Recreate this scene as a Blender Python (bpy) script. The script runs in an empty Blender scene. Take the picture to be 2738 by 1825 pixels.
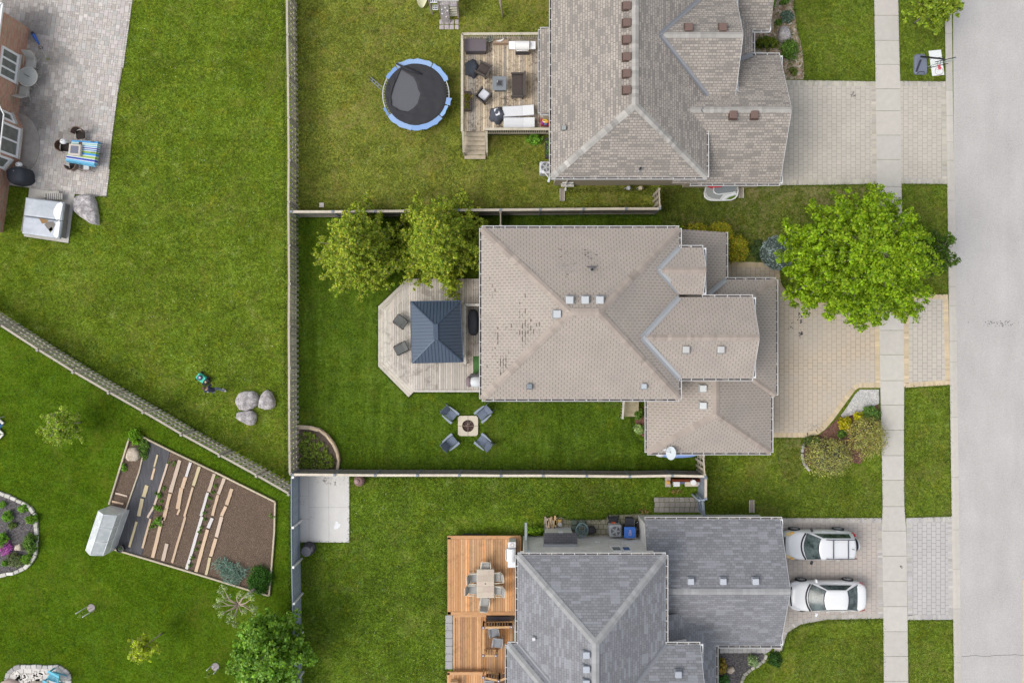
import bpy, math, random
import numpy as np
from mathutils import Vector, noise as mnoise
R_ = math.radians
sc = bpy.context.scene
COL = sc.collection
# ---------------- camera ----------------
H = 46.0           # drone height (m)
S = 44.0           # image pixels per metre at ground level
CX, CY = 1369.0, 912.5
cam = bpy.data.cameras.new('camera'); camo = bpy.data.objects.new('camera', cam); COL.objects.link(camo)
camo.location = (0, 0, H); cam.sensor_width = 36; cam.lens = 36 * S * H / 2738
cam.clip_end = 2000; cam.clip_start = 0.5
sc.camera = camo
# ---------------- world + sun ----------------
wd = bpy.data.worlds.new('World'); sc.world = wd; wd.use_nodes = True
nt = wd.node_tree; bg = nt.nodes['Background']
sky = nt.nodes.new('ShaderNodeTexSky'); sky.sky_type = 'NISHITA'; sky.sun_disc = False
SUN_EL, SUN_AZ = 52, 248     # elevation; compass azimuth (clockwise from north=+y)
sky.sun_elevation = R_(SUN_EL); sky.sun_rotation = R_(SUN_AZ); sky.air_density = 1.0; sky.dust_density = 3.0
hs = nt.nodes.new('ShaderNodeHueSaturation'); hs.inputs['Saturation'].default_value = 0.35
nt.links.new(sky.outputs[0], hs.inputs['Color']); nt.links.new(hs.outputs[0], bg.inputs[0])
bg.inputs[1].default_value = 0.15
sl = bpy.data.lights.new('sun', 'SUN'); sl.energy = 0.85; sl.angle = R_(32); sl.color = (1, 0.96, 0.9)
so = bpy.data.objects.new('sun', sl); COL.objects.link(so)
so.rotation_euler = (R_(90 - SUN_EL), 0, R_(180 - SUN_AZ))
sc.view_settings.view_transform = 'Standard'; sc.view_settings.look = 'None'
sc.view_settings.exposure = 0.56; sc.view_settings.gamma = 1
sc.render.engine = 'CYCLES'; sc.cycles.max_bounces = 6
RNG = np.random.default_rng(7); random.seed(7)

def W(px, py, z=0.0):
    k = S * H / (H - z)
    return Vector(((px - CX) / k, (CY - py) / k, z))
def XY(px, py, z=0.0):
    v = W(px, py, z); return (v.x, v.y)
# ---------------- materials ----------------
def srgb(r, g, b):
    f = lambda c: ((c/255)/12.92 if c/255 <= 0.04045 else (((c/255)+0.055)/1.055)**2.4)
    return (f(r), f(g), f(b))
class NT:
    def __init__(s, name):
        s.m = bpy.data.materials.new(name); s.m.use_nodes = True; s.t = s.m.node_tree
        s.b = s.t.nodes['Principled BSDF']; s.out = s.t.nodes['Material Output']
    def n(s, ty, **kw):
        o = s.t.nodes.new('ShaderNode' + ty)
        for k, v in kw.items():
            if k.startswith('i_'):
                o.inputs[k[2:].replace('_', ' ')].default_value = v
            else: setattr(o, k, v)
        return o
    def l(s, a, b): s.t.links.new(a, b)
    def coord(s, kind='UV', scale=(1,1,1), rot=0, loc=(0,0,0)):
        if kind == 'UV': c = s.n('UVMap').outputs[0]
        elif kind == 'W': c = s.n('NewGeometry').outputs['Position']
        else: c = s.n('TexCoord').outputs['Object']
        mp = s.n('Mapping'); mp.inputs['Scale'].default_value = scale; mp.inputs['Rotation'].default_value = (0,0,rot); mp.inputs['Location'].default_value = loc
        s.l(c, mp.inputs[0]); return mp.outputs[0]
    def noise(s, vec, scale, detail=4, rough=.6, dist=0):
        o = s.n('TexNoise'); s.l(vec, o.inputs['Vector']); o.inputs['Scale'].default_value = scale
        o.inputs['Detail'].default_value = detail; o.inputs['Roughness'].default_value = rough; o.inputs['Distortion'].default_value = dist
        return o.outputs['Fac']
    def ramp(s, fac, stops):
        r = s.n('ValToRGB'); s.l(fac, r.inputs[0]); e = r.color_ramp.elements
        while len(e) < len(stops): e.new(.5)
        for i, (p, c) in enumerate(stops):
            e[i].position = p; e[i].color = (*c, 1) if not isinstance(c, (int, float)) else (c, c, c, 1)
        return r.outputs[0]
    def mix(s, f, a, b, bt='MIX'):
        o = s.n('MixRGB', blend_type=bt)
        for i, v in ((0, f), (1, a), (2, b)):
            if isinstance(v, (int, float)): o.inputs[i].default_value = v if i == 0 else (v, v, v, 1)
            elif isinstance(v, tuple): o.inputs[i].default_value = (*v, 1)
            else: s.l(v, o.inputs[i])
        return o.outputs[0]
    def vcol(s):
        return s.n('Attribute', attribute_name='Col').outputs['Color']
    def fin(s, color, rough=.8, bump=None, bs=.3, bd=.02, metal=0, vc=True, spec=None):
        if vc: color = s.mix(1.0, color, s.vcol(), 'MULTIPLY')
        if isinstance(color, tuple): s.b.inputs['Base Color'].default_value = (*color, 1)
        else: s.l(color, s.b.inputs['Base Color'])
        if isinstance(rough, (int, float)): s.b.inputs['Roughness'].default_value = rough
        else: s.l(rough, s.b.inputs['Roughness'])
        s.b.inputs['Metallic'].default_value = metal
        if spec is not None: s.b.inputs['Specular IOR Level'].default_value = spec
        if bump is not None:
            bn = s.n('Bump'); bn.inputs['Strength'].default_value = bs; bn.inputs['Distance'].default_value = bd
            s.l(bump, bn.inputs['Height']); s.l(bn.outputs[0], s.b.inputs['Normal'])
        return s.m
_M = {}
def plain(name, c, rough=.7, var=.12, sc_=6, metal=0, spec=None, bump=.15):
    if name in _M: return _M[name]
    t = NT(name); v = t.coord('O'); n = t.noise(v, sc_, 5); n2 = t.noise(v, sc_*9, 3)
    f = t.mix(.4, n, n2)
    a = tuple(x*(1-var) for x in c); b = tuple(min(1, x*(1+var)) for x in c)
    m = t.fin(t.ramp(f, [(.3, a), (.7, b)]), rough, n2, bump, .01, metal, spec=spec)
    _M[name] = m; return m
def grass(name, base, dry, dryamt=.5, stripe=None, ns=1.0, seed=0, flecks=.5, con=1.0):
    """base: mean albedo of the lawn; noise at four sizes moves it darker / lighter / bluer / browner"""
    t = NT(name); v = t.coord('W', loc=(seed, seed*.7, 0))
    def madd(*terms):
        acc = None
        for s, g in terms:
            m_ = t.n('Math', operation='MULTIPLY_ADD'); t.l(s, m_.inputs[0]); m_.inputs[1].default_value = g
            if acc is None: m_.inputs[2].default_value = .5-.5*sum(x[1] for x in terms)
            else: t.l(acc, m_.inputs[2])
            acc = m_.outputs[0]
        return acc
    big = t.noise(v, .22*ns, 5, .6, .6); med = t.noise(v, 1.3*ns, 4, .65, .4); fine = t.noise(v, 6, 3, .7); vf = t.noise(v, 14, 2, .8)
    terms = [(big, .55*con), (med, .75*con), (fine, 1.25*con), (vf, 1.35*con)]
    if stripe:
        d, w, amt = stripe
        for rr in d:
            vs = t.coord('W', rot=rr, scale=(1, .07, 1)); terms.append((t.noise(vs, w, 3, .6), amt))
    f = madd(*terms)
    k = lambda m_: tuple(min(1, x*m_) for x in base)
    c = t.ramp(f, [(.12, k(.38)), (.38, k(.74)), (.52, base), (.68, k(1.38)), (.92, (base[0]*2.3, base[1]*1.95, base[2]*2.2+.02))])
    hb = t.noise(v, 2.1, 3, .7, .5); hc = t.noise(v, .8, 4, .7, .6)
    c = t.mix(t.ramp(madd((hb, 1.0), (vf, .5)), [(.56, 0), (.72, .5)]), c, t.mix(1, c, (.72, .98, 2.2), 'MULTIPLY'))
    c = t.mix(t.ramp(madd((hc, 1.0), (fine, .5)), [(.54, 0), (.74, .6)]), c, t.mix(1, c, (1.45, 1.02, .8), 'MULTIPLY'))
    dn = t.ramp(madd((t.noise(v, .4, 4, .7, 1.0), 1.1), (t.noise(v, 4, 4, .8), .9)), [(.50, 0), (.78, dryamt)])
    c = t.mix(dn, c, dry)
    if flecks:
        fl = t.ramp(t.mix(.5, t.noise(v, 17, 2, .9), t.noise(v, 1.1, 3, .8)), [(.585, 0), (.62, flecks)])
        c = t.mix(fl, c, (base[0]*2.6+.03, base[1]*2.1+.03, base[2]*3+.06))
    return t.fin(c, .95, t.mix(.5, fine, vf), 1.0, .08, spec=.0)
def _nm(s, a, k):
    m = s.n('Math', operation='MULTIPLY'); s.l(a, m.inputs[0]); m.inputs[1].default_value = k; return m.outputs[0]
NT.n_mul = _nm
def brickm(name, c1, c2, cm, bw, rh, ms=.012, bias=0, rot=0, coord='UV', var=.25, rough=.9, bs=.5, off=.5, sq=1, sqf=2, grime=None, smooth=.1, third=None, vs=1):
    t = NT(name); v = t.coord(coord, rot=rot, scale=(1,vs,1))
    b = t.n('TexBrick'); t.l(v, b.inputs['Vector']); b.offset = off; b.squash = sq; b.squash_frequency = sqf
    for k, x in (('Color1', c1), ('Color2', c2), ('Mortar', cm)): b.inputs[k].default_value = (*x, 1)
    for k, x in (('Scale', 1), ('Mortar Size', ms), ('Mortar Smooth', smooth), ('Bias', bias), ('Brick Width', bw), ('Row Height', rh)): b.inputs[k].default_value = x
    w = t.coord('W'); n1 = t.noise(w, .7, 5, .6); n2 = t.noise(w, 14, 4, .8)
    g = t.ramp(t.mix(.5, n1, n2), [(.3, 1-var), (.7, 1+var)])
    c = t.mix(1, b.outputs[0], g, 'MULTIPLY')
    if third:
        w3 = t.coord(coord, rot=rot, scale=(1/bw*.5, 1/rh, 1)); wn = t.n('TexWhiteNoise', noise_dimensions='2D')
        fl = t.n('VectorMath', operation='FLOOR'); t.l(w3, fl.inputs[0]); t.l(fl.outputs[0], wn.inputs['Vector'])
        c = t.mix(t.ramp(wn.outputs['Value'], [(third[0], 0), (third[0]+.02, third[2])]), c, third[1])
    if grime:
        gr = t.ramp(t.mix(.35, t.noise(w, grime[1], 5, .65, .8), n2), [(grime[2], 0), (grime[2]+.14, 1)])
        c = t.mix(t.n_mul(gr, grime[3]), c, grime[0])
    inv = t.n('Invert'); t.l(b.outputs['Fac'], inv.inputs['Color'])
    return t.fin(c, rough, t.mix(.3, inv.outputs[0], n2), bs, .012)
def leafmat(name, tr=.42, rough=.55):
    t = NT(name); c = t.vcol(); o = t.noise(t.coord('W'), 1.2, 3)
    c = t.mix(1, c, t.ramp(o, [(.3, .8), (.7, 1.2)]), 'MULTIPLY')
    t.l(c, t.b.inputs['Base Color']); t.b.inputs['Roughness'].default_value = rough; t.b.inputs['Specular IOR Level'].default_value = .25
    tb = t.n('BsdfTranslucent'); t.l(c, tb.inputs[0]); ms = t.n('MixShader'); ms.inputs[0].default_value = tr
    t.l(t.b.outputs[0], ms.inputs[1]); t.l(tb.outputs[0], ms.inputs[2]); t.l(ms.outputs[0], t.out.inputs['Surface'])
    return t.m
def glassm(name, c, rough=.08):
    t = NT(name); n = t.noise(t.coord('O'), 3, 3)
    return t.fin(t.ramp(n, [(.35, tuple(x*.7 for x in c)), (.65, c)]), rough, vc=False, spec=.8)
# ---------------- mesh builder ----------------
_ORG = {}
def _link(o, parent):
    COL.objects.link(o)
    if parent is not None:
        o.parent = parent; po = _ORG[parent.name]; o.location = -po; _ORG[o.name] = Vector((0,0,0))
        if po.length == 0: o.location = (0,0,0)
class MB:
    def __init__(s, rot=0.0):
        s.v = []; s.f = []; s.c = []; s.col = (1,1,1); s.rot = rot; s.sm = []; s.smooth = False; s.uvr = []
    def face(s, pts):
        n = len(s.v); s.v.extend([tuple(p) for p in pts]); s.f.append(tuple(range(n, n+len(pts)))); s.c.append(s.col); s.sm.append(s.smooth); s.uvr.append(s.rot)
    def add(s, vs, fs):
        n = len(s.v); s.v.extend([tuple(p) for p in vs])
        for f in fs: s.f.append(tuple(n+i for i in f)); s.c.append(s.col); s.sm.append(s.smooth); s.uvr.append(s.rot)
    def prism(s, poly, z0, z1, bottom=False):
        a = sum(poly[i][0]*poly[(i+1)%len(poly)][1]-poly[(i+1)%len(poly)][0]*poly[i][1] for i in range(len(poly)))
        if a < 0: poly = poly[::-1]
        n = len(poly); vs = [(p[0], p[1], z0) for p in poly] + [(p[0], p[1], z1) for p in poly]
        fs = [tuple(range(n, 2*n))] + [(i, (i+1)%n, n+(i+1)%n, n+i) for i in range(n)]
        if bottom: fs.append(tuple(range(n-1, -1, -1)))
        s.add(vs, fs)
    def box(s, c, d, rz=0.0, tilt=None):
        hx, hy, hz = d[0]/2, d[1]/2, d[2]/2; ca, sa = math.cos(rz), math.sin(rz); vs = []
        for z in (-hz, hz):
            for x, y in ((-hx,-hy),(hx,-hy),(hx,hy),(-hx,hy)):
                X, Y, Z = x, y, z
                if tilt:  # rotate about local x axis
                    Y, Z = y*math.cos(tilt)-z*math.sin(tilt), y*math.sin(tilt)+z*math.cos(tilt)
                vs.append((c[0]+X*ca-Y*sa, c[1]+X*sa+Y*ca, c[2]+Z))
        r0 = s.rot; s.rot = rz if rz else r0
        s.add(vs, [(3,2,1,0),(4,5,6,7),(0,1,5,4),(1,2,6,5),(2,3,7,6),(3,0,4,7)]); s.rot = r0
    def rbox(s, c, d, r=.03, rz=0.0, seg=3):   # rounded-corner plan box with a chamfered top
        hx, hy = d[0]/2, d[1]/2; r = min(r, hx*.99, hy*.99); pl = []
        for cx, cy, a0 in ((hx-r, hy-r, 0), (-hx+r, hy-r, 90), (-hx+r, -hy+r, 180), (hx-r, -hy+r, 270)):
            for k in range(seg+1):
                a = R_(a0 + 90*k/seg); pl.append((cx+r*math.cos(a), cy+r*math.sin(a)))
        ch = min(r*.6, d[2]*.3); n = len(pl); vs = []; ca, sa = math.cos(rz), math.sin(rz)
        for z, k in ((-d[2]/2, 0), (d[2]/2-ch, 0), (d[2]/2, ch)):
            for x, y in pl:
                x2 = x*(1-k/hx); y2 = y*(1-k/hy); vs.append((c[0]+x2*ca-y2*sa, c[1]+x2*sa+y2*ca, c[2]+z))
        fs = [tuple(range(2*n, 3*n)), tuple(range(n-1, -1, -1))]
        for L in (0, 1): fs += [(L*n+i, L*n+(i+1)%n, (L+1)*n+(i+1)%n, (L+1)*n+i) for i in range(n)]
        s.add(vs, fs)
    def beam(s, p0, p1, w, h):
        p0, p1 = Vector(p0), Vector(p1); d = (p1-p0); L = d.length
        if L < 1e-6: return
        d /= L; up = Vector((0,0,1))
        if abs(d.z) > .98: up = Vector((1,0,0))
        sd = d.cross(up).normalized(); u = sd.cross(d).normalized(); vs = []
        for p in (p0, p1):
            for a, b in ((-1,-1),(1,-1),(1,1),(-1,1)): vs.append(p + sd*(a*w/2) + u*(b*h/2))
        s.add(vs, [(0,1,2,3)[::-1],(4,5,6,7),(0,1,5,4),(1,2,6,5),(2,3,7,6),(3,0,4,7)][0:6])
    def tube(s, pts, r, n=6, cap=True, closed=False):
        pts = [Vector(p) for p in pts]; m = len(pts); rs = r if isinstance(r, (list, tuple)) else [r]*m
        vs = []; prev = None
        for i, p in enumerate(pts):
            a = pts[(i-1) % m] if (closed or i > 0) else p; b = pts[(i+1) % m] if (closed or i < m-1) else p
            d = (b-a).normalized() if (b-a).length > 1e-9 else Vector((0,0,1))
            ref = prev if prev is not None else (Vector((0,0,1)) if abs(d.z) < .9 else Vector((1,0,0)))
            sd = d.cross(ref)
            if sd.length < 1e-4: sd = d.cross(Vector((0,1,0)))
            sd.normalize(); u = sd.cross(d).normalized(); prev = u
            for k in range(n):
                t = 2*math.pi*k/n; vs.append(p + (sd*math.cos(t)+u*math.sin(t))*rs[i])
        fs = []
        for i in range(m if closed else m-1):
            j = (i+1) % m
            for k in range(n): fs.append((i*n+k, i*n+(k+1)%n, j*n+(k+1)%n, j*n+k))
        if cap and not closed: fs += [tuple(range(n-1,-1,-1)), tuple(range((m-1)*n, m*n))]
        sm = s.smooth; s.smooth = True; s.add(vs, fs); s.smooth = sm
    def lathe(s, c, prof, n=20, sx=1, sy=1):
        vs = []; m = len(prof)
        for r, z in prof:
            for k in range(n):
                t = 2*math.pi*k/n; vs.append((c[0]+r*sx*math.cos(t), c[1]+r*sy*math.sin(t), c[2]+z))
        fs = [(i*n+k, i*n+(k+1)%n, (i+1)*n+(k+1)%n, (i+1)*n+k) for i in range(m-1) for k in range(n)]
        fs += [tuple(range((m-1)*n, m*n)), tuple(range(n-1,-1,-1))]
        s.add(vs, fs)
    def blob(s, c, r, amp=.12, nf=1.5, seed=0, nu=20, nv=12, flat=-.4, power=1.0):
        vs = []; fs = []
        for i in range(nv+1):
            ph = math.pi*i/nv
            for j in range(nu):
                th = 2*math.pi*j/nu
                d = Vector((math.sin(ph)*math.cos(th), math.sin(ph)*math.sin(th), math.cos(ph)))
                k = 1+amp*mnoise.noise(d*nf+Vector((seed*7.3, seed*1.7, seed)))+amp*.5*mnoise.noise(d*nf*3+Vector((seed, 0, seed)))
                z = max(flat, d.z**1 if d.z > 0 else d.z)
                q = math.sqrt(max(1e-6, d.x**2+d.y**2)); q2 = q**power
                vs.append((c[0]+d.x/q*q2*r[0]*k, c[1]+d.y/q*q2*r[1]*k, c[2]+z*r[2]*k))
        for i in range(nv):
            for j in range(nu): fs.append((i*nu+j, (i+1)*nu+j, (i+1)*nu+(j+1)%nu, i*nu+(j+1)%nu))
        sm = s.smooth; s.smooth = True; s.add(vs, fs); s.smooth = sm
    def ob(s, name, mat, parent=None, bevel=0, **kw):
        me = bpy.data.meshes.new(name); v = np.array(s.v, dtype=np.float64)
        off = Vector((0,0,0))
        if parent is None and kw.get('center', True):
            mn, mx = v.min(0), v.max(0); off = Vector(((mn[0]+mx[0])/2, (mn[1]+mx[1])/2, mn[2])); 
        me.from_pydata([(a[0]-off.x, a[1]-off.y, a[2]-off.z) for a in s.v], [], s.f)
        uv = me.uv_layers.new(name='UVMap'); ua = np.zeros((len(me.loops), 2), dtype=np.float32); ca = np.ones((len(me.loops), 4), dtype=np.float32)
        for p, c, rr in zip(me.polygons, s.c, s.uvr):
            n = p.normal
            if abs(n.z) > .985: ux, uy = Vector((math.cos(rr), math.sin(rr), 0)), Vector((-math.sin(rr), math.cos(rr), 0))
            else:
                ux = Vector((0,0,1)).cross(n).normalized(); uy = n.cross(ux).normalized()
            for li in p.loop_indices:
                q = Vector(s.v[me.loops[li].vertex_index]); ua[li] = (q.dot(ux), q.dot(uy)); ca[li, :3] = c
        uv.data.foreach_set('uv', ua.ravel())
        at = me.attributes.new('Col', 'FLOAT_COLOR', 'CORNER'); at.data.foreach_set('color', ca.ravel())
        me.polygons.foreach_set('use_smooth', s.sm)
        me.materials.append(mat); o = bpy.data.objects.new(name, me)
        if parent is None:
            COL.objects.link(o); o.location = off; _ORG[o.name] = off
        else: _link(o, parent)
        if bevel:
            b = o.modifiers.new('bevel', 'BEVEL'); b.width = bevel; b.segments = 2; b.limit_method = 'ANGLE'
        tagkw(o, kw); return o
def tagkw(o, kw):
    for k in ('label', 'category', 'group', 'kind'):
        if kw.get(k): o[k] = kw[k]
def T(name, label, cat, loc=(0,0,0), group=None):
    o = bpy.data.objects.new(name, None); COL.objects.link(o); o.location = loc; o.empty_display_size = .2
    _ORG[o.name] = Vector(loc); tagkw(o, dict(label=label, category=cat, group=group)); return o
def copy_tree(o, parent=None):
    c = o.copy(); COL.objects.link(c)
    if parent is not None: c.parent = parent
    for ch in list(o.children): copy_tree(ch, c)
    return c
def place(o, px, py, z=0, rz=0, pz=None, label=None, first=False, scale=1):
    c = o if first else copy_tree(o)
    v = W(px, py, z if pz is None else pz); c.location = (v.x, v.y, z); c.rotation_euler = (0, 0, R_(rz))
    if scale != 1: c.scale = (scale,)*3
    if label: c['label'] = label
    return c
def leafmesh(name, mat, parent, V, C, **kw):
    n, k = V.shape[:2]; me = bpy.data.meshes.new(name)
    off = np.zeros(3)
    if parent is None:
        mn, mx = V.reshape(-1,3).min(0), V.reshape(-1,3).max(0); off = np.array([(mn[0]+mx[0])/2, (mn[1]+mx[1])/2, mn[2]])
    me.vertices.add(n*k); me.vertices.foreach_set('co', (V-off).astype(np.float32).ravel())
    me.loops.add(n*k); me.loops.foreach_set('vertex_index', np.arange(n*k, dtype=np.int32))
    me.polygons.add(n); me.polygons.foreach_set('loop_start', np.arange(0, n*k, k, dtype=np.int32)); me.polygons.foreach_set('loop_total', np.full(n, k, dtype=np.int32))
    me.update(calc_edges=True)
    at = me.attributes.new('Col', 'FLOAT_COLOR', 'CORNER'); c4 = np.ones((n, k, 4), dtype=np.float32); c4[:, :, :3] = C[:, None, :]
    at.data.foreach_set('color', c4.ravel()); me.materials.append(mat)
    o = bpy.data.objects.new(name, me)
    if parent is None: COL.objects.link(o); o.location = off; _ORG[o.name] = Vector(off)
    else: _link(o, parent)
    tagkw(o, kw); return o
def leafquads(P, N, size, rng):
    """rhombic leaves at P with normals N"""
    n = len(P); N = N/np.linalg.norm(N, axis=1, keepdims=True)
    a = rng.normal(size=(n, 3)); a -= (a*N).sum(1, keepdims=True)*N; a /= np.linalg.norm(a, axis=1, keepdims=True); b = np.cross(N, a)
    s = size*(.6+.8*rng.random((n, 1)))
    return np.stack([P-a*s*.5, P-b*s*.36+a*s*.05-N*s*.08, P+a*s*.5, P+b*s*.36+a*s*.05-N*s*.08], axis=1)
def pickcol(cols, n, rng, jit=.15):
    c = np.array(cols)[rng.integers(0, len(cols), n)]; return c*(1+jit*rng.normal(size=(n, 1)))*(1+.05*rng.normal(size=(n, 3)))
# ---------------- shared materials ----------------
WHITE = (.78,.78,.77)
m_white = plain('white_metal', (.74,.74,.73), .45, .04)
m_wood_grey = plain('weathered_wood', (.40,.36,.29), .9, .22, 5, bump=.4)
m_wood_fence = plain('fence_wood', (.36,.33,.285), .9, .22, 4, bump=.4)
m_cedar = plain('stained_cedar', (.46,.235,.10), .7, .18, 5, bump=.3)
m_bluegrey = plain('blue_grey_paint', (.21,.245,.29), .7, .12, 4)
m_conc = plain('concrete', (.495,.470,.432), .95, .09, 3, bump=.3)
m_conc2 = plain('old_concrete', (.47,.45,.41), .95, .16, 2, bump=.3)
m_black = plain('black_fabric', (.030,.031,.035), .85, .25, 5, bump=.3)
m_blackplastic = plain('black_plastic', (.025,.025,.028), .5, .2)
m_wicker = plain('dark_wicker', (.075,.062,.055), .8, .4, 20, bump=.6)
m_dmetal = plain('dark_metal', (.05,.05,.055), .4, .2, metal=.6)
m_steel = plain('steel', (.5,.5,.5), .3, .1, metal=.9)
m_greyfab = plain('grey_sling', (.30,.31,.31), .9, .12, 9)
m_col = plain('tinted_plastic', (1,1,1), .5, .04)          # colour comes from the mesh
m_colm = plain('tinted_matte', (1,1,1), .9, .10, 7)
m_soil = plain('soil', (.10,.075,.06), 1, .45, 8, bump=1)
m_bark = plain('bark', (.22,.19,.16), .95, .3, 8, bump=.6)
m_glass = glassm('window_glass', (.10,.12,.12))
m_leaf = leafmat('leaves'); m_leafd = leafmat('needles', .15, .7)
def stonemat(name, a, b, c2):
    t = NT(name); v = t.coord('O'); n = t.noise(v, 3, 6, .75); f = t.noise(v, 22, 4, .8)
    return t.fin(t.ramp(t.mix(.5, n, f), [(.42, a), (.5, b), (.59, c2)]), .9, t.mix(.5, n, f), .8, .04)
m_rock = stonemat('granite', (.17,.155,.155), (.40,.37,.365), (.66,.62,.61))
m_rock2 = stonemat('tan_rock', (.33,.26,.19), (.50,.42,.33), (.62,.55,.46))
def speckle(name, cols, scale, rough=1):
    t = NT(name); v = t.coord('W'); vo = t.n('TexVoronoi'); t.l(v, vo.inputs['Vector']); vo.inputs['Scale'].default_value = scale
    sp = t.n('SeparateColor'); t.l(vo.outputs['Color'], sp.inputs[0]); k = len(cols)
    f = t.mix(.25, sp.outputs[0], t.noise(v, 2, 4, .7))
    c = t.ramp(f, [(.1+.8*i/(k-1), x) for i, x in enumerate(cols)])
    return t.fin(c, rough, vo.outputs['Distance'], 1, .03)
m_mulch = speckle('dark_mulch', [(.04,.036,.038),(.10,.09,.092),(.16,.145,.145),(.05,.045,.045)], 16)
m_mulchr = speckle('red_mulch', [(.10,.045,.03),(.20,.10,.07),(.15,.075,.055),(.07,.035,.028)], 18)
m_mulcht = speckle('bark_mulch', [(.22,.13,.09),(.38,.28,.20),(.14,.13,.05),(.50,.44,.36),(.26,.17,.11)], 9)
m_gravel = speckle('pale_gravel', [(.30,.29,.27),(.56,.55,.52),(.42,.40,.38),(.66,.65,.62)], 16)
m_soilb = speckle('garden_soil', [(.10,.066,.046),(.145,.10,.072),(.12,.082,.058),(.11,.075,.052),(.19,.14,.10)], 16)
# asphalt
def asphalt():
    t = NT('asphalt'); v = t.coord('W'); n = t.noise(v, 13, 3, .9); b = t.noise(v, .35, 4, .6); sp = t.noise(v, 21, 2, .9); md = t.noise(t.coord('W', scale=(1,.25,1)), .9, 4, .6)
    c = t.ramp(t.mix(.6, t.mix(.5, b, md), n), [(.34, (.33,.315,.30)), (.66, (.53,.51,.49))])
    c = t.mix(t.ramp(sp, [(.60, 0), (.72, .45)]), c, (.17,.165,.165))
    return t.fin(c, .95, n, .5, .01)
m_asph = asphalt()
# shingles
m_shA = brickm('tan_laminate_shingle', (.385,.345,.30), (.31,.277,.243), (.20,.178,.158), .24, .145, .02, .1, var=.16, off=.37, third=(.70, (.175,.16,.145), .6))
m_shB = brickm('taupe_tab_shingle', (.372,.318,.280), (.352,.312,.262), (.20,.17,.15), .31, .145*7, .018, .0, vs=7, smooth=.0, var=.12, grime=((.26,.235,.22), .6, .50, .45))
m_shC = brickm('grey_laminate_shingle', (.235,.238,.25), (.18,.182,.195), (.13,.132,.143), .26, .145, .011, .0, var=.15, off=.42, third=(.78, (.30,.305,.33), .5))
m_shD = brickm('charcoal_shingle', (.13,.125,.135), (.10,.098,.105), (.06,.06,.065), .30, .145, .012)
m_shW = brickm('brown_roof_shingle', (.07,.07,.075), (.05,.05,.055), (.03,.03,.03), .30, .145, .012)
m_brickR = brickm('red_brick', (.46,.15,.10), (.60,.32,.20), (.46,.38,.31), .21, .07, .011, -.1, var=.2, third=(.75, (.42,.33,.24), .8))
m_brickT = brickm('tan_brick', (.42,.35,.26), (.37,.30,.22), (.44,.40,.33), .21, .07, .011, var=.12)
m_stoneC = brickm('grey_stone_veneer', (.80,.77,.72), (.62,.60,.57), (.74,.73,.70), .35, .10, .012, var=.14)
PV = dict(off=.5, rot=math.pi/2)
m_pvA = brickm('driveway_paver_grey', (.49,.45,.39), (.455,.42,.365), (.30,.27,.22), .33, .29, .011, var=.13, **PV)
m_pvB = brickm('driveway_paver_tan', (.51,.42,.315), (.47,.395,.305), (.27,.21,.15), .37, .29, .012, var=.09, grime=((.46,.42,.37), .3, .46, .5), **PV)
m_pvB2 = brickm('apron_paver_grey', (.50,.45,.385), (.46,.42,.365), (.27,.25,.21), .37, .29, .012, var=.08, **PV)
m_pvC = brickm('driveway_paver_brown', (.44,.385,.34), (.40,.36,.325), (.27,.235,.205), .36, .28, .011, var=.10, **PV)
m_pvC2 = brickm('apron_paver_silver', (.46,.44,.425), (.43,.41,.40), (.25,.23,.21), .36, .28, .013, var=.08, **PV)
# ---------------- lawns and ground ----------------
gA = grass('lawn_a', (.142,.168,.024), (.25,.21,.07), .75, None, 1.0, 3, .3)
gL = grass('lawn_l', (.100,.150,.012), (.19,.175,.045), .42, None, 1.3, 11, .7)
gBL = grass('lawn_bl', (.062,.114,.006), (.13,.14,.02), .42, None, 1.0, 23, .15, .8)
gB = grass('lawn_b', (.068,.116,.009), (.14,.16,.03), .42, ((0,R_(90)), 2.6, .38), 1.2, 31, .3, .85)
gC = grass('lawn_c', (.088,.142,.011), (.17,.165,.05), .40, None, 1.1, 47, .6, 1.05)
gF = grass('lawn_f', (.100,.144,.014), (.19,.17,.05), .55, None, 1.4, 59, .35)
def struct(name, m, mat, kind='structure', **kw): return m.ob(name, mat, kind=kind, **kw)
m = MB(); m.face([(-300,-300,-.05),(300,-300,-.05),(300,300,-.05),(-300,300,-.05)]); struct('ground', m, gF)
def sheet(name, pts, z, mat, rot=0, kind='structure', **kw):
    m = MB(rot); m.prism([XY(*p) for p in pts], z-.04, z); return struct(name, m, mat, kind=kind, **kw)
sheet('lawn', [(-900,-700),(782,-700),(782,1298),(0,846),(-900,330)], 0, gL)
sheet('lawn', [(-900,330),(0,846),(782,1298),(782,2600),(-900,2600)], 0, gBL)
sheet('lawn', [(782,-700),(1765,-700),(1765,574),(782,574)], 0, gA)
sheet('lawn', [(782,574),(1765,574),(1885,574),(1885,1258),(782,1258)], 0, gB)
sheet('lawn', [(782,1258),(1885,1258),(1885,2600),(782,2600)], 0, gC)
sheet('lawn', [(1765,-700),(2545,-700),(2560,2600),(1885,2600),(1885,574),(1765,574)], 0, gF)
gD = grass('lawn_dry', (.092,.118,.018), (.26,.22,.10), .95, None, 1.8, 71, .2)
sheet('lawn', [(1768,500),(2345,497),(2348,560),(2348,699),(2110,690),(2085,699),(1950,698),(1930,640),(1885,604),(1768,600)], .004, gD)
sheet('lawn', [(2070,1172),(2140,1172),(2150,1250),(2120,1300),(2085,1260)], .004, gD)
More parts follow.
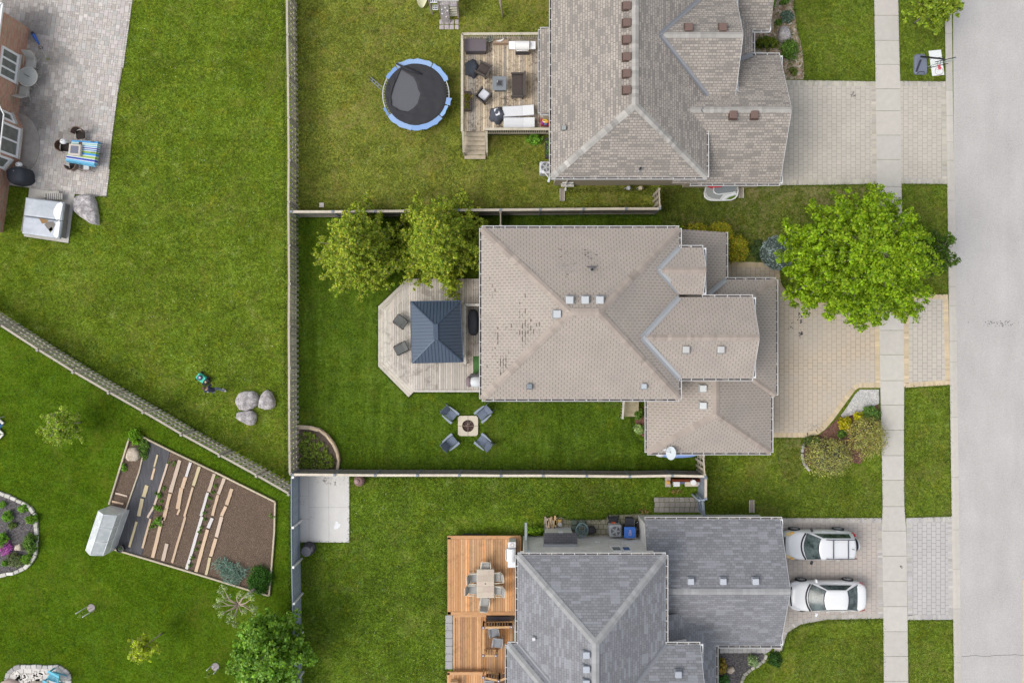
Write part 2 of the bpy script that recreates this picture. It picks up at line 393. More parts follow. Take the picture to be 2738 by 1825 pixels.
# road, kerb, sidewalk
def roadx(y): return 2546 + (2571-2546)*y/1825
sheet('road', [(roadx(-700),-700),(3900,-700),(3900,2600),(roadx(2600),2600)], -.012, m_asph)
kc = m_conc
m = MB(); js = [-700,-560,-420,-280,-180,-60,90,242,310,380,429,536,766,817,912,968,1115,1275,1415,1520,1626,1770,1900,2060,2300]
for a, b in zip(js, js[1:]):
    g = .012*S/2; k = RNG.uniform(.93,1.05); m.col = (k, k*.985, k*.95)
    y0, y1 = a+g, b-g; x0, x1 = roadx(y0), roadx(y1); w = 20.5
    A0, A1, B0, B1 = W(x0-w, y0), W(x1-w, y1), W(x0, y0), W(x1, y1)
    prof = [(0, -.03), (0, .035), (.38, .03), (.62, .015), (1, -.004), (1, -.03)]
    L0 = [Vector((A0.x+(B0.x-A0.x)*t, A0.y, z)) for t, z in prof]; L1 = [Vector((A1.x+(B1.x-A1.x)*t, A1.y, z)) for t, z in prof]
    for i in range(5): m.face([L1[i], L0[i], L0[i+1], L1[i+1]][::-1])
struct('kerb', m, kc)
m = MB(); sj = [-300,-234,-168,-102,-30,42,109,173,238,297,362,427,499,562,626,690,755,819,883,948,1017,1082,1149,1217,1283,1353,1418,1485,1553,1620,1687,1753,1819,1885,1950,2016,2082]
def swx(y):
    L = np.interp(y, [-400,0,218,500,900,1050,1250,1350,1400,1500,1600,1825,2300], [2330,2337,2341,2344,2351,2354,2358,2360,2357,2359,2361,2363,2370])
    Rr = np.interp(y, [-400,0,300,500,800,1000,1200,1350,1395,1500,1825,2300], [2396,2401,2408,2410,2415,2417,2416,2417,2422,2424,2428,2434])
    return L, Rr
for a, b in zip(sj, sj[1:]):
    k = RNG.uniform(.95,1.04); m.col = (k, k*RNG.uniform(.985,1.0), k*RNG.uniform(.95,.985)); y0, y1 = a+.45, b-.45
    (l0, r0), (l1, r1) = swx(y0), swx(y1); m.prism([XY(l0,y0), XY(r0,y0), XY(r1,y1), XY(l1,y1)], -.03, .03)
struct('sidewalk', m, m_conc)
m = MB(); m.prism([XY(2736,1548), XY(2741,1552), XY(2741,2300), XY(2736,2300)], -.02, -.006); m.col = (1,1,1)
struct('road_marking', m, plain('yellow_paint', (.75,.45,.09), .8, .1))
m = MB(); pts = [W(2571+i*18, 1753-4*i/10+RNG.normal()*1.2, -.008) for i in range(12)]
for a, b in zip(pts, pts[1:]): m.beam(a, b, .016, .008)
for _ in range(46):
    x, y = 2680+RNG.normal()*28, 862+abs(RNG.normal())*7-abs(RNG.normal())*3; p = W(x, y, -.008); m.box(p, (RNG.uniform(.02,.07), RNG.uniform(.02,.06), .006), RNG.uniform(0,3))
struct('road_crack', m, plain('tar', (.09,.09,.09), .9))
# driveways
sheet('driveway', [(2020,213),(2100,214),(2342,218),(2345,492),(2060,496)], .012, m_pvA)
sheet('driveway', [(2406,217),(2528,218),(2533,492),(2409,491)], .012, m_pvA)
curveT = [(1940,742),(1946,700),(2060,702),(2083,712),(2086,745),(2092,765),(2108,783),(2135,797),(2160,801),(2352,801)]
curveB = [(2355,1036),(2297,1036),(2287,1042),(2255,1085),(2228,1122),(2205,1148),(2188,1160),(2160,1169),(2000,1169)]
sheet('driveway', [(1940,742)]+curveT[1:]+curveB+[(1990,1169),(1990,742)], .012, m_pvB)
sheet('driveway', [(2415,787),(2534,787),(2541,1028),(2417,1036)], .012, m_pvB2)
sheet('driveway', [(2070,1384),(2357,1384),(2361,1652),(2210,1655),(2140,1668),(2105,1690),(2085,1740),(2070,1748)], .012, m_pvC)
sheet('driveway', [(2423,1384),(2546,1380),(2549,1655),(2427,1656)], .012, m_pvC2)
sheet('path', [(1925,1726),(2068,1726),(2060,1738),(2045,1747),(1925,1747)], .014, m_pvC2)
sheet('path', [(1925,128),(2045,128),(2045,145),(1925,145)], .014, m_pvA)
def soldier(pts, wid=.29, step=.15, z=.014, col=(.56,.45,.30), side=1, name='path', jit=.08, closed=False):
    P = [Vector((*XY(*p), z)) for p in pts]; m = MB(); acc = []
    for a, b in zip(P, P[1:]):
        L = (b-a).length; n = max(1, round(L/step)); d = (b-a)/n
        for i in range(n): acc.append((a+d*i, a+d*(i+1)))
    for a, b in acc:
        d = (b-a).normalized(); nrm = Vector((-d.y, d.x, 0))*side; k = 1+RNG.normal()*jit
        m.col = (col[0]*k, col[1]*k, col[2]*k*RNG.uniform(.93,1.05)); g = d*.006
        m.prism([(a+g).to_2d(), (b-g).to_2d(), (b-g+nrm*wid).to_2d(), (a+g+nrm*wid).to_2d()], z-.02, z+.004)
    return struct(name, m, m_colm)
soldier(curveT[3:], side=-1)
soldier([(1950,699),(2060,702)], side=-1)
soldier(curveB[:-1]+[(2068,1169)], side=-1)
soldier([(2351,880),(2354,1024)], side=-1)
soldier([(2417,800),(2417,1024)], side=1); soldier([(2535,800),(2540,1017)], side=-1)
soldier([(2415,1036),(2541,1028)], side=1); soldier([(2415,787),(2534,787)], side=-1)
gc = (.44,.41,.375)
soldier([(2095,1384),(2357,1384)], side=-1, col=gc); soldier([(2361,1652),(2210,1655),(2140,1668),(2105,1690),(2090,1738)], side=-1, col=gc)
soldier([(2359,1398),(2361,1640)], side=-1, col=gc); soldier([(2423,1398),(2427,1645)], side=1, col=(.45,.43,.41)); soldier([(2546,1394),(2549,1643)], side=-1, col=(.45,.43,.41))
soldier([(2423,1384),(2546,1380)], side=-1, col=(.45,.43,.41)); soldier([(2427,1656),(2549,1655)], side=1, col=(.45,.43,.41))
soldier([(2100,215),(2342,219)], side=-1, col=(.48,.45,.38)); soldier([(2090,495),(2345,491)], side=1, col=(.48,.45,.38))
soldier([(2342,232),(2345,478)], side=-1, col=(.46,.42,.36)); soldier([(2406,218),(2528,219)], side=-1, col=(.46,.43,.38)); soldier([(2409,491),(2533,492)], side=1, col=(.46,.43,.38))
soldier([(2528,232),(2533,478)], side=-1, col=(.47,.44,.38))
m = MB()
for cx, cy, sx_, sy_, n, k in ((2140,850,3,6,16,.14),(2141,893,3,5,14,.14),(2118,868,7,7,8,.2),(2292,872,4,3,8,.2),(2170,1146,22,7,26,.30),(2281,253,5,4,10,.24),(2410,1515,3,3,5,.25)):
    for _ in range(n):
        q = W(cx+RNG.normal()*sx_, cy+RNG.normal()*sy_, .02); m.col = (k,k*.93,k*.85); m.box((q.x, q.y, .0155 if cx < 2400 else .033), (RNG.uniform(.02,.11), RNG.uniform(.02,.12), .004), RNG.uniform(0,3))
struct('oil_stain', m, m_colm)
# random ashlar stone patio of the brick bungalow
def ashlar(name, poly, cell, ang, cols, z, mortar, dark=None):
    import mathutils
    P = [Vector(XY(*p)) for p in poly]; ca, sa = math.cos(ang), math.sin(ang)
    L = [(p.x*ca+p.y*sa, -p.x*sa+p.y*ca) for p in P]
    x0, y0 = min(a for a,_ in L), min(b for _,b in L); nx = int((max(a for a,_ in L)-x0)/cell)+1; ny = int((max(b for _,b in L)-y0)/cell)+1
    used = np.zeros((nx, ny), bool); m = MB(ang)
    def inside(x, y):
        c = False; n = len(L)
        for i in range(n):
            (xa, ya), (xb, yb) = L[i], L[(i+1) % n]
            if (ya > y) != (yb > y) and x < (xb-xa)*(y-ya)/(yb-ya)+xa: c = not c
        return c
    for i in range(nx):
        for j in range(ny):
            if used[i, j]: continue
            opts = [(1,1),(2,2),(2,1),(1,2),(2,2),(1,1),(2,3)]; w, h = opts[RNG.integers(len(opts))]
            if i+w > nx or j+h > ny or used[i:i+w, j:j+h].any(): w, h = 1, 1
            used[i:i+w, j:j+h] = True
            cx, cy = x0+(i+w/2)*cell, y0+(j+h/2)*cell
            ci = inside(x0+(i+.2)*cell, y0+(j+.2)*cell) and inside(x0+(i+w-.2)*cell, y0+(j+h-.2)*cell) and inside(x0+(i+w-.2)*cell, y0+(j+.2)*cell) and inside(x0+(i+.2)*cell, y0+(j+h-.2)*cell)
            if not ci:
                used[i:i+w, j:j+h] = False; used[i, j] = True; w = h = 1; cx, cy = x0+(i+.5)*cell, y0+(j+.5)*cell
                if not inside(cx, cy): continue
            g = .011; a, b, c, d = x0+i*cell+g, y0+j*cell+g, x0+(i+w)*cell-g, y0+(j+h)*cell-g
            k = 1+RNG.normal()*.08; cc = cols[RNG.integers(len(cols))]
            dd = dark(cx*ca-cy*sa, cx*sa+cy*ca) if dark else 1; k *= dd
            m.col = tuple(x*k for x in cc)
            m.prism([(x*ca-y*sa, x*sa+y*ca) for x, y in ((a,b),(c,b),(c,d),(a,d))], z-.02, z+RNG.uniform(-.002,.003))
    struct('patio', m, plain('patio_stone', (1,1,1), .95, .10, 3, bump=.6))
    mm = MB(); mm.prism([tuple(p) for p in P], z-.03, z-.008); struct('patio', mm, mortar)
def soot(x, y):   # old damp staining of the stones, a blotch with its own shape
    a = W(120,300); b = W(95,70); n = mnoise.noise(Vector((x*.55, y*.55, 3.1)))+.5*mnoise.noise(Vector((x*1.7, y*1.7, 8)))
    d = min(math.hypot((x-a.x)/2.0, (y-a.y)/4.2), 1.35*math.hypot((x-b.x)/2, (y-b.y)/3)+.3)
    return 1-.5*max(0, min(1, 1.25-d+n*.9))
ashlar('patio', [(-260,-240),(385,-240),(355,0),(342,80),(330,170),(315,255),(300,370),(293,440),(285,526),(251,523),(202,519),(80,502),(27,495),(-260,455)],
       .135, R_(-7.6), [(.52,.48,.44),(.46,.445,.42),(.48,.43,.39),(.56,.52,.485),(.51,.46,.445)], .03, plain('joint_sand', (.32,.29,.25), 1, .3), soot)
# ---------------- fences ----------------
def fence(name, label, tops, z=1.8, wood=None, style='shadow', posts=None, thick=.10, cap=.12, post_at=None, postcol=None, group=None, endpost=True, railside=1, bw=.14, gap=.14, dcol=1.0, postmat=None, capmat=None, capcol=(1.15,1.12,1.05)):
    """tops: pixel polyline of the fence's top rail; posts at every vertex"""
    wood = wood or m_wood_fence
    P = [Vector((*XY(x, y, z), 0)) for x, y in tops]; root = T(name, label, 'fence', P[0], group)
    for a, b in zip(P, P[1:]):
        d = (b-a); L = d.length; d.normalize(); nr = Vector((-d.y, d.x, 0)); m = MB()
        ang = math.atan2(d.y, d.x)
        if style == 'shadow':
            n = max(1, int(L/(bw+gap))); st = L/n
            for i in range(n):
                for sgn, of in ((1, .5), (-1, 0.0)):
                    k = dcol*RNG.uniform(.78,1.2); m.col = (k, k*.99, k*RNG.uniform(.93,1.02))
                    c = a+d*(st*(i+of)+.07)+nr*(sgn*.07); 
                    if (c-a).dot(d) > L: continue
                    m.box((c.x, c.y, z/2-.01), (bw, .018, z-.10), ang)
            m.col = (dcol*.9,)*3
            for zz in (.35, .95, z-.12): m.beam(a+Vector((0,0,zz)), b+Vector((0,0,zz)), .05, .09)
        else:
            n = max(1, int(L/.15)); st = L/n
            for i in range(n):
                k = dcol*RNG.uniform(.9,1.08); m.col = (k,k,k); c = a+d*(st*(i+.5))
                m.box((c.x, c.y, z/2), (st-.008, .022, z-.04), ang)
            m.col = (dcol*.9,)*3
            for zz in (.35, z-.2): m.beam(a+nr*.04*railside+Vector((0,0,zz)), b+nr*.04*railside+Vector((0,0,zz)), .05, .09)
        m.ob('panel', wood, root)
        if cap:
            m = MB(); k = RNG.uniform(.95,1.08); m.col = tuple(k*x for x in capcol)
            m.beam(a+d*.04+Vector((0,0,z)), b-d*.04+Vector((0,0,z)), cap, .035); m.ob('top_rail', capmat or wood, root)
    for i, p in enumerate(P):
        if not endpost and i in (0, len(P)-1): continue
        m = MB(); dn = (P[min(i+1, len(P)-1)]-P[max(i-1, 0)]).normalized(); pa = math.atan2(dn.y, dn.x)
        off = Vector((-dn.y, dn.x, 0))*(posts or 0)
        m.box((p.x+off.x, p.y+off.y, (z+.06)/2), (.10, .10, z+.06), pa); m.box((p.x+off.x, p.y+off.y, z+.07), (.13, .13, .03), pa)
        m.ob('post', postmat or wood, root)
    return root
lf = [(765,-120),(767,-18),(768,94),(770,204),(771,315),(772,430),(771,540),(772,656),(773,759),(772,873),(773,984),(773,1097),(774,1210),(775,1266)]
fence('wooden_fence', 'long pale weathered board fence with slatted gaps running up the middle of the picture', lf, posts=.06, dcol=1.5)
fence('wooden_fence', 'grey painted board fence with diagonal looking planks beside the concrete pad and big leafy tree', [(779,1275),(779,1409),(780,1515),(782,1612),(783,1720),(784,1830),(785,1930)],
      style='solid', wood=m_bluegrey, posts=.10, dcol=1.35, cap=.05, capmat=m_bluegrey, capcol=(1.1,1.1,1.1), postmat=m_white)
fence('wooden_fence', 'pale weathered slatted fence running diagonally between the brick bungalow lawn and the vegetable garden',
      [(-120,790),(0,868),(102,934),(197,993),(292,1048),(384,1100),(486,1160),(588,1216),(687,1270),(773,1319)], posts=-.06, dcol=1.5)
cf = dict(postmat=m_bluegrey, wood=m_wood_grey)
fence('wooden_fence', 'grey capped board fence with blue post caps behind the two pointed trees',
      [(779,566),(890,566),(1003,565),(1116,564),(1226,562),(1338,561),(1444,560),(1560,559),(1674,558),(1764,558)], style='solid', dcol=.62, cap=.14, capcol=(1.5,1.45,1.35), postmat=m_bluegrey, railside=-1)
fence('wooden_fence', 'pale capped board fence with blue post caps below the four garden chairs',
      [(781,1268),(895,1269),(1003,1270),(1116,1270),(1228,1270),(1339,1271),(1452,1271),(1568,1272),(1683,1273),(1797,1271),(1885,1273)], style='solid', dcol=.62, cap=.14, capcol=(1.65,1.6,1.5), postmat=m_bluegrey, railside=1)
fence('wooden_fence', 'short brown slatted fence closing the gap beside the tan house wall', [(1764,552),(1762,506)], z=1.7, wood=m_wood_grey, cap=.08, dcol=.9)
fence('wooden_fence', 'thin short fence between the capped fence and the north wall of the middle house', [(1338,567),(1338,604)], z=1.6, wood=m_wood_grey, cap=.06, style='solid')
fence('wooden_fence', 'short brown board fence below the satellite dish corner of the middle house', [(1881,1218),(1884,1268)], z=1.8, wood=m_wood_grey, cap=.07, style='shadow', dcol=.95)
fence('wooden_fence', 'short blue grey fence with pale cap beside the two white buckets', [(1887,1277),(1887,1332)], z=1.8, wood=m_bluegrey, cap=.14, capmat=m_wood_grey, capcol=(1.35,1.3,1.25), style='solid', dcol=1.0)
# garden gate
g = T('garden_gate', 'blue grey wooden garden gate standing ajar above the grey house corner', 'gate', (*XY(1880,1340), 0))
m = MB(); a, b = Vector((*XY(1882,1335,1.7),0)), Vector((*XY(1869,1336,1.7),0)); c2 = Vector((*XY(1886,1378,1.7),0))
for i in range(9):
    t = (i+.5)/9; p = a.lerp(c2, t); m.col = (RNG.uniform(.9,1.1),)*3; m.box((p.x,p.y,.85),(.10,.022,1.6), math.atan2((c2-a).y,(c2-a).x))
m.ob('panel', m_bluegrey, g); m = MB(); m.col=(1.1,1.1,1.1)
for zz in (.3, 1.5): m.beam(a+Vector((-.05,0,zz)), c2+Vector((-.05,0,zz)), .05, .09)
m.beam(a+Vector((-.05,0,.3)), c2+Vector((-.05,0,1.5)), .05, .09); m.ob('gate_frame', m_bluegrey, g)
m = MB(); m.col=(1.3,1.3,1.3)
for p in (a, b, c2): m.box((p.x, p.y, .9), (.1,.1,1.8))
m.beam((a.x,a.y,1.72),(b.x,b.y,1.72),.06,.1); m.ob('post', m_bluegrey, g)
# ---------------- houses ----------------
m_gutter = plain('gutter_white', (.60,.60,.59), .5, .06)
def zpl(x0, z0, p, sgn=1): return lambda x: z0 + sgn*(x-x0)*p
def gutter(root, p0, p1, out, mat=None, name='gutter', w=.125):
    """p0,p1: eave line (x,y,z); out: outward unit (x,y)"""
    p0, p1 = Vector(p0), Vector(p1); d = (p1-p0); L = d.length; d.normalize(); o = Vector((out[0], out[1], 0)); m = MB()
    ang = math.atan2(d.y, d.x); mid = (p0+p1)/2
    m.col = (1,1,1); c = mid+o*w; m.box((c.x, c.y, c.z-.05), (L+.02, .028, .12), ang)
    c = mid+o*.006; m.box((c.x, c.y, c.z-.07), (L, .012, .11), ang)
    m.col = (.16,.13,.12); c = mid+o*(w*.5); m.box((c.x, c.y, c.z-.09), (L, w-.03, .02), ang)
    m.col = (1,1,1); n = max(1, round(L/.62))
    for i in range(n+1):
        t = min(L-.02, max(.02, i*L/n)); c = p0+d*t+o*(w*.5); m.box((c.x, c.y, c.z-.005), (.035, w-.01, .012), ang)
    # leaf litter lying in the trough
    m.col = (.42,.36,.30)
    for i in range(int(L*1.2)):
        t = RNG.uniform(0, L); c = p0+d*t+o*(w*.5); m.box((c.x, c.y, c.z-.074), (RNG.uniform(.05,.3), w*.5, .012), ang+RNG.normal()*.08)
    return m.ob(name, mat or m_gutter, root)
def capstrip(roof, lines, mat, w=.17, col=(1,1,1), drop=.5, jit=.07, lift=.02):
    m = MB()
    for p0, p1 in lines:
        p0, p1 = Vector(p0), Vector(p1); d = p1-p0; L = d.length; d.normalize(); sd = d.cross(Vector((0,0,1))).normalized(); n = max(1, int(L/.2))
        for i in range(n):
            a, b = p0+d*(L*i/n)+Vector((0,0,lift)), p0+d*(L*(i+1)/n)+Vector((0,0,lift+.006)); k = 1+RNG.normal()*jit
            m.col = tuple(x*k for x in col); dz = Vector((0,0,-w*drop))
            m.face([a, a+sd*w+dz, b+sd*w+dz, b]); m.face([a, b, b-sd*w+dz, a-sd*w+dz])
    # orient all normals up
    return m.ob('ridge_cap', mat, roof)
def strip(roof, name, lines, mat, w=.16, lift=.03, col=(1,1,1)):
    m = MB(); m.col = col
    for p0, p1 in lines:
        p0, p1 = Vector(p0), Vector(p1); d = (p1-p0).normalized(); sd = d.cross(Vector((0,0,1))).normalized()*w; l = Vector((0,0,lift)); up = Vector((0,0,w*.35))
        m.face([p0+l, p0+sd+l+up, p1+sd+l+up, p1+l]); m.face([p0+l, p1+l, p1-sd+l+up, p0-sd+l+up])
    return m.ob(name, mat, roof)
def slopes(root, faces, mat, thick=.12, fascia=(.0,), name='roof', label=None, wear=()):
    """faces: list of 3-D polygons (tops); builds the sheet plus a thin edge skirt"""
    m = MB()
    for f in faces:
        f = [Vector(p) for p in f]; n = Vector((0,0,0))
        for i in range(len(f)): n += f[i].cross(f[(i+1) % len(f)])
        if n.z < 0: f = f[::-1]
        m.face(f); m.face([p-Vector((0,0,thick)) for p in f][::-1])
        for i in range(len(f)):
            a, b = f[i], f[(i+1) % len(f)]
            m.face([a, a-Vector((0,0,thick)), b-Vector((0,0,thick)), b])
    m.col = (.38,.35,.34)   # torn tabs showing the dark felt
    for f in wear: m.face(f)
    return m.ob(name, mat, root, label=label)
def hip4(x0, y0, x1, y1, z, pitch, axis='x', ra=None, rb=None, zr=None):
    """hip roof with ridge along axis; returns faces and lines"""
    if axis == 'x':
        h = (y1-y0)/2; zr = zr or z+h*pitch; ym = (y0+y1)/2; A = (x0+(ra if ra is not None else h), ym, zr); B = (x1-(rb if rb is not None else h), ym, zr)
        c = [(x0,y0,z),(x1,y0,z),(x1,y1,z),(x0,y1,z)]
        f = [[c[0],c[1],B,A],[c[1],c[2],B],[c[2],c[3],A,B],[c[3],c[0],A]]
        l = [(c[0],A),(c[3],A),(c[1],B),(c[2],B),(A,B)]
    else:
        h = (x1-x0)/2; zr = zr or z+h*pitch; xm = (x0+x1)/2; A = (xm, y0+(ra if ra is not None else h), zr); B = (xm, y1-(rb if rb is not None else h), zr)
        c = [(x0,y0,z),(x1,y0,z),(x1,y1,z),(x0,y1,z)]
        f = [[c[0],c[1],A],[c[1],c[2],B,A],[c[2],c[3],B],[c[3],c[0],A,B]]
        l = [(c[0],A),(c[1],A),(c[2],B),(c[3],B),(A,B)]
    return f, l
def slab(pts):  # 3-D face helper
    return [tuple(p) for p in pts]
def vent(roof, x, y, zfun, s=.34, col=(.62,.64,.66), pitchdir=(1,0), pitch=.5, kind='box', mat=None):
    z = zfun; m = MB(); ang = math.atan2(pitchdir[1], pitchdir[0]); 
    if kind == 'box':
        m.col = tuple(c*.55 for c in col); m.box((x, y, z+.03), (s*1.35, s*1.2, .05), ang)
        m.col = col; m.rbox((x, y, z+.17), (s, s, .14), .03, ang)
        m.col = tuple(c*.3 for c in col); m.box((x, y, z+.08), (s*.85, s*.85, .08), ang)
    else:
        m.col = (.05,.05,.05); m.lathe((x, y, z-.05), [(.06,0),(.06,.42),(.045,.42),(.045,.30)], 12)
        m.col = (.08,.08,.09); m.box((x, y+.17, z+.05), (.5, .07, .03), 0); m.col=(.25,.25,.25); m.lathe((x,y,z-.04),[(.14,0),(.12,.06),(.08,.10)],12)
    return m.ob('roof_vent', mat or m_col, roof)
def walls(root, polys, mat, name='wall'):
    m = MB()
    for poly, z0, z1 in polys: m.prism(poly, z0, z1)
    return m.ob(name, mat, root)
def rect(x0, y0, x1, y1): return [(x0,y0),(x1,y0),(x1,y1),(x0,y1)]
def window(root, a, b, z0, z1, out, panes=2, fm=None, gm=None, sill=True, depth=.06, fw=.07):
    """a,b: wall-line endpoints (x,y) of the opening, out: outward unit"""
    a, b = Vector((*a, 0)), Vector((*b, 0)); o = Vector((*out, 0)); d = b-a; L = d.length; d.normalize(); ang = math.atan2(d.y, d.x); zc = (z0+z1)/2; hh = z1-z0
    m = MB(); c = (a+b)/2+o*.03
    for t in (0, L): p = a+d*t+o*.03; m.box((p.x,p.y,zc),(fw,depth,hh+fw),ang)
    for z in (z0, z1): m.box((c.x,c.y,z),(L-fw,depth,fw),ang)
    for i in range(1, panes): p = a+d*(L*i/panes)+o*.03; m.box((p.x,p.y,zc),(fw*.8,depth*.9,hh-fw),ang)
    w = m.ob('window', fm or m_white, root)
    m = MB(); p = (a+b)/2+o*.015; m.box((p.x,p.y,zc),(L-fw*.5,.02,hh-fw*.5),ang); m.ob('pane', gm or m_glass, w)
    if sill: m = MB(); p = (a+b)/2+o*.09; m.box((p.x,p.y,z0-fw*.5-.03),(L+.2,.18,.06),ang); m.ob('sill', m_conc, w)
    return w
# ======== middle house (B), taupe three-tab shingles ========
B = T('house', 'middle two storey house with taupe shingle roof, white gutters and twin front gables', 'house', (3.7,1.5,0))
zb = 5.2; e = .125
bx0, by0 = XY(1282,1072,zb); bx1, by1 = XY(1822,604,zb); bx0 += e; by0 += e; bx1 -= e; by1 -= e
PB = .5
def zB(x, y): return zb+PB*min(x-bx0, bx1-x, y-by0, by1-y)
# missing-granule streaks and torn tabs on the west slope: little dark pieces of exposed felt
wearf = []
for (cx, cy, sx_, sy_, n) in ((1400,880,14,40,46),(1345,985,7,28,50),(1392,880,45,22,26),(1318,775,6,22,18),(1530,838,9,5,16),(1597,832,6,3,7),(1320,870,14,30,14),(1515,700,14,50,26),(1570,680,14,24,22),(1325,950,20,60,20)):
    for _ in range(n):
        x, y = XY(cx+RNG.normal()*sx_*.8, cy+RNG.normal()*sy_*.8, 6.1)
        x = bx0+round((x-bx0)/.145)*.145; z = zB(x, y)+.012; wface = (x-bx0) < min(y-by0, by1-y)
        dx, dy = (RNG.choice([.016,.02,.05]), RNG.uniform(.05,.26)); 
        if RNG.random()<.4: dx, dy = dy*.5, .018
        if not wface: dx, dy = dy*.6, dx
        # lie on the slope
        s = [(-dx/2,-dy/2),(dx/2,-dy/2),(dx/2,dy/2),(-dx/2,dy/2)]
        wearf.append([(x+a, y+b, zB(x+a, y+b)+.006) for a, b in s])
f, l = hip4(bx0, by0, bx1, by1, zb, PB); rB = slopes(B, f, m_shB, wear=wearf)
capB = (.96,.93,.90)
m_capB = plain('ridge_cap_taupe', (.345,.30,.265), .95, .07, 3); capstrip(rB, l, m_capB, .19, capB, .3)
walls(B, [(rect(bx0+.35, by0+.35, bx1-.35, by1-.35), 0, zb-.05)], m_brickT)
def gableE(root, y0, y1, xe, z, p, xw, mat, capm, over=.0, flash=None, zwall=0, wallmat=None, capcol=(1,1,1)):
    """gable roof with its ridge along x, gable end at xe (east); runs back to xw"""
    ym, h = (y0+y1)/2, (y1-y0)/2; zr = z+h*p
    r = slopes(root, [[(xw,y0,z),(xe,y0,z),(xe,ym,zr),(xw,ym,zr)], [(xw,y1,z),(xw,ym,zr),(xe,ym,zr),(xe,y1,z)]], mat)
    capstrip(r, [((xw+.05,ym,zr),(xe,ym,zr))], capm, .16, capcol, p)
    m = MB(); o = .03   # white rake boards
    for ya in (y0, y1):
        m.beam((xe+.012,ya,z-.10),(xe+.012,ym,zr-.10), .02, .16)
    m.ob('fascia', m_white, root)
    m = MB(); xi = xe-.35
    m.add([(xi,y0+.3,z-.1),(xi,y1-.3,z-.1),(xi,ym,zr-.16-.3*p)],[(0,1,2)]); m.ob('wall', wallmat or m_brickT, root)
    for ya, s in ((y0, 1), (y1, -1)):   # boxed eave returns with little gutters
        m = MB(); m.box((xe+.09, ya+s*.5, z-.11), (.19, 1.0, .10)); m.col = (.2,.2,.2); m.box((xe+.085, ya+s*.52, z-.058), (.10, .86, .012)); m.col=(1,1,1); m.box((xe+.085, ya+s*.45, z-.052), (.12, .04, .012)); m.box((xe+.085, ya+s*.8, z-.052), (.12, .04, .012)); m.ob('eave_return', m_white, root)
    return r, zr, ym
def Bw(px, z=zb): return XY(px, 0, z)[0]
def By(py, z=zb): return XY(0, py, z)[1]
# big gable
gy0, gy1 = By(1017)+e, By(788)-e; gx = Bw(2013); hg = (gy1-gy0)/2
r2, zr2, ym2 = gableE(B, gy0, gy1, gx, zb+.001, PB, bx1-hg-.1, m_shB, m_capB, capcol=capB)
m_flash = plain('grey_flashing', (.335,.345,.355), .55, .08)
strip(r2, 'valley_flashing', [((bx1,gy0,zb),(bx1-hg,ym2,zr2)),((bx1,gy1,zb),(bx1-hg,ym2,zr2))], m_flash, .15)
walls(B, [(rect(bx1-.5, gy0+.35, gx-.4, gy1-.35), 0, zb-.05)], m_brickT)
# small gable
sy0, sy1 = By(788)+.02, By(656)-e; sx = Bw(1880); hs_ = (sy1-sy0)/2
r1, zr1, ym1 = gableE(B, sy0, sy1, sx, zb+.002, PB, bx1-hs_-.1, m_shB, m_capB, capcol=capB)
strip(r1, 'valley_flashing', [((bx1,sy1,zb),(bx1-hs_,ym1,zr1)),((bx1-.02,sy0+.1,zb),(bx1-hs_,ym1,zr1))], m_flash, .13)
walls(B, [(rect(bx1-.5, sy0+.1, sx-.4, sy1-.3), 0, zb-.05)], m_brickT)
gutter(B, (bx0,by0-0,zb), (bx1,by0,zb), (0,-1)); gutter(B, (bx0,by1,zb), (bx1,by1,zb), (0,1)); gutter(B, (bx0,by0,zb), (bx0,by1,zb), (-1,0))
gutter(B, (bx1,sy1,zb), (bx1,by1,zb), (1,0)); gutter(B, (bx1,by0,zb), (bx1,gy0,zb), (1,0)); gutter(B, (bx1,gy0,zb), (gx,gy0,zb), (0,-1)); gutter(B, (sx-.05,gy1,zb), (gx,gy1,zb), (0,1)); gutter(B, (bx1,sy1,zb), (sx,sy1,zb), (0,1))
# porch shed roof and garage roofs at the lower level
zl = 2.7; px1 = Bw(1946,zl)-e; py1 = By(621,zl); 
w_ = bx1-.35; zt = zl+(px1-w_)*.42
rp = slopes(B, [[(px1,py1,zl),(w_,py1,zt),(w_,By(800,zl),zt),(px1,By(800,zl),zl)]], m_shB)
m = MB(); m.add([(px1-.02,py1-.02,zl-.1),(w_,py1-.02,zl-.1),(w_,py1-.02,zt-.1)],[(0,1,2)]); m.ob('wall', m_brickT, B)
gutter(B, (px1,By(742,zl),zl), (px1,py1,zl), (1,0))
walls(B, [(rect(bx1-.5, 3.3, px1-.45, py1-.3), 0, zl-.1)], m_brickT)
qx = Bw(2080,zl)-e; qy1 = By(742,zl)-e; qy0 = By(1062,zl)+e; qz = zl+1.25
ix, iy1, iy0 = qx-3.0, qy1-1.9, qy0+1.9; bk = Bw(1840,zl)
rq = slopes(B, [[(qx,qy0,zl),(qx,qy1,zl),(ix,iy1,qz),(ix,iy0,qz)], [(qx,qy1,zl),(bk,qy1,zl),(bk,iy1,qz),(ix,iy1,qz)], [(qx,qy0,zl),(ix,iy0,qz),(bk,iy0,qz),(bk,qy0,zl)]], m_shB)
capstrip(rq, [((qx,qy1,zl),(ix,iy1,qz)),((qx,qy0,zl),(ix,iy0,qz))], m_capB, .17, capB, .35)
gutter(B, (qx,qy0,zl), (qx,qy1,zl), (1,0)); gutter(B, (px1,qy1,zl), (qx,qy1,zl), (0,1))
strip(rq, 'valley_flashing', [((px1,qy1,zl+.01),(Bw(1895,3.6),By(785,3.6),3.55))], m_flash, .14, .05)
wx0, wy0 = XY(1725,1215,zl); wx0 += e; wy0 += e; wx1 = Bw(2067,zl)-e; xm = (wx0+wx1)/2; wz = zl+1.5; ry = By(1108,wz)
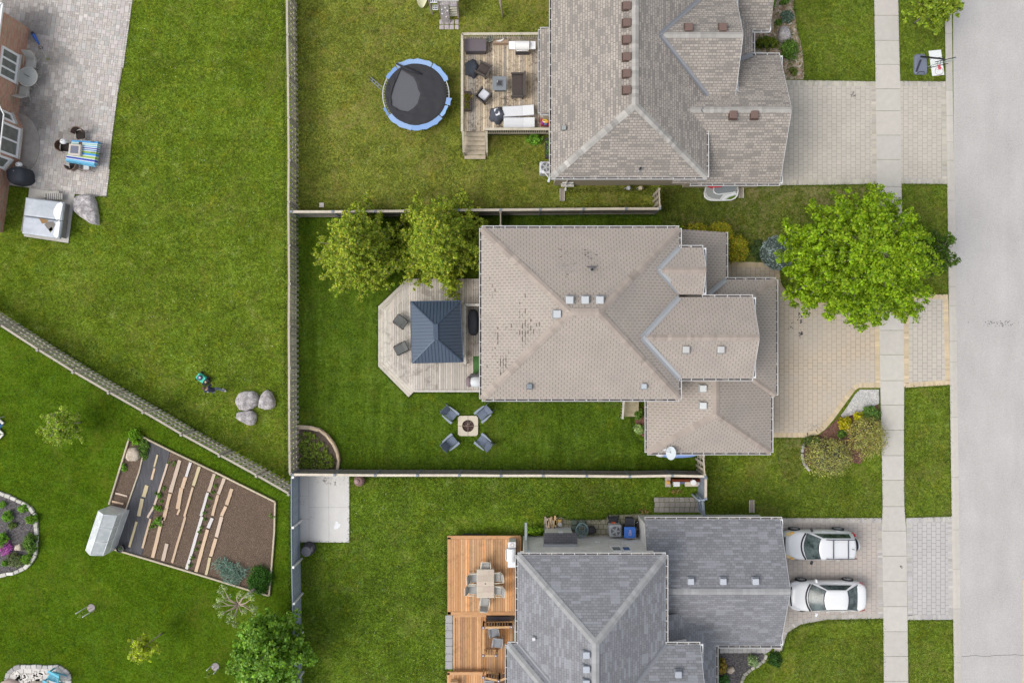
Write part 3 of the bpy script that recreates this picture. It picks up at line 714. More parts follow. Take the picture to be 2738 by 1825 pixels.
rw = slopes(B, [[(wx0,wy0,zl),(wx1,wy0,zl),(xm,ry,wz)], [(wx0,wy0,zl),(xm,ry,wz),(xm,-1.9,wz),(wx0,-1.9,zl)], [(wx1,wy0,zl),(wx1,-1.9,zl),(xm,-1.9,wz),(xm,ry,wz)]], m_shB)
capstrip(rw, [((wx0,wy0,zl),(xm,ry,wz)),((wx1,wy0,zl),(xm,ry,wz)),((xm,ry,wz),(xm,-1.9,wz))], m_capB, .19, capB, .35)
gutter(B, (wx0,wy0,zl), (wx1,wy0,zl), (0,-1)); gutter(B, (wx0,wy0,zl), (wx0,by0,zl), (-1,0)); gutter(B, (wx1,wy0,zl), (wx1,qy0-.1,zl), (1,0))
walls(B, [(rect(wx0+.35, wy0+.35, wx1-.35, -1.6), 0, zl-.05), (rect(bk, qy0+.35, qx-.45, qy1-.35), 0, zl-.05)], m_brickT)
# vents on the middle house
def zB(x, y): return zb+PB*min(x-bx0, bx1-x, y-by0, by1-y)
def vp(px, py, z): return XY(px, py, z)
for px_, py_ in ((1522,803),(1563,803),(1602,803)):
    x, y = vp(px_,py_,7.0); vent(rB, x, y, zB(x,y), .38, (.48,.50,.51), (0,1))
x, y = vp(1489,840,7.0); vent(rB, x, y, zB(x,y), .38, (.48,.50,.51), (1,0))
for px_, c in ((1416,(.20,.23,.25)),(1722,(.42,.46,.49))):
    x, y = vp(px_,1032,5.7); vent(rB, x, y, zB(x,y), .27, c, (0,1))
x, y = vp(1581,722,6.3); vent(rB, x, y, zB(x,y), .3, kind='pipe')
for px_ in (1833,1926):
    x, y = vp(px_,934,6.0); vent(r2, x, y, zr2-abs(y-ym2)*PB, .34, (.47,.465,.45), (0,1))
for py_ in (1037,1083):
    x, y = vp(1877,py_,3.8); vent(rw, x, y, zl+(x-wx0)*1.5/(xm-wx0), .36, (.60,.62,.60), (1,0))
# ======== top house (A) ========
A = T('house', 'top house with tan blended shingle roof and a row of brown roof vents', 'house', (6.4,14,0))
za = 4.2; ax0 = XY(1469,0,za)[0]+e; ax1 = XY(1895,0,za)[0]-e; ay0 = XY(0,479,za)[1]+e; axm = (ax0+ax1)/2; zar = za+(axm-ax0)*.5
ry = XY(0,280,zar)[1]; YT = 32.0
rA = slopes(A, [[(ax0,ay0,za),(ax1,ay0,za),(axm,ry,zar)], [(ax0,ay0,za),(axm,ry,zar),(axm,YT,zar),(ax0,YT,za)], [(ax1,ay0,za),(ax1,YT,za),(axm,YT,zar),(axm,ry,zar)]], m_shA)
m_capA = plain('ridge_cap_tan', (.335,.318,.292), .95, .10, 3)
capstrip(rA, [((ax0,ay0,za),(axm,ry,zar)),((ax1,ay0,za),(axm,ry,zar)),((axm,ry,zar),(axm,YT,zar))], m_capA, .19, (1,1,1), .42, .13)
walls(A, [(rect(ax0+.35, ay0+.4, ax1-.35, YT-.4), 0, za-.05)], m_brickT)
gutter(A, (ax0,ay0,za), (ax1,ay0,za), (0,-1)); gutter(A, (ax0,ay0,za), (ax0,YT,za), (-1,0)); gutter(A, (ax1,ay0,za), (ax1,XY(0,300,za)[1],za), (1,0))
cy0 = XY(0,265,za)[1]+e; cym = 16.35; cy1 = 2*cym-cy0; cx1 = XY(1966,0,za)[0]; ch_ = cym-cy0
rA2, zA2, _ = gableE(A, cy0, cy1, cx1, za+.002, .5, ax1-ch_-.15, m_shA, m_capA)
m_flashD = plain('dark_flashing', (.20,.205,.22), .6, .1)
strip(rA2, 'valley_flashing', [((ax1+.1,cy0,za),(ax1-ch_,cym,zA2)),((ax1,cy1,za),(ax1-ch_,cym,zA2))], m_flashD, .12)
gutter(A, (ax1+.1,cy0,za), (cx1,cy0,za), (0,-1))
walls(A, [(rect(ax1-.4, cy0+.35, cx1-.4, cy1-.35), 0, za-.1)], m_brickT)
zg = 2.9; dy0 = XY(0,496,zg)[1]+e; dy1 = XY(0,142,zg)[1]-e; dx1 = XY(2085,0,zg)[0]; dym = (dy0+dy1)/2
rA3, zA3, _ = gableE(A, dy0, dy1, dx1, zg, .5, ax1-1.6, m_shA, m_capA)
gutter(A, (XY(1845,0,zg)[0],dy0,zg), (dx1,dy0,zg), (0,-1)); gutter(A, (XY(2019,0,zg)[0],dy1,zg), (dx1,dy1,zg), (0,1))
strip(rA3, 'valley_flashing', [((XY(1875,0,4.7)[0],dym,zA3),(XY(1897,0,4.3)[0],XY(0,308,4.4)[1],4.25))], m_flashD, .12, .05)
walls(A, [(rect(ax1-.4, dy0+.35, dx1-.4, dy1-.35), 0, zg-.05)], m_brickT)
fx1 = XY(2018,0,zg)[0]-e; hx = cx1-.35; zf = zg+(fx1-hx)*.45
rA4 = slopes(A, [[(fx1,dy1-1.3,zg),(hx,dy1-1.3,zf),(hx,24,zf),(fx1,24,zg)]], m_shA)
gutter(A, (fx1,dy1+.1,zg), (fx1,XY(0,85,zg)[1],zg), (1,0)); walls(A, [(rect(hx-.5, dy1-1, fx1-.45, 24), 0, zg-.1)], m_brickT)
strip(rA4, 'valley_flashing', [((fx1,dy1,zg+.02),(XY(1975,0,3.6)[0],XY(0,160,3.6)[1],3.55))], m_flashD, .12, .06)
ex1 = XY(2059,0,zg)[0]; ey0 = XY(0,86,zg)[1]+e
rA5 = slopes(A, [[(hx,ey0,zg),(ex1,ey0,zg),(ex1,ey0+3,zg+1.4),(hx,ey0+3,zg+1.4)], [(hx,ey0+6,zg),(ex1,ey0+6,zg),(ex1,ey0+3,zg+1.4),(hx,ey0+3,zg+1.4)]], m_shA)
gutter(A, (fx1,ey0,zg), (ex1,ey0,zg), (0,-1)); walls(A, [(rect(hx, ey0+.35, ex1-.35, ey0+5.6), 0, zg-.05)], m_brickT)
m = MB(); m.box((ex1+.02, ey0+1.1, zg-.02), (.05, 2.3, .12)); m.ob('fascia', m_white, A)
lx0, ly0 = XY(1438,309,3.3); ly1 = XY(0,73,3.3)[1]
rA6 = slopes(A, [[(lx0+e,ly0+e,3.3),(ax0+.4,ly0+e,3.62),(ax0+.4,ly1-e,3.62),(lx0+e,ly1-e,3.3)]], m_shA, .1)
gutter(A, (lx0+e,ly0+e,3.3), (lx0+e,ly1-e,3.3), (-1,0), w=.10); gutter(A, (lx0+e,ly0+e,3.3), (ax0+.3,ly0+e,3.36), (0,-1), w=.10); gutter(A, (lx0+e,ly1-e,3.3), (ax0+.3,ly1-e,3.36), (0,1), w=.10)
walls(A, [(rect(lx0+.35, ly0+.3, ax0+.5, ly1-.3), 0, 3.2)], m_brickT)
def zA(x, y): return za+.5*min(x-ax0, ax1-x)
BR = (.155,.098,.08)
for py_ in (15,60,105,151,196,240):
    x, y = vp(1677,py_,6.3); vent(rA, x, y, zA(x,y), .40, BR, (1,0))
for px_ in (1840,1931):
    x, y = vp(px_,77,5.4); vent(rA2, x, y, zA2-abs(y-cym)*.5, .40, BR, (0,1))
for px_ in (1959,2016):
    x, y = vp(px_,309,4.6); vent(rA3, x, y, zA3-abs(y-dym)*.5, .40, BR, (0,1))
x, y = vp(1508,343,4.6); vent(rA, x, y, zA(x,y), .22, (.30,.31,.30), (1,0))
x, y = vp(1712,451,4.6); vent(rA, x, y, za+.5*(y-ay0), .3, kind='pipe')
# south wall bits of the top house
wy = ay0+.4
window(A, (XY(1672,0,2)[0],wy), (XY(1690,0,2)[0],wy), 1.9, 2.3, (0,-1), 1, sill=False)
window(A, (XY(1506,0,1)[0],wy), (XY(1532,0,1)[0],wy), .5, .9, (0,-1), 1)
def downspout(root, x, y, z, out, dirx=0, name='downspout', col=(.75,.75,.74), ext=None):
    m = MB(); m.col = col; o = Vector((*out, 0))
    p = Vector((x, y, 0)); m.beam(p+Vector((0,0,.15)), p+Vector((0,0,z-.4)), .08, .06); m.beam(p+Vector((0,0,z-.4)), p+o*.4+Vector((0,0,z-.1)), .08, .06)
    m.beam(p+Vector((0,0,.15)), p+o*.3+Vector((0,0,.06)), .08, .06); return m.ob(name, m_col, root)
def trough(px, py, L, rz, label, col=(.33,.29,.25)):
    t = T('splash_trough', label, 'splash trough', (*XY(px, py), 0)); v = W(px, py); m = MB(rz); m.col = col
    c, s = math.cos(rz), math.sin(rz)
    m.box((v.x, v.y, .03), (.26, L, .04), rz); m.ob('tray', m_colm, t); m = MB(); m.col = (.62,.58,.48)
    for sd in (-1, 1): m.box((v.x+sd*.13*c, v.y+sd*.13*s, .06), (.035, L, .10), rz)
    m.ob('edge', m_colm, t); return t
downspout(A, XY(1512,0)[0], wy-.05, za, (0,-1)); trough(1503,521,.75,0,'narrow wooden splash trough under the tan brick wall of the top house')
trough(1981,516,.62,0,'narrow wooden splash trough beside the white plastic pedal boat')
# ======== bottom house (C) ========
C = T('house', 'bottom house with grey shingle roof, pale ridge strips and long garage wing', 'house', (4.3,-16,0))
zc = 5.0; cx0 = XY(1378,0,zc)[0]+e; cxe = XY(1786,0,zc)[0]-e; cyn = XY(0,1477,zc)[1]-e; cxm = (cx0+cxe)/2; hc = cxm-cx0; zcr = zc+hc*.5; YB = -34.0
rC = slopes(C, [[(cx0,cyn,zc),(cxe,cyn,zc),(cxm,cyn-hc,zcr)], [(cx0,cyn,zc),(cxm,cyn-hc,zcr),(cxm,YB,zcr),(cx0,YB,zc)], [(cxe,cyn,zc),(cxe,YB,zc),(cxm,YB,zcr),(cxm,cyn-hc,zcr)]], m_shC)
m_capC = plain('ridge_cap_grey', (.30,.30,.305), .95, .08, 3)
capstrip(rC, [((cx0,cyn,zc),(cxm,cyn-hc,zcr)),((cxe,cyn,zc),(cxm,cyn-hc,zcr)),((cxm,cyn-hc,zcr),(cxm,YB,zcr))], m_capC, .19, (1,1,.98), .36)
cwy = -11.8
walls(C, [(rect(cx0+.35, YB+.4, cxe-.35, cwy), 0, zc-.05)], m_stoneC)
gy_ = XY(0,1716,zc)[1]-e
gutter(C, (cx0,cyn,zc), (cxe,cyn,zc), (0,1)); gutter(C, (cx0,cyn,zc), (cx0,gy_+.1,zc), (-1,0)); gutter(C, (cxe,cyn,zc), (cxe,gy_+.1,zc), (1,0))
# west wing
ux0 = XY(1351,0,zc)[0]+e; uh = 4.2; 
rC2 = slopes(C, [[(ux0,gy_,zc+.001),(ux0+uh,gy_-uh,zc+uh*.5),(cxm,gy_-uh,zc+uh*.5),(cxm,gy_,zc+.001)], [(ux0,gy_,zc+.001),(ux0,gy_-2*uh,zc),(ux0+uh,gy_-uh,zc+uh*.5)]], m_shC)
capstrip(rC2, [((ux0,gy_,zc),(ux0+uh,gy_-uh,zc+uh*.5))], m_capC, .19, (1,1,.98), .36)
strip(rC2, 'valley_flashing', [((cx0,gy_,zc),(cx0+4,gy_-4,zc+2))], m_flashD, .12)
gutter(C, (ux0,gy_,zc), (cx0,gy_,zc), (0,1)); gutter(C, (ux0,gy_,zc), (ux0,gy_-8,zc), (-1,0))
walls(C, [(rect(ux0+.35, gy_-8, cx0+.5, gy_-.35), 0, zc-.05)], m_stoneC)
# east cross gable
vx = XY(1872,0,zc)[0]; vh = 2.9
rC3, zC3, ymC3 = gableE(C, gy_-2*vh, gy_, vx, zc+.002, .5, cxe-vh-.1, m_shC, m_capC, wallmat=m_stoneC)
strip(rC3, 'valley_flashing', [((cxe,gy_,zc),(cxe-vh,ymC3,zC3))], m_flashD, .12)
gutter(C, (cxe,gy_,zc), (vx,gy_,zc), (0,1)); walls(C, [(rect(cxe-.5, gy_-2*vh+.3, vx-.4, gy_-.35), 0, zc-.1)], m_stoneC)
# garage wing
zk = 2.5; ky1 = XY(0,1382,zk)[1]-e; ky0 = XY(0,1731,zk)[1]+e; kx1 = XY(2086,0,zk)[0]; kx0 = XY(1724,0,zk)[0]
rC4, zC4, ymC4 = gableE(C, ky0, ky1, kx1, zk, .45, kx0, m_shC, m_capC, wallmat=m_stoneC, capcol=(1,1,.98))
gutter(C, (kx0,ky1,zk), (kx1+.1,ky1,zk), (0,1)); gutter(C, (XY(1920,0,zk)[0],ky0,zk), (kx1+.1,ky0,zk), (0,-1))
walls(C, [(rect(kx0+.02, ky0+.35, kx1-.4, ky1-.3), 0, zk-.05)], m_stoneC)
m = MB(); m.add([(kx0+.03,ky0+.35,zk-.1),(kx0+.03,ymC4,zC4-.15),(kx0+.03,ky1-.3,zk-.1)],[(0,1,2)]); m.ob('wall', m_stoneC, C)
# porch slope
ox1 = XY(1920,0,zk)[0]-e; ow = cxe-.35; zo = zk+(ox1-ow)*.42
rC5 = slopes(C, [[(ox1,ky0+2.2,zk),(ow,ky0+2.2,zo),(ow,-24,zo),(ox1,-24,zk)]], m_shC)
gutter(C, (ox1,ky0,zk), (ox1,-24,zk), (1,0)); walls(C, [(rect(ow, -24, ox1-.45, ky0+.5), 0, zk-.1)], m_stoneC)
def zC(x, y): return zc+.5*min(x-cx0, cxe-x)
for py_ in (1745,1783,1820):
    x, y = vp(1567,py_,6.7); vent(rC, x, y, zC(x,y), .34, (.40,.43,.47), (1,0))
x, y = vp(1427,1701,5.3); vent(rC, x, y, zC(x,y), .16, (.62,.62,.62), (1,0))
for px_ in (1849,1936,2023):
    x, y = vp(px_,1556,4.2); vent(rC4, x, y, zC4-abs(y-ymC4)*.45, .34, (.44,.46,.50), (0,1))
x, y = vp(1814,1802,5.8); vent(rC3, x, y, zC3-abs(y-ymC3)*.5, .34, (.36,.38,.42), (0,1))
# bay with its own little shingled roof on the north wall
walls(C, [(rect(XY(1458,0,1)[0], cwy-.05, XY(1529,0,1)[0], -11.28), 0, 2.1)], m_white, 'bay')
slopes(C, [[(XY(1453,0,2)[0],-11.12,2.05),(XY(1542,0,2)[0],-11.12,2.05),(XY(1542,0,2)[0],-11.66,2.42),(XY(1453,0,2)[0],-11.66,2.42)]], m_shD, .06)
m = MB(); m.box(((XY(1453,0,2.4)[0]+XY(1542,0,2.4)[0])/2, -11.72, 2.46), (1.95,.14,.06)); m.ob('flashing', m_flash, C)
for a, b in ((1636,1661),(1664,1686)):
    window(C, (XY(a,0,3)[0],cwy), (XY(b,0,3)[0],cwy), 2.5, 3.4, (0,1), 1, fw=.08, sill=(a==1636))
m = MB()
for i in range(3): m.lathe((XY(1584+i*5,0)[0], cwy+.05, 1.6), [(.05,0),(.05,.05),(.035,.07)], 8)
m.ob('wall_vent', m_white, C)
m = MB(); m.box((XY(1495,0)[0], -11.22, 1.4), (.28,.12,.2)); m.ob('exhaust_hood', m_white, C)
downspout(C, XY(1409,0)[0], cwy+.06, zc, (0,1), col=(.32,.37,.39)); trough(2009,1352,.75,0,'small wooden splash trough on the lawn above the grey garage roof')
# doors and windows on the fronts
for root, x, yc, w, z in ((B,qx-.45,1.4,2.5,2.2),(B,qx-.45,-1.5,2.5,2.2),(A,dx1-.4,dym,4.8,2.2),(C,kx1-.4,ymC4,5.0,2.1)):
    m = MB()
    for i in range(4): m.box((x+.03, yc, .27+i*.53), (.05, w, .50))
    m.ob('garage_door', m_white, root)
for root, x, yc, z0 in ((B,gx-.4,ym2,3.4),(B,sx-.4,ym1,3.6),(A,cx1-.4,cym,1.6),(C,vx-.4,ymC3,3.2)):
    window(root, (x,yc-.7), (x,yc+.7), z0, z0+1.2, (1,0), 2)
for root, x, yc, z0 in ((B,bx0+.35,4.6,3.4),(B,bx0+.35,-1.6,3.4),(A,ax0+.35,11,1.8),(C,cx0+.35,-13.2,1.6)):
    window(root, (x,yc-.8), (x,yc+.8), z0, z0+1.3, (-1,0), 2)
m = MB(); m.box((bx0+.33, 1.2, 1.6), (.04,1.9,2.1)); m.ob('patio_door', m_glass, B)
m = MB(); m.box((px1-.43, 4.0, 1.15), (.05,.95,2.1)); m.ob('door', plain('door_paint', (.16,.05,.04), .5), B)
# ======== brick bungalow on the left ========
D = T('house', 'red brick bungalow with white framed windows at the left edge', 'house', (-29.5,10,0))
q0 = Vector(XY(79,77)); q1 = Vector(XY(50,311)); b1 = Vector(XY(65,347)); b2 = Vector(XY(56,430)); q2 = Vector(XY(30,462)); q3 = Vector(XY(8,622)); 
dq = (q1-q0).normalized(); inw = Vector((dq.y, -dq.x))   # points west
if inw.x > 0: inw = -inw
far = 9
poly = [q0, q1, b1, b2, q2, q3, q3+inw*far, q0+inw*far]
walls(D, [([tuple(p) for p in poly], 0, 2.55)], m_brickR)
# hip roof over it with a soffit
over = .35; n0 = -inw
e0, e3 = q0-dq*over+n0*.02, q3+dq*over+n0*.02
zE = 2.62
pe = [(e0+n0*over*0), (e3), (e3+inw*(far+.7)), (e0+inw*(far+.7))]
rg0, rg1 = (pe[0]+pe[3])/2+dq*4, (pe[1]+pe[2])/2-dq*4
V3 = lambda p, z: (p.x, p.y, z)
rD = slopes(D, [[V3(pe[0],zE),V3(pe[1],zE),V3(rg1,4.6),V3(rg0,4.6)], [V3(pe[1],zE),V3(pe[2],zE),V3(rg1,4.6)], [V3(pe[2],zE),V3(pe[3],zE),V3(rg0,4.6),V3(rg1,4.6)], [V3(pe[3],zE),V3(pe[0],zE),V3(rg0,4.6)]], m_shW, .1)
m = MB(); a, b = V3(pe[0]+n0*.05,zE-.02), V3(pe[1]+n0*.05,zE-.02); m.beam(a, b, .12, .12); a2 = V3(pe[3],zE-.02); m.beam(a, a2, .12, .12); m.ob('gutter', m_white, D)
# bay roof
z1_ = 2.45
slopes(D, [[V3(q1+n0*.05-dq*.3,3.0), V3(b1+n0*.28-dq*.2,z1_), V3(b2+n0*.28+dq*.15,z1_), V3(q2+n0*.05+dq*.2,3.0)]], m_shW, .08)
m = MB(); pts = [V3(q1+n0*.25-dq*.45,z1_+.12), V3(b1+n0*.36-dq*.25,z1_-.02), V3(b2+n0*.36+dq*.2,z1_-.02), V3(q2+n0*.2+dq*.45,z1_+.1)]
for a, b in zip(pts, pts[1:]): m.beam(a, b, .05, .07)
m.ob('gutter', m_white, D)
def wwin(a, b, t0, t1, z0, z1, panes):
    d = (b-a); p, q = a+d*t0, a+d*t1; dd = d.normalized(); o = Vector((-dd.y, dd.x)); o = o if o.x > 0 else -o
    window(D, tuple(p), tuple(q), z0, z1, tuple(o), panes, fw=.13, depth=.08, gm=glassm('bungalow_glass'+str(t0), (.20,.21,.19), .15), fm=plain('bright_white', (.85,.85,.86), .5, .03))
wwin(q0, q1, .36, .66, .75, 2.12, 3); wwin(b1, b2, .06, .94, .5, 2.1, 2); wwin(q1, b1, .2, .8, .9, 2.1, 1); wwin(b2, q2, .15, .85, .9, 2.1, 1)
# paved landing step in front of the bay
m = MB(); c = (q1+q2)/2; pl = []
for i in range(15):
    a = -math.pi/2+math.pi*i/14+math.atan2(n0.y, n0.x); pl.append((c.x+1.55*math.cos(a), c.y+1.95*math.sin(a)))
m.prism(pl, 0, .07); o = m.ob('landing_step', plain('landing_stone', (.33,.30,.27), .95, .25, 3), label='low curved stone landing in front of the brick bay window', category='step')
# ---------------- vegetation ----------------
def crownleaves(root, clumps, per, cr, ls, cols, rng, name='crown', mat=None, up=.9, flat=.6, jit=.16, tipcols=None):
    C = np.array([c for c, _ in clumps]); S_ = np.array([s for _, s in clumps]); n = len(C)
    idx = np.repeat(np.arange(n), per); off = rng.normal(size=(len(idx), 3)); off /= np.linalg.norm(off, axis=1, keepdims=True)
    rr = rng.random((len(idx), 1))**.45; off = off*rr*cr*S_[idx][:, None]; off[:, 2] *= flat
    P = C[idx]+off; N = off/(cr*.6)+np.array([0, 0, up])+rng.normal(size=P.shape)*.55
    col = pickcol(cols, len(P), rng, jit)*(1+.14*rng.normal(size=n))[idx][:, None]
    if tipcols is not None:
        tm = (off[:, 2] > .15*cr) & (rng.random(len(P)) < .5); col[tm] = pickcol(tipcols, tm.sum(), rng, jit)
    return leafmesh(name, mat or m_leaf, root, leafquads(P, N, ls, rng), np.clip(col, .004, .9))
def tree(name, label, cat, base, h, Rx, Ry, cols, nb=60, per=60, cr=.38, ls=.14, top=None, trunk=.16, h0=.25, seed=1, prof=None, twigs=2, vis=False, clstep=.55, group=None, lean=(0,0), up=.9, barkcol=(1,1,1), start=.35, tips=None, rise=.12, limb_r=.045, mat=None):
    rng = np.random.default_rng(seed); b = Vector((base[0], base[1], 0)); root = T(name, label, cat, b, group)
    prof = prof or (lambda t: math.sin(math.pi*min(1, max(0, (t*.86+.14)))**.8)**.6)
    mt = MB(); mt.col = barkcol; tp = [b+Vector((lean[0]*t, lean[1]*t, h*.93*t)) for t in (0, .1, .3, .55, .8, 1)]
    tp = [p+Vector((rng.normal()*.03*h/5, rng.normal()*.03*h/5, 0)) if i > 1 else p for i, p in enumerate(tp)]
    mt.tube([p for p in tp], [trunk*1.25, trunk, trunk*.8, trunk*.6, trunk*.35, trunk*.1], 8); mt.ob('trunk', m_bark, root)
    ml = MB(); ml.col = barkcol; cl = []
    for i in range(nb):
        t = h0+(1-h0)*((i+.5)/nb); az = i*2.39996+rng.normal()*.25; L = prof((t-h0)/(1-h0))*(.72+.36*rng.random())
        s0 = b+Vector((lean[0]*t, lean[1]*t, h*.93*t*.95)); dx, dy = math.cos(az)*Rx*L, math.sin(az)*Ry*L
        lob = 1+.06*math.sin(3*az+seed)+.05*math.sin(5*az+2*seed); dx *= lob; dy *= lob
        ez = rise*h*(.4+.8*rng.random())*(1-.3*t)
        pts = [s0+Vector((dx*u, dy*u, ez*math.sin(u*1.7)*.9)) + Vector(rng.normal(size=3)*.05*u) for u in (0, .3, .6, .85, 1)]
        ml.tube(pts, [limb_r*(1-.75*u)*(1.2-.7*t) for u in (0, .3, .6, .85, 1)], 5, cap=False)
        Ln = math.hypot(dx, dy); u = start
        while u <= 1.01:
            k = int(u*4-1e-6); a, c = pts[min(k, 4)], pts[min(k+1, 4)]; p = a.lerp(c, max(0, min(1, u*4-k)))
            p = pts[0].lerp(pts[-1], u); p.z = s0.z+ez*math.sin(u*1.7)*.9
            cl.append((tuple(p), .75+.45*rng.random()))
            for _ in range(twigs):
                g3 = np.clip(rng.normal(size=3), -1.3, 1.3); q = p+Vector((g3[0]*.28, g3[1]*.28, g3[2]*.14))*(cr/.38)*1.5
                cl.append((tuple(q), .55+.4*rng.random()))
                if vis: ml.tube([p, q], [.012, .006], 4, cap=False)
            u += clstep/max(Ln, .4)*(.8+.4*rng.random())
    if ml.f: ml.ob('limbs', m_bark, root)
    crownleaves(root, cl, per, cr, ls, cols, rng, up=up, tipcols=tips, mat=mat)
    return root
def bush(label, px, py, rpx, h=.7, cols=None, n=None, ry=None, ls=.09, seed=None, name='shrub', cat='shrub', core=(.02,.035,.008), group=None, per=26, rz=0, mat=None, up=.8, base=0, tips=None, coreamt=.8):
    k = S; v = W(px, py, h*.5); rx = rpx/k; ryy = (ry or rpx)/k; seed = seed if seed is not None else int(px+py*3) % 9973; rng = np.random.default_rng(seed)
    root = T(name, label, cat, (v.x, v.y, base), group); m = MB(); m.col = core
    m.blob((v.x, v.y, base+h*.30), (rx*coreamt*.9, ryy*coreamt*.9, h*.36), .25, 2, seed, 14, 8, -.8); m.ob('stems', m_colm, root)
    n = n or max(14, int(60*rx*ryy*4+12)); cl = []
    cols = [tuple(min(.75, x*1.35) for x in c) for c in cols]
    for _ in range(n):
        d = rng.normal(size=3); d[2] = abs(d[2])*1.2+.05; d /= np.linalg.norm(d); r = .72+.32*rng.random()
        cl.append(((v.x+d[0]*rx*r, v.y+d[1]*ryy*r, base+h*.25+d[2]*h*.7*r), .8+.4*rng.random()))
    crownleaves(root, cl, per, min(rx, ryy)*.30+.05, ls, cols, rng, name='foliage', mat=mat, up=up, tipcols=tips)
    if rz: pass
    return root
G_maple = [(.215,.35,.008),(.27,.42,.010),(.13,.25,.008),(.32,.47,.018)]
G_tree = [(.37,.46,.035),(.27,.39,.03),(.43,.50,.045),(.15,.26,.025),(.29,.39,.04)]
G_dark = [(.07,.15,.02),(.11,.20,.03),(.15,.25,.04)]
G_mid = [(.11,.25,.018),(.16,.32,.03),(.20,.38,.05)]
G_big = [(.17,.33,.02),(.23,.42,.03),(.31,.51,.055),(.11,.23,.014)]
def broad(t): return (1-(max(0, t-.25)/.80)**2)**.5 if t > .25 else .80+.20*t/.25
x, y = XY(2319,693,5.2)
tree('maple_tree', 'large bright green leafy tree overhanging the sidewalk in front of the middle house', 'tree', (x-.1, y+.1), 8.2, 3.98, 3.95, G_maple, nb=185, per=46, cr=.33, ls=.14, seed=4, prof=broad, h0=.22, trunk=.17, clstep=.66, twigs=3, start=.36, tips=[(.31,.46,.015),(.36,.50,.03)])
x, y = XY(2524,668,3.4)
tree('street_tree', 'small darker green tree poking out beyond the big bright tree over the kerb', 'tree', (x-.25, y), 4.3, 1.25, 1.25, [(.085,.17,.012),(.12,.21,.02),(.06,.12,.012)], nb=34, per=34, cr=.26, ls=.12, seed=9, prof=broad, h0=.35, trunk=.06, clstep=.4)
x, y = XY(2512,4,3.2)
tree('street_tree', 'young yellow green street tree at the top edge above the basketball hoop', 'tree', (x+.25, y+.1), 4.0, 1.35, 1.42, [(.28,.38,.03),(.36,.46,.04),(.20,.30,.025)], nb=46, per=40, cr=.24, ls=.13, seed=12, prof=broad, h0=.35, trunk=.05, clstep=.42)
def cone(t): return (1.0-.86*t)*(1 if t < .8 else 1)
for px, py, rx, ry, hh, sd, lab in ((958,664,3.15,3.3,6.4,21,'left one of two pointed yellow green trees, with bare pale branches showing'),(1174,640,3.05,3.3,6.8,26,'right one of two pointed yellow green trees, denser and touching the taupe roof')):
    x, y = XY(px, py, 3.0)
    tree('pointed_tree', lab, 'tree', (x, y), hh, rx, ry, G_tree, nb=190 if sd==21 else 270, per=22, cr=.18, ls=.10, seed=sd, prof=cone, h0=.06, trunk=.12, clstep=.24, twigs=3, vis=False, start=.22, rise=.10, limb_r=.03, barkcol=(1.7,1.6,1.4) if sd==21 else (1,1,1), tips=[(.58,.62,.06),(.62,.58,.07),(.46,.58,.05)])
x, y = XY(706,1772,4.2)
tree('leafy_tree', 'dense green tree growing over the grey fence at the bottom edge', 'tree', (x, y), 5.6, 2.0, 2.15, G_big, nb=90, per=34, cr=.34, ls=.17, seed=33, prof=broad, h0=.2, trunk=.14, clstep=.55, twigs=3, tips=[(.30,.52,.10),(.26,.48,.08)])
x, y = XY(146,1138,2.4)
tree('fruit_tree', 'small airy yellow green tree alone on the lawn below the diagonal fence', 'tree', (x+.1, y-.05), 3.2, 1.05, 1.2, [(.36,.52,.04),(.44,.56,.06),(.24,.40,.03),(.52,.60,.10)], nb=40, per=34, cr=.20, ls=.10, seed=41, prof=broad, h0=.35, trunk=.05, clstep=.35, vis=True, barkcol=(1.8,1.7,1.6))
x, y = XY(629,1618,2.2)
rng = np.random.default_rng(5); root = T('gnarled_tree', 'small gnarled tree with bare pale twisting limbs and a leafy ring by the garden corner', 'tree', (x+.55, y+.35, 0)); b = Vector((x+.55, y+.35, 0))
m = MB(); m.col = (1.9,1.8,1.7); m.tube([b, b+Vector((-.1,0,.6)), b+Vector((-.35,-.15,1.2)), b+Vector((-.6,-.4,1.6))], [.10,.08,.07,.06], 8); m.ob('trunk', m_bark, root)
ml = MB(); ml.col = (1.9,1.8,1.7); cl = []; c0 = b+Vector((-.6,-.4,1.6))
for px, py in ((590,1580),(598,1600),(582,1622),(590,1640),(612,1655),(630,1665),(622,1648),(648,1640),(672,1632),(678,1640),(672,1600),(664,1590),(640,1588),(600,1572),(585,1605)):
    q = Vector((*XY(px, py, 2.3), 2.0+rng.random()*.5)); mid = c0.lerp(q, .5)+Vector((rng.normal()*.12, rng.normal()*.12, .15))
    ml.tube([c0, c0.lerp(mid, .5)+Vector((.05,-.04,.08)), mid, q], [.05,.04,.03,.012], 6, cap=False); cl += [(tuple(q), 1), (tuple(q+Vector(rng.normal(size=3)*.12)), .8)]
ml.ob('limbs', m_bark, root); crownleaves(root, cl, 48, .22, .085, [(.32,.42,.12),(.22,.34,.05),(.62,.68,.5),(.40,.50,.14)], rng)
x, y = XY(364,1742,2.2)
tree('sapling', 'young yellow green sapling leaning from its trunk near the bottom patio', 'tree', (x+.5, y+.25), 2.9, .8, .8, [(.50,.60,.03),(.58,.66,.06),(.34,.46,.03)], nb=24, per=36, cr=.17, ls=.10, seed=52, prof=broad, h0=.5, trunk=.035, lean=(-.35,-.2), clstep=.3, vis=True, barkcol=(1.8,1.7,1.7))
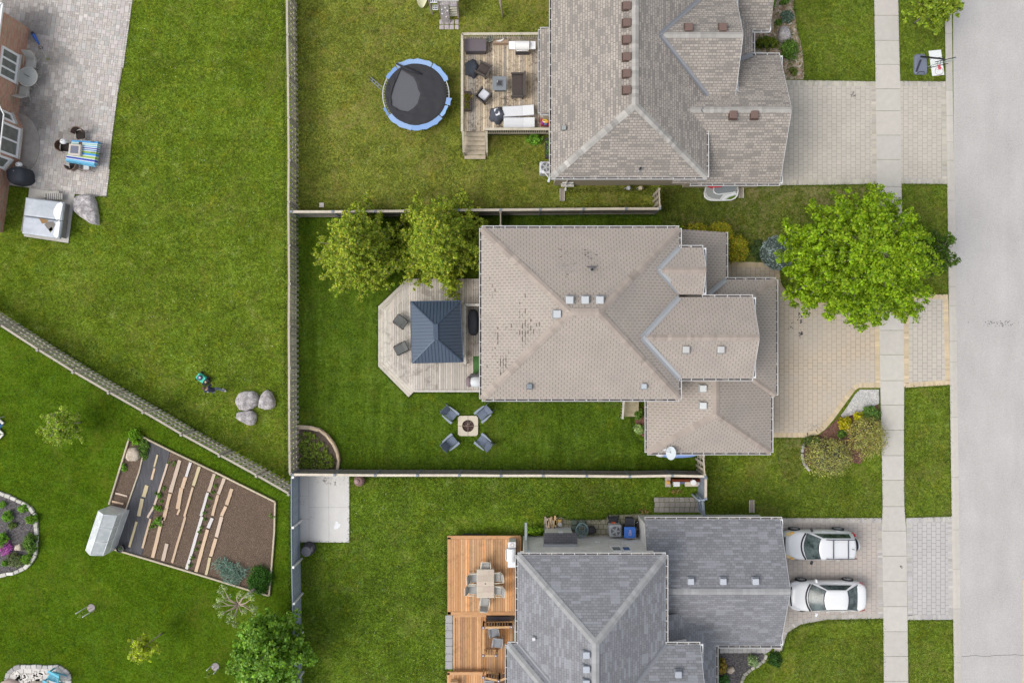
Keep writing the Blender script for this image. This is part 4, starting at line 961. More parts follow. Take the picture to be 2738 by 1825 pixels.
for (px, py, ax, ay, lab) in ((236,1638,-14,20,'tiny sapling held between two pale stakes left of the bottom lawn'),(568,1795,-12,12,'tiny sapling in a bark ring beside the big bottom tree')):
    v = W(px+8, py-14); root = T('staked_sapling', lab, 'sapling', (v.x, v.y, 0))
    m = MB(); m.col = (.34,.30,.30); m.prism([(v.x+.24*math.cos(a*.5), v.y+.24*math.sin(a*.5)) for a in range(13)], 0, .03); m.ob('mulch_ring', m_colm, root)
    m = MB(); m.col = (.8,.8,.76)
    for s in (-1, 1):
        a = Vector((v.x-.2*s, v.y+.1*s, 0)); m.tube([a, a+Vector((-.05,-.02,1.2 if px<400 else .7))], .03, 6)
    m.ob('stake', m_col, root); m = MB(); m.tube([(v.x,v.y,0),(v.x-.05,v.y-.05,1)], [.015,.008], 5); m.ob('trunk', m_bark, root)
    crownleaves(root, [((v.x-.05, v.y-.1, .8+.12*i), .8) for i in range(4)], 16, .18, .09, [(.18,.30,.03),(.24,.34,.05)], np.random.default_rng(3))
# shrubs round the houses
Y1 = [(.44,.38,.02),(.32,.36,.03),(.52,.40,.04),(.22,.28,.03)]; OR_ = [(.34,.24,.04),(.25,.20,.03),(.40,.28,.06),(.16,.17,.03)]
bush('golden shrub at the top corner of the middle house porch roof', 1862,613,34,.9,Y1,ry=15)
bush('tall golden shrub beside the middle house porch roof', 1925,622,36,1.3,Y1,ry=24)
bush('golden orange shrub between the porch roof and the round blue spruce', 1968,662,32,1.1,Y1,ry=34)
bush('dark low evergreen just left of the round blue spruce', 2026,668,15,.5,[(.05,.09,.03),(.09,.13,.03)],ry=26)
SP = [(.36,.44,.42),(.26,.34,.32),(.46,.54,.53),(.19,.26,.24)]
v = W(2079,676,.6); root = T('blue_spruce', 'round bluish globe spruce at the corner of the tan driveway', 'shrub', (v.x, v.y, 0)); m = MB(); m.col = (.05,.07,.06)
m.blob((v.x,v.y,.55), (1.0,1.0,.62), .06, 2, 3, 24, 14, -.9); m.ob('stems', m_colm, root); rng = np.random.default_rng(8); cl = []
for i in range(420):
    d = rng.normal(size=3); d[2] = abs(d[2]); d /= np.linalg.norm(d); cl.append(((v.x+d[0]*1.0, v.y+d[1]*1.0, .5+d[2]*.66), .8))
crownleaves(root, cl, 16, .10, .055, SP, rng, name='foliage', mat=m_leafd, up=.5)
OL = [(.34,.35,.09),(.42,.41,.12),(.25,.29,.08),(.46,.40,.11),(.30,.31,.10)]
bush('large olive shrub spilling over the sidewalk beside the curved mulch bed', 2322,1168,46,1.5,OL,ry=52,per=34,n=150,ls=.075,tips=[(.34,.31,.15),(.40,.30,.05)],core=(.10,.085,.06))
bush('wide pale olive shrub below the curved mulch bed on the lawn', 2216,1223,60,1.2,OL,ry=50,per=30,n=170,ls=.075,tips=[(.33,.33,.17)],core=(.08,.075,.05))
bush('bright yellow shrub at the corner of the white gravel patch', 2259,1130,15,.6,[(.42,.36,.01),(.33,.32,.015)],ry=19)
bush('bright yellow shrub on the lower edge of the white gravel patch', 2296,1112,15,.6,[(.42,.38,.01),(.32,.32,.015)],ry=10)
bush('spiky green plant between the white gravel and the sidewalk', 2332,1106,21,.6,[(.10,.20,.035),(.06,.14,.03),(.16,.25,.05)],ry=19)
bush('small dark green shrub on the red mulch', 2252,1161,11,.4,G_dark,ry=10)
bush('low green shrub at the left end of the curved mulch bed', 2172,1180,26,.45,[(.08,.13,.03),(.13,.17,.04)],ry=13)
bush('boxy clipped hedge between the two roofs of the top house', 2050,114,32,.9,[(.11,.15,.012),(.15,.19,.02),(.06,.10,.01)],ry=14,name='hedge',cat='hedge')
bush('round dark green shrub below the big flat stone of the top house bed', 2110,134,22,.9,G_dark,ry=26)
bush('spiky bluish grass clump in the top house flower bed', 2104,44,15,.5,[(.14,.21,.15),(.22,.29,.23),(.09,.15,.10)],ry=14)
bush('small green plant against the top house corner roof', 2066,10,6,.4,G_mid,ry=10)
bush('small dark plant in the middle of the top house bed', 2082,60,7,.3,G_dark)
bush('low green plant near the driveway end of the top house bed', 2122,190,10,.3,[(.12,.17,.03),(.18,.22,.05)])
bush('green plant at the top edge of the top house flower bed', 2098,4,12,.4,G_dark,ry=9)
bush('orange shrub beside the porch gutter of the grey house', 1931,1779,10,.6,OR_,ry=22)
bush('white flowering shrub on the dark mulch in front of the grey house', 2014,1766,15,.6,[(.30,.40,.17),(.16,.27,.06),(.42,.50,.30)],ls=.07)
bush('green shrub at the bottom edge beside the grey house porch', 1935,1818,13,.5,[(.06,.16,.04),(.09,.2,.05)])
bush('dark weedy clump on the lawn beside the grey house driveway end', 2072,1764,16,.25,[(.035,.09,.015),(.05,.12,.02)],ry=20,coreamt=.5)
bush('bright green hosta at the corner of the grey house stone wall', 1429,1418,22,.55,[(.17,.30,.015),(.24,.38,.02),(.10,.20,.01)],ry=11,ls=.15)
bush('green hosta beside the wooden side steps of the middle house', 1708,1106,10,.4,[(.08,.17,.02),(.12,.22,.03)],ry=16,ls=.13)
bush('pale variegated hosta against the gutter of the middle house wing', 1709,1147,11,.4,[(.20,.30,.09),(.30,.38,.16)],ls=.13)
bush('green weeds at the deck end of the top house', 1432,371,20,.5,G_mid,ry=14)
rng = np.random.default_rng(15); cl = []
for _ in range(150):
    q = W(rng.uniform(2062,2146), rng.uniform(0,206)); px_ = q.x*S+CX; py_ = CY-q.y*S
    if px_ < 2120+py_*.13 and (px_ > 2100 or rng.random() < .5): cl.append(((q.x, q.y, .05+.06*rng.random()), .6+.5*rng.random()))
o = crownleaves(None, cl, 8, .13, .07, [(.22,.26,.04),(.32,.33,.07),(.13,.20,.03),(.55,.5,.4)], rng, name='ground_cover'); o['kind'] = 'stuff'
# trees' and shrub's ground beds
sheet('path', [(1697,1118),(1724,1080),(1726,1170),(1712,1162),(1702,1150)], .02, m_mulchr)
o = sheet('mulch', [(2045,-30),(2120,-30),(2122,25),(2127,48),(2131,80),(2140,110),(2147,150),(2150,195),(2148,212),(2098,213),(2030,214),(2030,150),(2045,140),(1990,128),(1990,60)], .02, m_mulcht, kind='stuff')
sheet('mulch', [(1925,1745),(2040,1745),(2046,1758),(2030,1772),(2008,1783),(1985,1800),(1970,1840),(1925,1850)], .03, m_mulch, kind='stuff')
sheet('mulch', [(2250,1108),(2300,1100),(2348,1080),(2352,1150),(2300,1240),(2230,1225),(2150,1245),(2143,1195),(2150,1176),(2190,1163),(2222,1135)], .02, m_mulchr, kind='stuff')
sheet('gravel', [(2299,1041),(2349,1041),(2350,1078),(2302,1101),(2252,1117),(2248,1110),(2262,1092),(2285,1055)], .024, m_gravel, kind='stuff')
def stones(label, pts, cols, w=.22, h=.12, step=.3, name='stone_edging', cat='edging', jit=.12, mat=None):
    m = MB(); P = [Vector((*XY(*p), 0)) for p in pts]
    for a, b in zip(P, P[1:]):
        n = max(1, round((b-a).length/step)); d = (b-a)/n; ang = math.atan2(d.y, d.x)
        for i in range(n):
            c = a+d*(i+.5); k = 1+RNG.normal()*jit; cc = cols[RNG.integers(len(cols))]; m.col = tuple(x*k for x in cc)
            m.rbox((c.x+RNG.normal()*.01, c.y+RNG.normal()*.01, h/2), (d.length*.93, w*RNG.uniform(.85,1.1), h*RNG.uniform(.85,1.1)), .04, ang+RNG.normal()*.06)
    return m.ob(name, mat or m_colm, label=label, category=cat)
stones('pale curved stone edging round the dark mulch of the grey house', [(2048,1748),(2044,1762),(2028,1776),(2008,1787),(1988,1804),(1976,1840)], [(.42,.40,.34),(.36,.34,.29)], .2, .1, .25)
stones('pale stone edging with white blossom left of the wide olive shrub', [(2158,1176),(2148,1190),(2144,1210),(2148,1238),(2164,1258)], [(.46,.44,.46),(.34,.36,.30),(.5,.46,.5)], .16, .12, .2)
stones('curved pale stone edging of the flower bed at the left edge', [(-60,1310),(0,1316),(30,1328),(61,1342),(80,1355),(92,1370),(98,1388),(99,1430),(97,1482),(84,1502),(66,1518),(40,1530),(0,1537),(-60,1540)], [(.60,.57,.50),(.52,.50,.45),(.66,.63,.58)], .22, .14, .42)
def rock(label, pts, h=.4, mat=None, seed=1, name='boulder', amp=.10):
    P = [Vector(XY(x, y, h*.4)) for x, y in pts]; c = sum(P, Vector((0,0)))/len(P); n = 28; rad = []
    for k in range(n):
        a = 2*math.pi*k/n; d = Vector((math.cos(a), math.sin(a))); best = .1
        for i in range(len(P)):
            p, q = P[i]-c, P[(i+1) % len(P)]-c; e = q-p; den = d.x*e.y-d.y*e.x
            if abs(den) < 1e-9: continue
            t = (p.x*e.y-p.y*e.x)/den; u = (p.x*d.y-p.y*d.x)/den
            if t > 0 and -.001 <= u <= 1.001: best = max(best, t)
        rad.append(best)
    m = MB(); vs = []; L = [(1,-.02),(1.0,.25),(.97,.6),(.88,.85),(.66,.98),(.35,1.03)]
    for j, (s, z) in enumerate(L):
        for k in range(n):
            a = 2*math.pi*k/n; r = rad[k]*s; nn = 1.6*mnoise.noise(Vector((math.cos(a)*3, math.sin(a)*3, seed+j*.9)))
            vs.append((c.x+r*math.cos(a)*(1+nn*.05), c.y+r*math.sin(a)*(1+nn*.05), h*z*(1+amp*2*mnoise.noise(Vector((c.x+r*math.cos(a)*1.7, c.y+r*math.sin(a)*1.7, seed))))))
    fs = [(j*n+k, j*n+(k+1)%n, (j+1)*n+(k+1)%n, (j+1)*n+k) for j in range(len(L)-1) for k in range(n)]+[tuple(range((len(L)-1)*n, len(L)*n))]
    m.smooth = True; m.add(vs, fs); return m.ob(name, mat or m_rock, label=label, category='boulder')
rock('large pale grey wedge shaped boulder beside the hot tub', [(203,522),(228,519),(250,521),(257,545),(261,575),(264,600),(255,600),(238,596),(218,581),(205,572),(197,562),(196,536)], .45)
rock('largest of the three grey boulders near the mower, nearest the person', [(640,1049),(655,1045),(682,1046),(692,1064),(690,1080),(677,1091),(660,1099),(637,1094),(629,1072),(632,1062)], .45, seed=2)
rock('rounded triangular boulder closest to the fence of the three near the mower', [(713,1041),(726,1050),(735,1072),(735,1086),(724,1094),(706,1095),(690,1088),(692,1070),(700,1050)], .45, seed=3)
rock('lowest and smallest of the three grey boulders near the mower', [(634,1102),(650,1099),(672,1096),(684,1106),(685,1122),(680,1136),(664,1137),(648,1128),(630,1118)], .4, seed=4)
rock('flat topped grey stone in the flower bed of the top house', [(2086,73),(2104,71),(2110,85),(2114,102),(2106,112),(2088,113),(2080,100),(2081,85)], .5, seed=5)
rock('tan boulder in the upper corner of the vegetable garden', [(345,1196),(365,1195),(374,1208),(374,1222),(366,1232),(345,1232),(337,1225),(340,1208)], .35, m_rock2, 6)
rock('pale flat rock among the bushes of the left edge flower bed', [(42,1457),(56,1451),(60,1459),(59,1471),(40,1470)], .25, m_rock2, 7)
rock('small brown stone on the dark mulch in front of the grey house', [(1945,1785),(1960,1780),(1966,1790),(1955,1800),(1943,1797)], .2, m_rock2, 8)
bc = ['near the top of the left edge flower bed', 'just below the stone edge bend of the left edge flower bed', 'bright one against the right edging of the left edge flower bed', 'dark tall one against the right edging of the left edge flower bed', 'at the lower right inside the left edge flower bed', 'low brownish one at the bottom of the left edge flower bed', 'at the picture edge in the left edge flower bed', 'tiny one at the bottom of the left edge flower bed', 'tiny one at the top of the left edge flower bed','flat low one in the centre of the left edge flower bed']
for i, (px, py, r, ry, h, c) in enumerate([(19,1380,13,12,.5,G_mid),(60,1359,12,9,.4,G_mid),(84,1386,14,12,.5,[(.11,.24,.01),(.16,.3,.02)]),(80,1452,16,24,.7,G_dark),(71,1494,13,12,.4,[(.12,.24,.02),(.17,.3,.03)]),(38,1497,18,18,.4,[(.17,.20,.08),(.12,.16,.06)]),(6,1442,14,20,.5,G_mid),(13,1505,7,7,.3,G_mid),(6,1350,8,8,.3,G_mid),(33,1403,11,8,.25,[(.10,.17,.03),(.15,.2,.05)])]):
    bush('green bush '+bc[i], px, py, r, h, c, ry=ry, group='bushes in the left edge flower bed')
bush('pink flowering cushion plant in the left edge flower bed', 13,1465,15,.35,[(.50,.13,.42),(.62,.22,.55),(.40,.10,.34)],ry=21,ls=.06,name='flower',cat='flowers')
sheet('mulch', [(-60,1313),(0,1319),(61,1345),(88,1366),(95,1388),(94,1480),(80,1500),(48,1522),(0,1533),(-60,1537)], .02, m_mulch, kind='stuff')
# ---------------- vegetable garden ----------------
gp = [(356,1152),(394,1172),(456,1203),(578,1261),(737,1340),(735,1420),(728,1510),(721,1590),(668,1575),(554,1540),(374,1486),(300,1464),(294,1347),(320,1262),(345,1180)]
sheet('soil', gp, .03, m_soilb, kind='structure')
root = T('garden_border', 'pale timber border round the vegetable garden', 'garden border', (*XY(737,1340), 0)); 
loop = gp+[gp[0]]
for a, b in zip(loop, loop[1:]):
    if (a, b) == ((300,1464),(294,1347)): continue
    m = MB(); k = RNG.uniform(.9,1.15); m.col = (1.15*k,1.1*k,1.0*k); m.beam((*XY(*a), .08), (*XY(*b), .08), .09, .16); m.ob('timber', m_wood_grey, root)
m = MB(); m.col = (1.25,1.2,1.12)
for a, b in (((394,1175),(374,1260)),((374,1260),(338,1362))): m.beam((*XY(*a), .06), (*XY(*b), .06), .07, .12)
m.ob('timber', m_wood_grey, root)
t = NT('landscape_fabric'); vv = t.coord('W', rot=R_(17), scale=(1,.12,1)); n = t.noise(vv, 7, 4, .7)
m_fab = t.fin(t.ramp(n, [(.35, (.050,.050,.056)), (.65, (.085,.085,.095))]), .8, n, .9, .05)
o = sheet('weed_fabric', [(396,1178),(455,1206),(449,1235),(402,1400),(379,1485),(308,1465),(340,1355),(375,1260)], .055, m_fab, kind='thing', label='black landscape fabric strip laid over the vegetable garden', category='landscape fabric')
pc = {'t': (.60,.44,.30), 'w': (.66,.62,.60), 'y': (.55,.46,.28), 'p': (.58,.46,.36)}; pn = {'t':'tan','w':'whitish','y':'yellowish','p':'pinkish'}
def q3_(x, y): return (x*.34, 900+y*.34)
def q4_(x, y): return (x*.34, 1380+y*.34)
rows = [('lying on the black fabric', [(q3_,(1243,925),(1218,1020),14,'y'),(q3_,(1220,1030),(1197,1120),16,'t'),(q3_,(1160,1165),(1135,1255),30,'y'),(q3_,(1125,1270),(1095,1405),29,'y'),(q4_,(1080,38),(1022,238),18,'y')]),
 ('along the right edge of the black fabric', [(q3_,(1322,995),(1220,1318),16,'p'),(q3_,(1216,1330),(1165,1418),17,'p'),(q4_,(1188,15),(1125,245),16,'t')]),
 ('in the second row right of the fabric', [(q3_,(1418,968),(1345,1220),29,'p'),(q3_,(1342,1230),(1290,1440),27,'t'),(q4_,(1282,0),(1205,320),27,'t')]),
 ('in the broken third row right of the fabric', [(q3_,(1503,985),(1468,1098),22,'w'),(q3_,(1464,1102),(1438,1185),28,'t'),(q3_,(1432,1185),(1402,1350),31,'t'),(q3_,(1418,1352),(1398,1395),15,'t'),(q4_,(1318,210),(1285,345),28,'p')]),
 ('in the narrow fourth row right of the fabric', [(q3_,(1572,1018),(1525,1168),24,'y'),(q3_,(1520,1180),(1455,1408),17,'t'),(q4_,(1462,0),(1358,360),18,'t')]),
 ('in the fifth row with seedlings on its right', [(q3_,(1690,1075),(1645,1215),25,'p'),(q3_,(1638,1222),(1584,1406),22,'w'),(q4_,(1592,0),(1472,410),24,'w')]),
 ('in the sixth row right of the fabric', [(q3_,(1768,1110),(1722,1235),25,'p'),(q3_,(1718,1240),(1674,1402),22,'t'),(q4_,(1674,10),(1640,88),26,'w'),(q4_,(1636,100),(1545,430),26,'t')]),
 ('in the last row before the bare soil', [(q3_,(1828,1192),(1785,1318),27,'t'),(q3_,(1780,1330),(1746,1405),25,'t'),(q4_,(1748,0),(1705,158),28,'p'),(q4_,(1702,170),(1660,310),26,'t'),(q4_,(1655,320),(1625,455),22,'y')]),
 ('lying crosswise in the narrow bed above the greenhouse', [(q3_,(913,1226),(1006,1250),13,'p'),(q3_,(886,1290),(976,1310),15,'t')])]
ordn = ['top','second','third','fourth','fifth']
for rl, pls in rows:
    for i, (fn, a, b, w, c) in enumerate(pls):
        A_, B_ = Vector((*XY(*fn(*a)), .075)), Vector((*XY(*fn(*b)), .075)); m = MB(); k = RNG.uniform(.92,1.08); m.col = tuple(x*k for x in pc[c])
        ang = math.atan2((B_-A_).y, (B_-A_).x); m.rot = ang; mid = (A_+B_)/2; nseg = 5; d = (B_-A_)
        # one plank with a slightly ragged edge
        hw = w*.34/S/2; n2 = Vector((-d.y, d.x, 0)).normalized(); L1 = []; L2 = []
        for s in range(nseg+1):
            p = A_+d*(s/nseg); L1.append(p+n2*hw*RNG.uniform(.86,1.08)); L2.append(p-n2*hw*RNG.uniform(.86,1.08))
        m.prism([(p.x, p.y) for p in L1+L2[::-1]], .056, .095)
        m.ob('plank', m_colm, label='%s plank, %s one %s' % (pn[c], ordn[i], rl), category='plank', group='planks laid between the vegetable rows')
def seedling(fn, x, y, r, label, cols=[(.12,.24,.03),(.18,.32,.05)], h=.2, group='seedlings in the vegetable garden', per=12, ls=.085, nm='seedling'):
    px, py = fn(x, y); v = W(px, py, .1); root = T(nm, label, 'plant', (v.x, v.y, .03), group); rr = r*.34/S; rng = np.random.default_rng(int(px*7+py))
    m = MB(); m.col = (.12,.2,.04); m.tube([(v.x,v.y,.03),(v.x,v.y,h)], .012, 5); m.ob('stem', m_colm, root)
    cl = [((v.x+rng.normal()*rr*.5, v.y+rng.normal()*rr*.5, .06+h*.7*rng.random()), 1) for _ in range(max(4, int(rr*rr*90)))]
    crownleaves(root, cl, per, max(.07, rr*.42), ls, cols, rng, name='foliage')
words_ = ['first','second','third','fourth','fifth','sixth','seventh','eighth','ninth','tenth','eleventh','twelfth','thirteenth','fourteenth']
for i, (fn, x, y) in enumerate([(q3_,1706,1100),(q3_,1692,1170),(q3_,1674,1216),(q3_,1652,1270),(q3_,1634,1332),(q3_,1612,1385),(q3_,1612,1432),(q4_,1586,85),(q4_,1575,130),(q4_,1560,200),(q4_,1540,260),(q4_,1517,322),(q4_,1495,388)]):
    seedling(fn, x, y, 13+4*(i in (3,8,12)), 'small green seedling, %s from the top beside the whitish plank row' % words_[i])
seedling(q3_, 1348, 990, 26, 'leafy plant by the top end of the tan plank rows', [(.10,.22,.02),(.14,.28,.03)])
seedling(q3_, 1292, 1185, 14, 'small pale plant on bare soil right of the fabric')
seedling(q3_, 1255, 1270, 34, 'big leafy plant, upper one of three beside the black fabric', [(.16,.32,.03),(.23,.42,.06),(.10,.22,.02)], .35, per=18, ls=.14)
seedling(q3_, 1245, 1345, 36, 'big leafy plant, middle one of three beside the black fabric', [(.16,.32,.03),(.23,.42,.06),(.10,.22,.02)], .35, per=18, ls=.14)
seedling(q3_, 1228, 1445, 44, 'big leafy plant, lowest of three beside the black fabric', [(.16,.32,.03),(.23,.42,.06),(.10,.22,.02)], .4, per=18, ls=.14)
seedling(q3_, 2135, 1420, 26, 'weedy plant against the right border of the vegetable garden', G_mid)
v = W(621,1524); rng = np.random.default_rng(4); n = 330; tt = rng.random(n)*6.28; rr_ = np.sqrt(rng.random(n))*(1+.25*np.sin(3*tt)); P = np.stack([v.x+rr_*np.cos(tt)*.92, v.y+rr_*np.sin(tt)*.62, rng.uniform(.06,.30,n)], 1)
P[:, 1] -= (P[:, 0]-v.x)*.28; a = rng.random(n)*6.28; L = rng.uniform(.14,.32,n)[:, None]; d = np.stack([np.cos(a), np.sin(a), rng.uniform(-.3,.3,n)], 1); sd = np.stack([-np.sin(a), np.cos(a), 0*a], 1)*.016
V = np.stack([P-d*L-sd, P+d*L-sd*.3, P+d*L+sd*.3, P-d*L+sd], 1)
root = T('onion_patch', 'tangled blue green onion tops in the lower garden corner', 'plants', (v.x, v.y, .03)); leafmesh('foliage', m_leafd, root, V, pickcol([(.12,.20,.15),(.17,.26,.20),(.08,.15,.11)], n, rng))
bush('dense dark green leafy bush in the lower right garden corner', 693,1548,30,.5,[(.04,.12,.012),(.06,.16,.02)],ry=34)
bush('bright green rounded bush at the top corner of the vegetable garden', 360,1168,16,.5,[(.13,.28,.01),(.18,.34,.02)],ry=20)
bush('low dark weeds beside the tan garden boulder', 384,1195,12,.3,G_dark,ry=30,coreamt=.5)
bush('small weeds inside the left garden timber', 331,1250,6,.25,G_mid,ry=10,coreamt=.5)
# mini greenhouse
root = T('mini_greenhouse', 'small clear plastic covered greenhouse standing at the garden edge', 'greenhouse', (*XY(290,1410), 0))
t = NT('cloudy_plastic'); v = t.coord('O'); n = t.noise(v, 2.5, 4, .6); c = t.ramp(n, [(.4, (.70,.73,.74)), (.6, (.86,.88,.88))]); t.l(c, t.b.inputs['Base Color']); t.b.inputs['Roughness'].default_value = .25
tr = t.n('BsdfTransparent'); mx = t.n('MixShader'); mx.inputs[0].default_value = .22; t.l(t.b.outputs[0], mx.inputs[1]); t.l(tr.outputs[0], mx.inputs[2]); t.l(mx.outputs[0], t.out.inputs['Surface']); m_poly = t.m
g0, g1, g2, g3 = [Vector(XY(*p)) for p in ((347,1362),(311,1466),(266,1452),(299,1350))]  # ground corners
def up_(p, z): return (p.x, p.y, z)
ez_, rz_ = 1.5, 1.95; r0, r1 = (g0+g3)/2, (g1+g2)/2; m = MB()
for f in ([up_(g0,0),up_(g1,0),up_(g1,ez_),up_(g0,ez_)], [up_(g3,0),up_(g2,0),up_(g2,ez_),up_(g3,ez_)], [up_(g0,0),up_(g3,0),up_(g3,ez_),up_(r0,rz_),up_(g0,ez_)], [up_(g1,0),up_(g2,0),up_(g2,ez_),up_(r1,rz_),up_(g1,ez_)], [up_(g0,ez_),up_(g1,ez_),up_(r1,rz_),up_(r0,rz_)], [up_(g3,ez_),up_(g2,ez_),up_(r1,rz_),up_(r0,rz_)]): m.face(f)
m.ob('cover', m_poly, root); m = MB(); m.col = (.75,.77,.78)
for a, b in ((g0,g1),(g3,g2)):
    for z in (.05,.8,ez_): m.tube([up_(a,z),up_(b,z)], .018, 6)
    for k in range(4): p = a.lerp(b, k/3); m.tube([up_(p,0),up_(p,ez_)], .018, 6)
for k in range(4):
    p, q, r = g0.lerp(g1, k/3), g3.lerp(g2, k/3), r0.lerp(r1, k/3); m.tube([up_(p,ez_),up_(r,rz_),up_(q,ez_)], .018, 6)
m.tube([up_(r0,rz_),up_(r1,rz_)], .018, 6); m.ob('pole_frame', m_col, root)
m = MB(); m.col = (.16,.26,.09)
for k in range(3):
    p = g0.lerp(g1, (k+.5)/3).lerp(g3.lerp(g2, (k+.5)/3), .5); m.box((p.x, p.y, .7), (.5,.5,.03), .3)
m.ob('shelf', m_colm, root)
v = W(329,1462); root = T('plant_pot', 'round black plant pot at the lower end of the black fabric', 'plant pot', (v.x, v.y, .05)); m = MB(); m.lathe((v.x,v.y,.05), [(.16,0),(.21,.32),(.23,.34),(.20,.34),(.18,.27)], 20); m.ob('pot', m_blackplastic, root)
crownleaves(root, [((v.x,v.y,.36),1)], 40, .15, .07, G_dark, np.random.default_rng(2), name='foliage')
# ---------------- corner flower bed of the middle yard ----------------
arc = [(797,1140),(830,1142),(855,1148),(875,1164),(892,1186),(903,1210),(907,1230),(903,1256)]
sheet('soil', [(795,1140)]+arc[1:]+[(795,1256)], .03, m_soil)
root = T('timber_edging', 'curved log and lattice edging round the dark corner bed', 'garden border', (*XY(880,1170), 0)); 
for i, (a, b) in enumerate(zip(arc, arc[1:])):
    m = MB(); m.col = (1.5,1.35,1.15) if i % 2 else (1.2,1.1,1.0); m.beam((*XY(*a), .09), (*XY(*b), .09), .22 if i < 2 else .15, .2); m.ob('timber', m_wood_grey, root)
m = MB(); m.col = (1.6,1.35,1.2); P = [Vector((*XY(x+4, y-3), 0)) for x, y in arc]; tot = []
for a, b in zip(P[1:], P[2:]):
    n = max(1, int((b-a).length/.12)); 
    for i in range(n): tot.append(a.lerp(b, i/n))
for i in range(len(tot)-4):
    m.beam(tot[i]+Vector((0,0,.02)), tot[i+4]+Vector((0,0,.5)), .02, .02); m.beam(tot[i+4]+Vector((0,0,.02)), tot[i]+Vector((0,0,.5)), .02, .02)
m.ob('lattice', m_wood_grey, root)
rng = np.random.default_rng(6); cl = []
while len(cl) < 190:
    px, py = rng.uniform(797,898), rng.uniform(1152,1252)
    if math.hypot((px-795)/100, (py-1256)/105) < 1: q = W(px, py); cl.append(((q.x, q.y, .08+.08*rng.random()), .7+.5*rng.random()))
crownleaves(None, cl, 14, .15, .10, [(.28,.38,.05),(.32,.42,.07),(.16,.25,.03)], rng, name='ground_cover')
for o in bpy.data.objects:
    if o.name.startswith('ground_cover'): o['kind'] = 'stuff'
sheet('concrete_pad', [(800,1272),(934,1272),(934,1449),(800,1448)], .03, plain('pale_concrete', (.60,.585,.555), .95, .07, 2, bump=.2), kind='structure')
m = MB(); m.col = (.44,.42,.39)
for a, b in (((826,1274),(827,1447)),((879,1274),(880,1447)),((800,1386),(826,1386)),((827,1355),(934,1355)),((800,1324),(826,1325))): m.beam((*XY(*a), .0325), (*XY(*b), .0325), .018, .006)
rng = np.random.default_rng(9); 
for cx, cy, n in ((870,1282,26),(893,1290,20),(832,1388,7),(815,1341,6),(906,1283,8)):
    for _ in range(n):
        q = W(cx+rng.normal()*9, cy+rng.normal()*4.5); m.box((q.x, q.y, .0335), (rng.uniform(.02,.10), rng.uniform(.02,.06), .006), rng.uniform(0,3))
struct('concrete_pad', m, m_colm)
v = W(901,1400); m = MB(); m.col=(.80,.80,.81); m.prism([XY(898,1392),XY(904,1393),XY(905,1399),XY(912,1400),XY(909,1406),XY(903,1412),XY(895,1414),XY(893,1408),XY(897,1400)], .03, .036); struct('paint_patch', m, m_colm)
# ---------------- decks ----------------
def boards(poly, z, w, dirx, cols, gap=.014, th=.03, jit=.14, rootname='deck_boards', mat=None, parent=None, wear=0):
    """poly in pixels at height z; boards run along y (dirx=False) or x; individually coloured boards in one floor mesh"""
    P = [Vector(XY(*p, z)) for p in poly]; m = MB()
    def clip(lo, hi):  # clip polygon between two lines along the across-axis
        ax = 1 if dirx else 0; out = P
        for lim, s in ((lo, 1), (hi, -1)):
            new = []
            for i in range(len(out)):
                a, b = out[i], out[(i+1) % len(out)]; da, db = (a[ax]-lim)*s, (b[ax]-lim)*s
                if da >= 0: new.append(a)
                if da*db < 0: new.append(a.lerp(b, da/(da-db)))
            out = new
            if len(out) < 3: return []
        return out
    ax = 1 if dirx else 0; lo = min(p[ax] for p in P); hi = max(p[ax] for p in P); x = lo; m.rot = 0 if dirx else math.pi/2
    while x < hi:
        c = clip(x+gap/2, min(x+w-gap/2, hi))
        if c: 
            k = 1+RNG.normal()*jit; cc = cols[RNG.integers(len(cols))]; m.col = tuple(q*k for q in cc); m.prism([tuple(p) for p in c], z-th, z)
        x += w
    return m.ob(rootname, mat, parent)
def wormy(name, c, dark, sc_, amt):
    t = NT(name); v = t.coord('UV', scale=(.35,3,1)); g = t.noise(v, 9, 4, .7); w = t.coord('W'); b = t.noise(w, sc_, 5, .75, .5); b2 = t.noise(w, .8, 3, .6)
    k = t.ramp(g, [(.3, .84), (.7, 1.16)]); cc = t.mix(1, c, k, 'MULTIPLY')
    st = t.ramp(t.mix(.35, b, b2), [(.50, 0), (.60, amt)]); cc = t.mix(st, cc, dark)
    return t.fin(cc, .85, g, .4, .01)
m_dkA = wormy('stained_deck', (1,1,1), (.12,.085,.06), 7, .75)
m_dkB = wormy('pale_deck', (1,1,1), (.22,.19,.15), 2.5, .45)
m_dkC = wormy('cedar_deck', (1,1,1), (.20,.11,.06), 3, .25)
m_tim = wormy('rail_timber', (1,1,1), (.25,.2,.14), 3, .3)
RAILC = (.50,.45,.35)
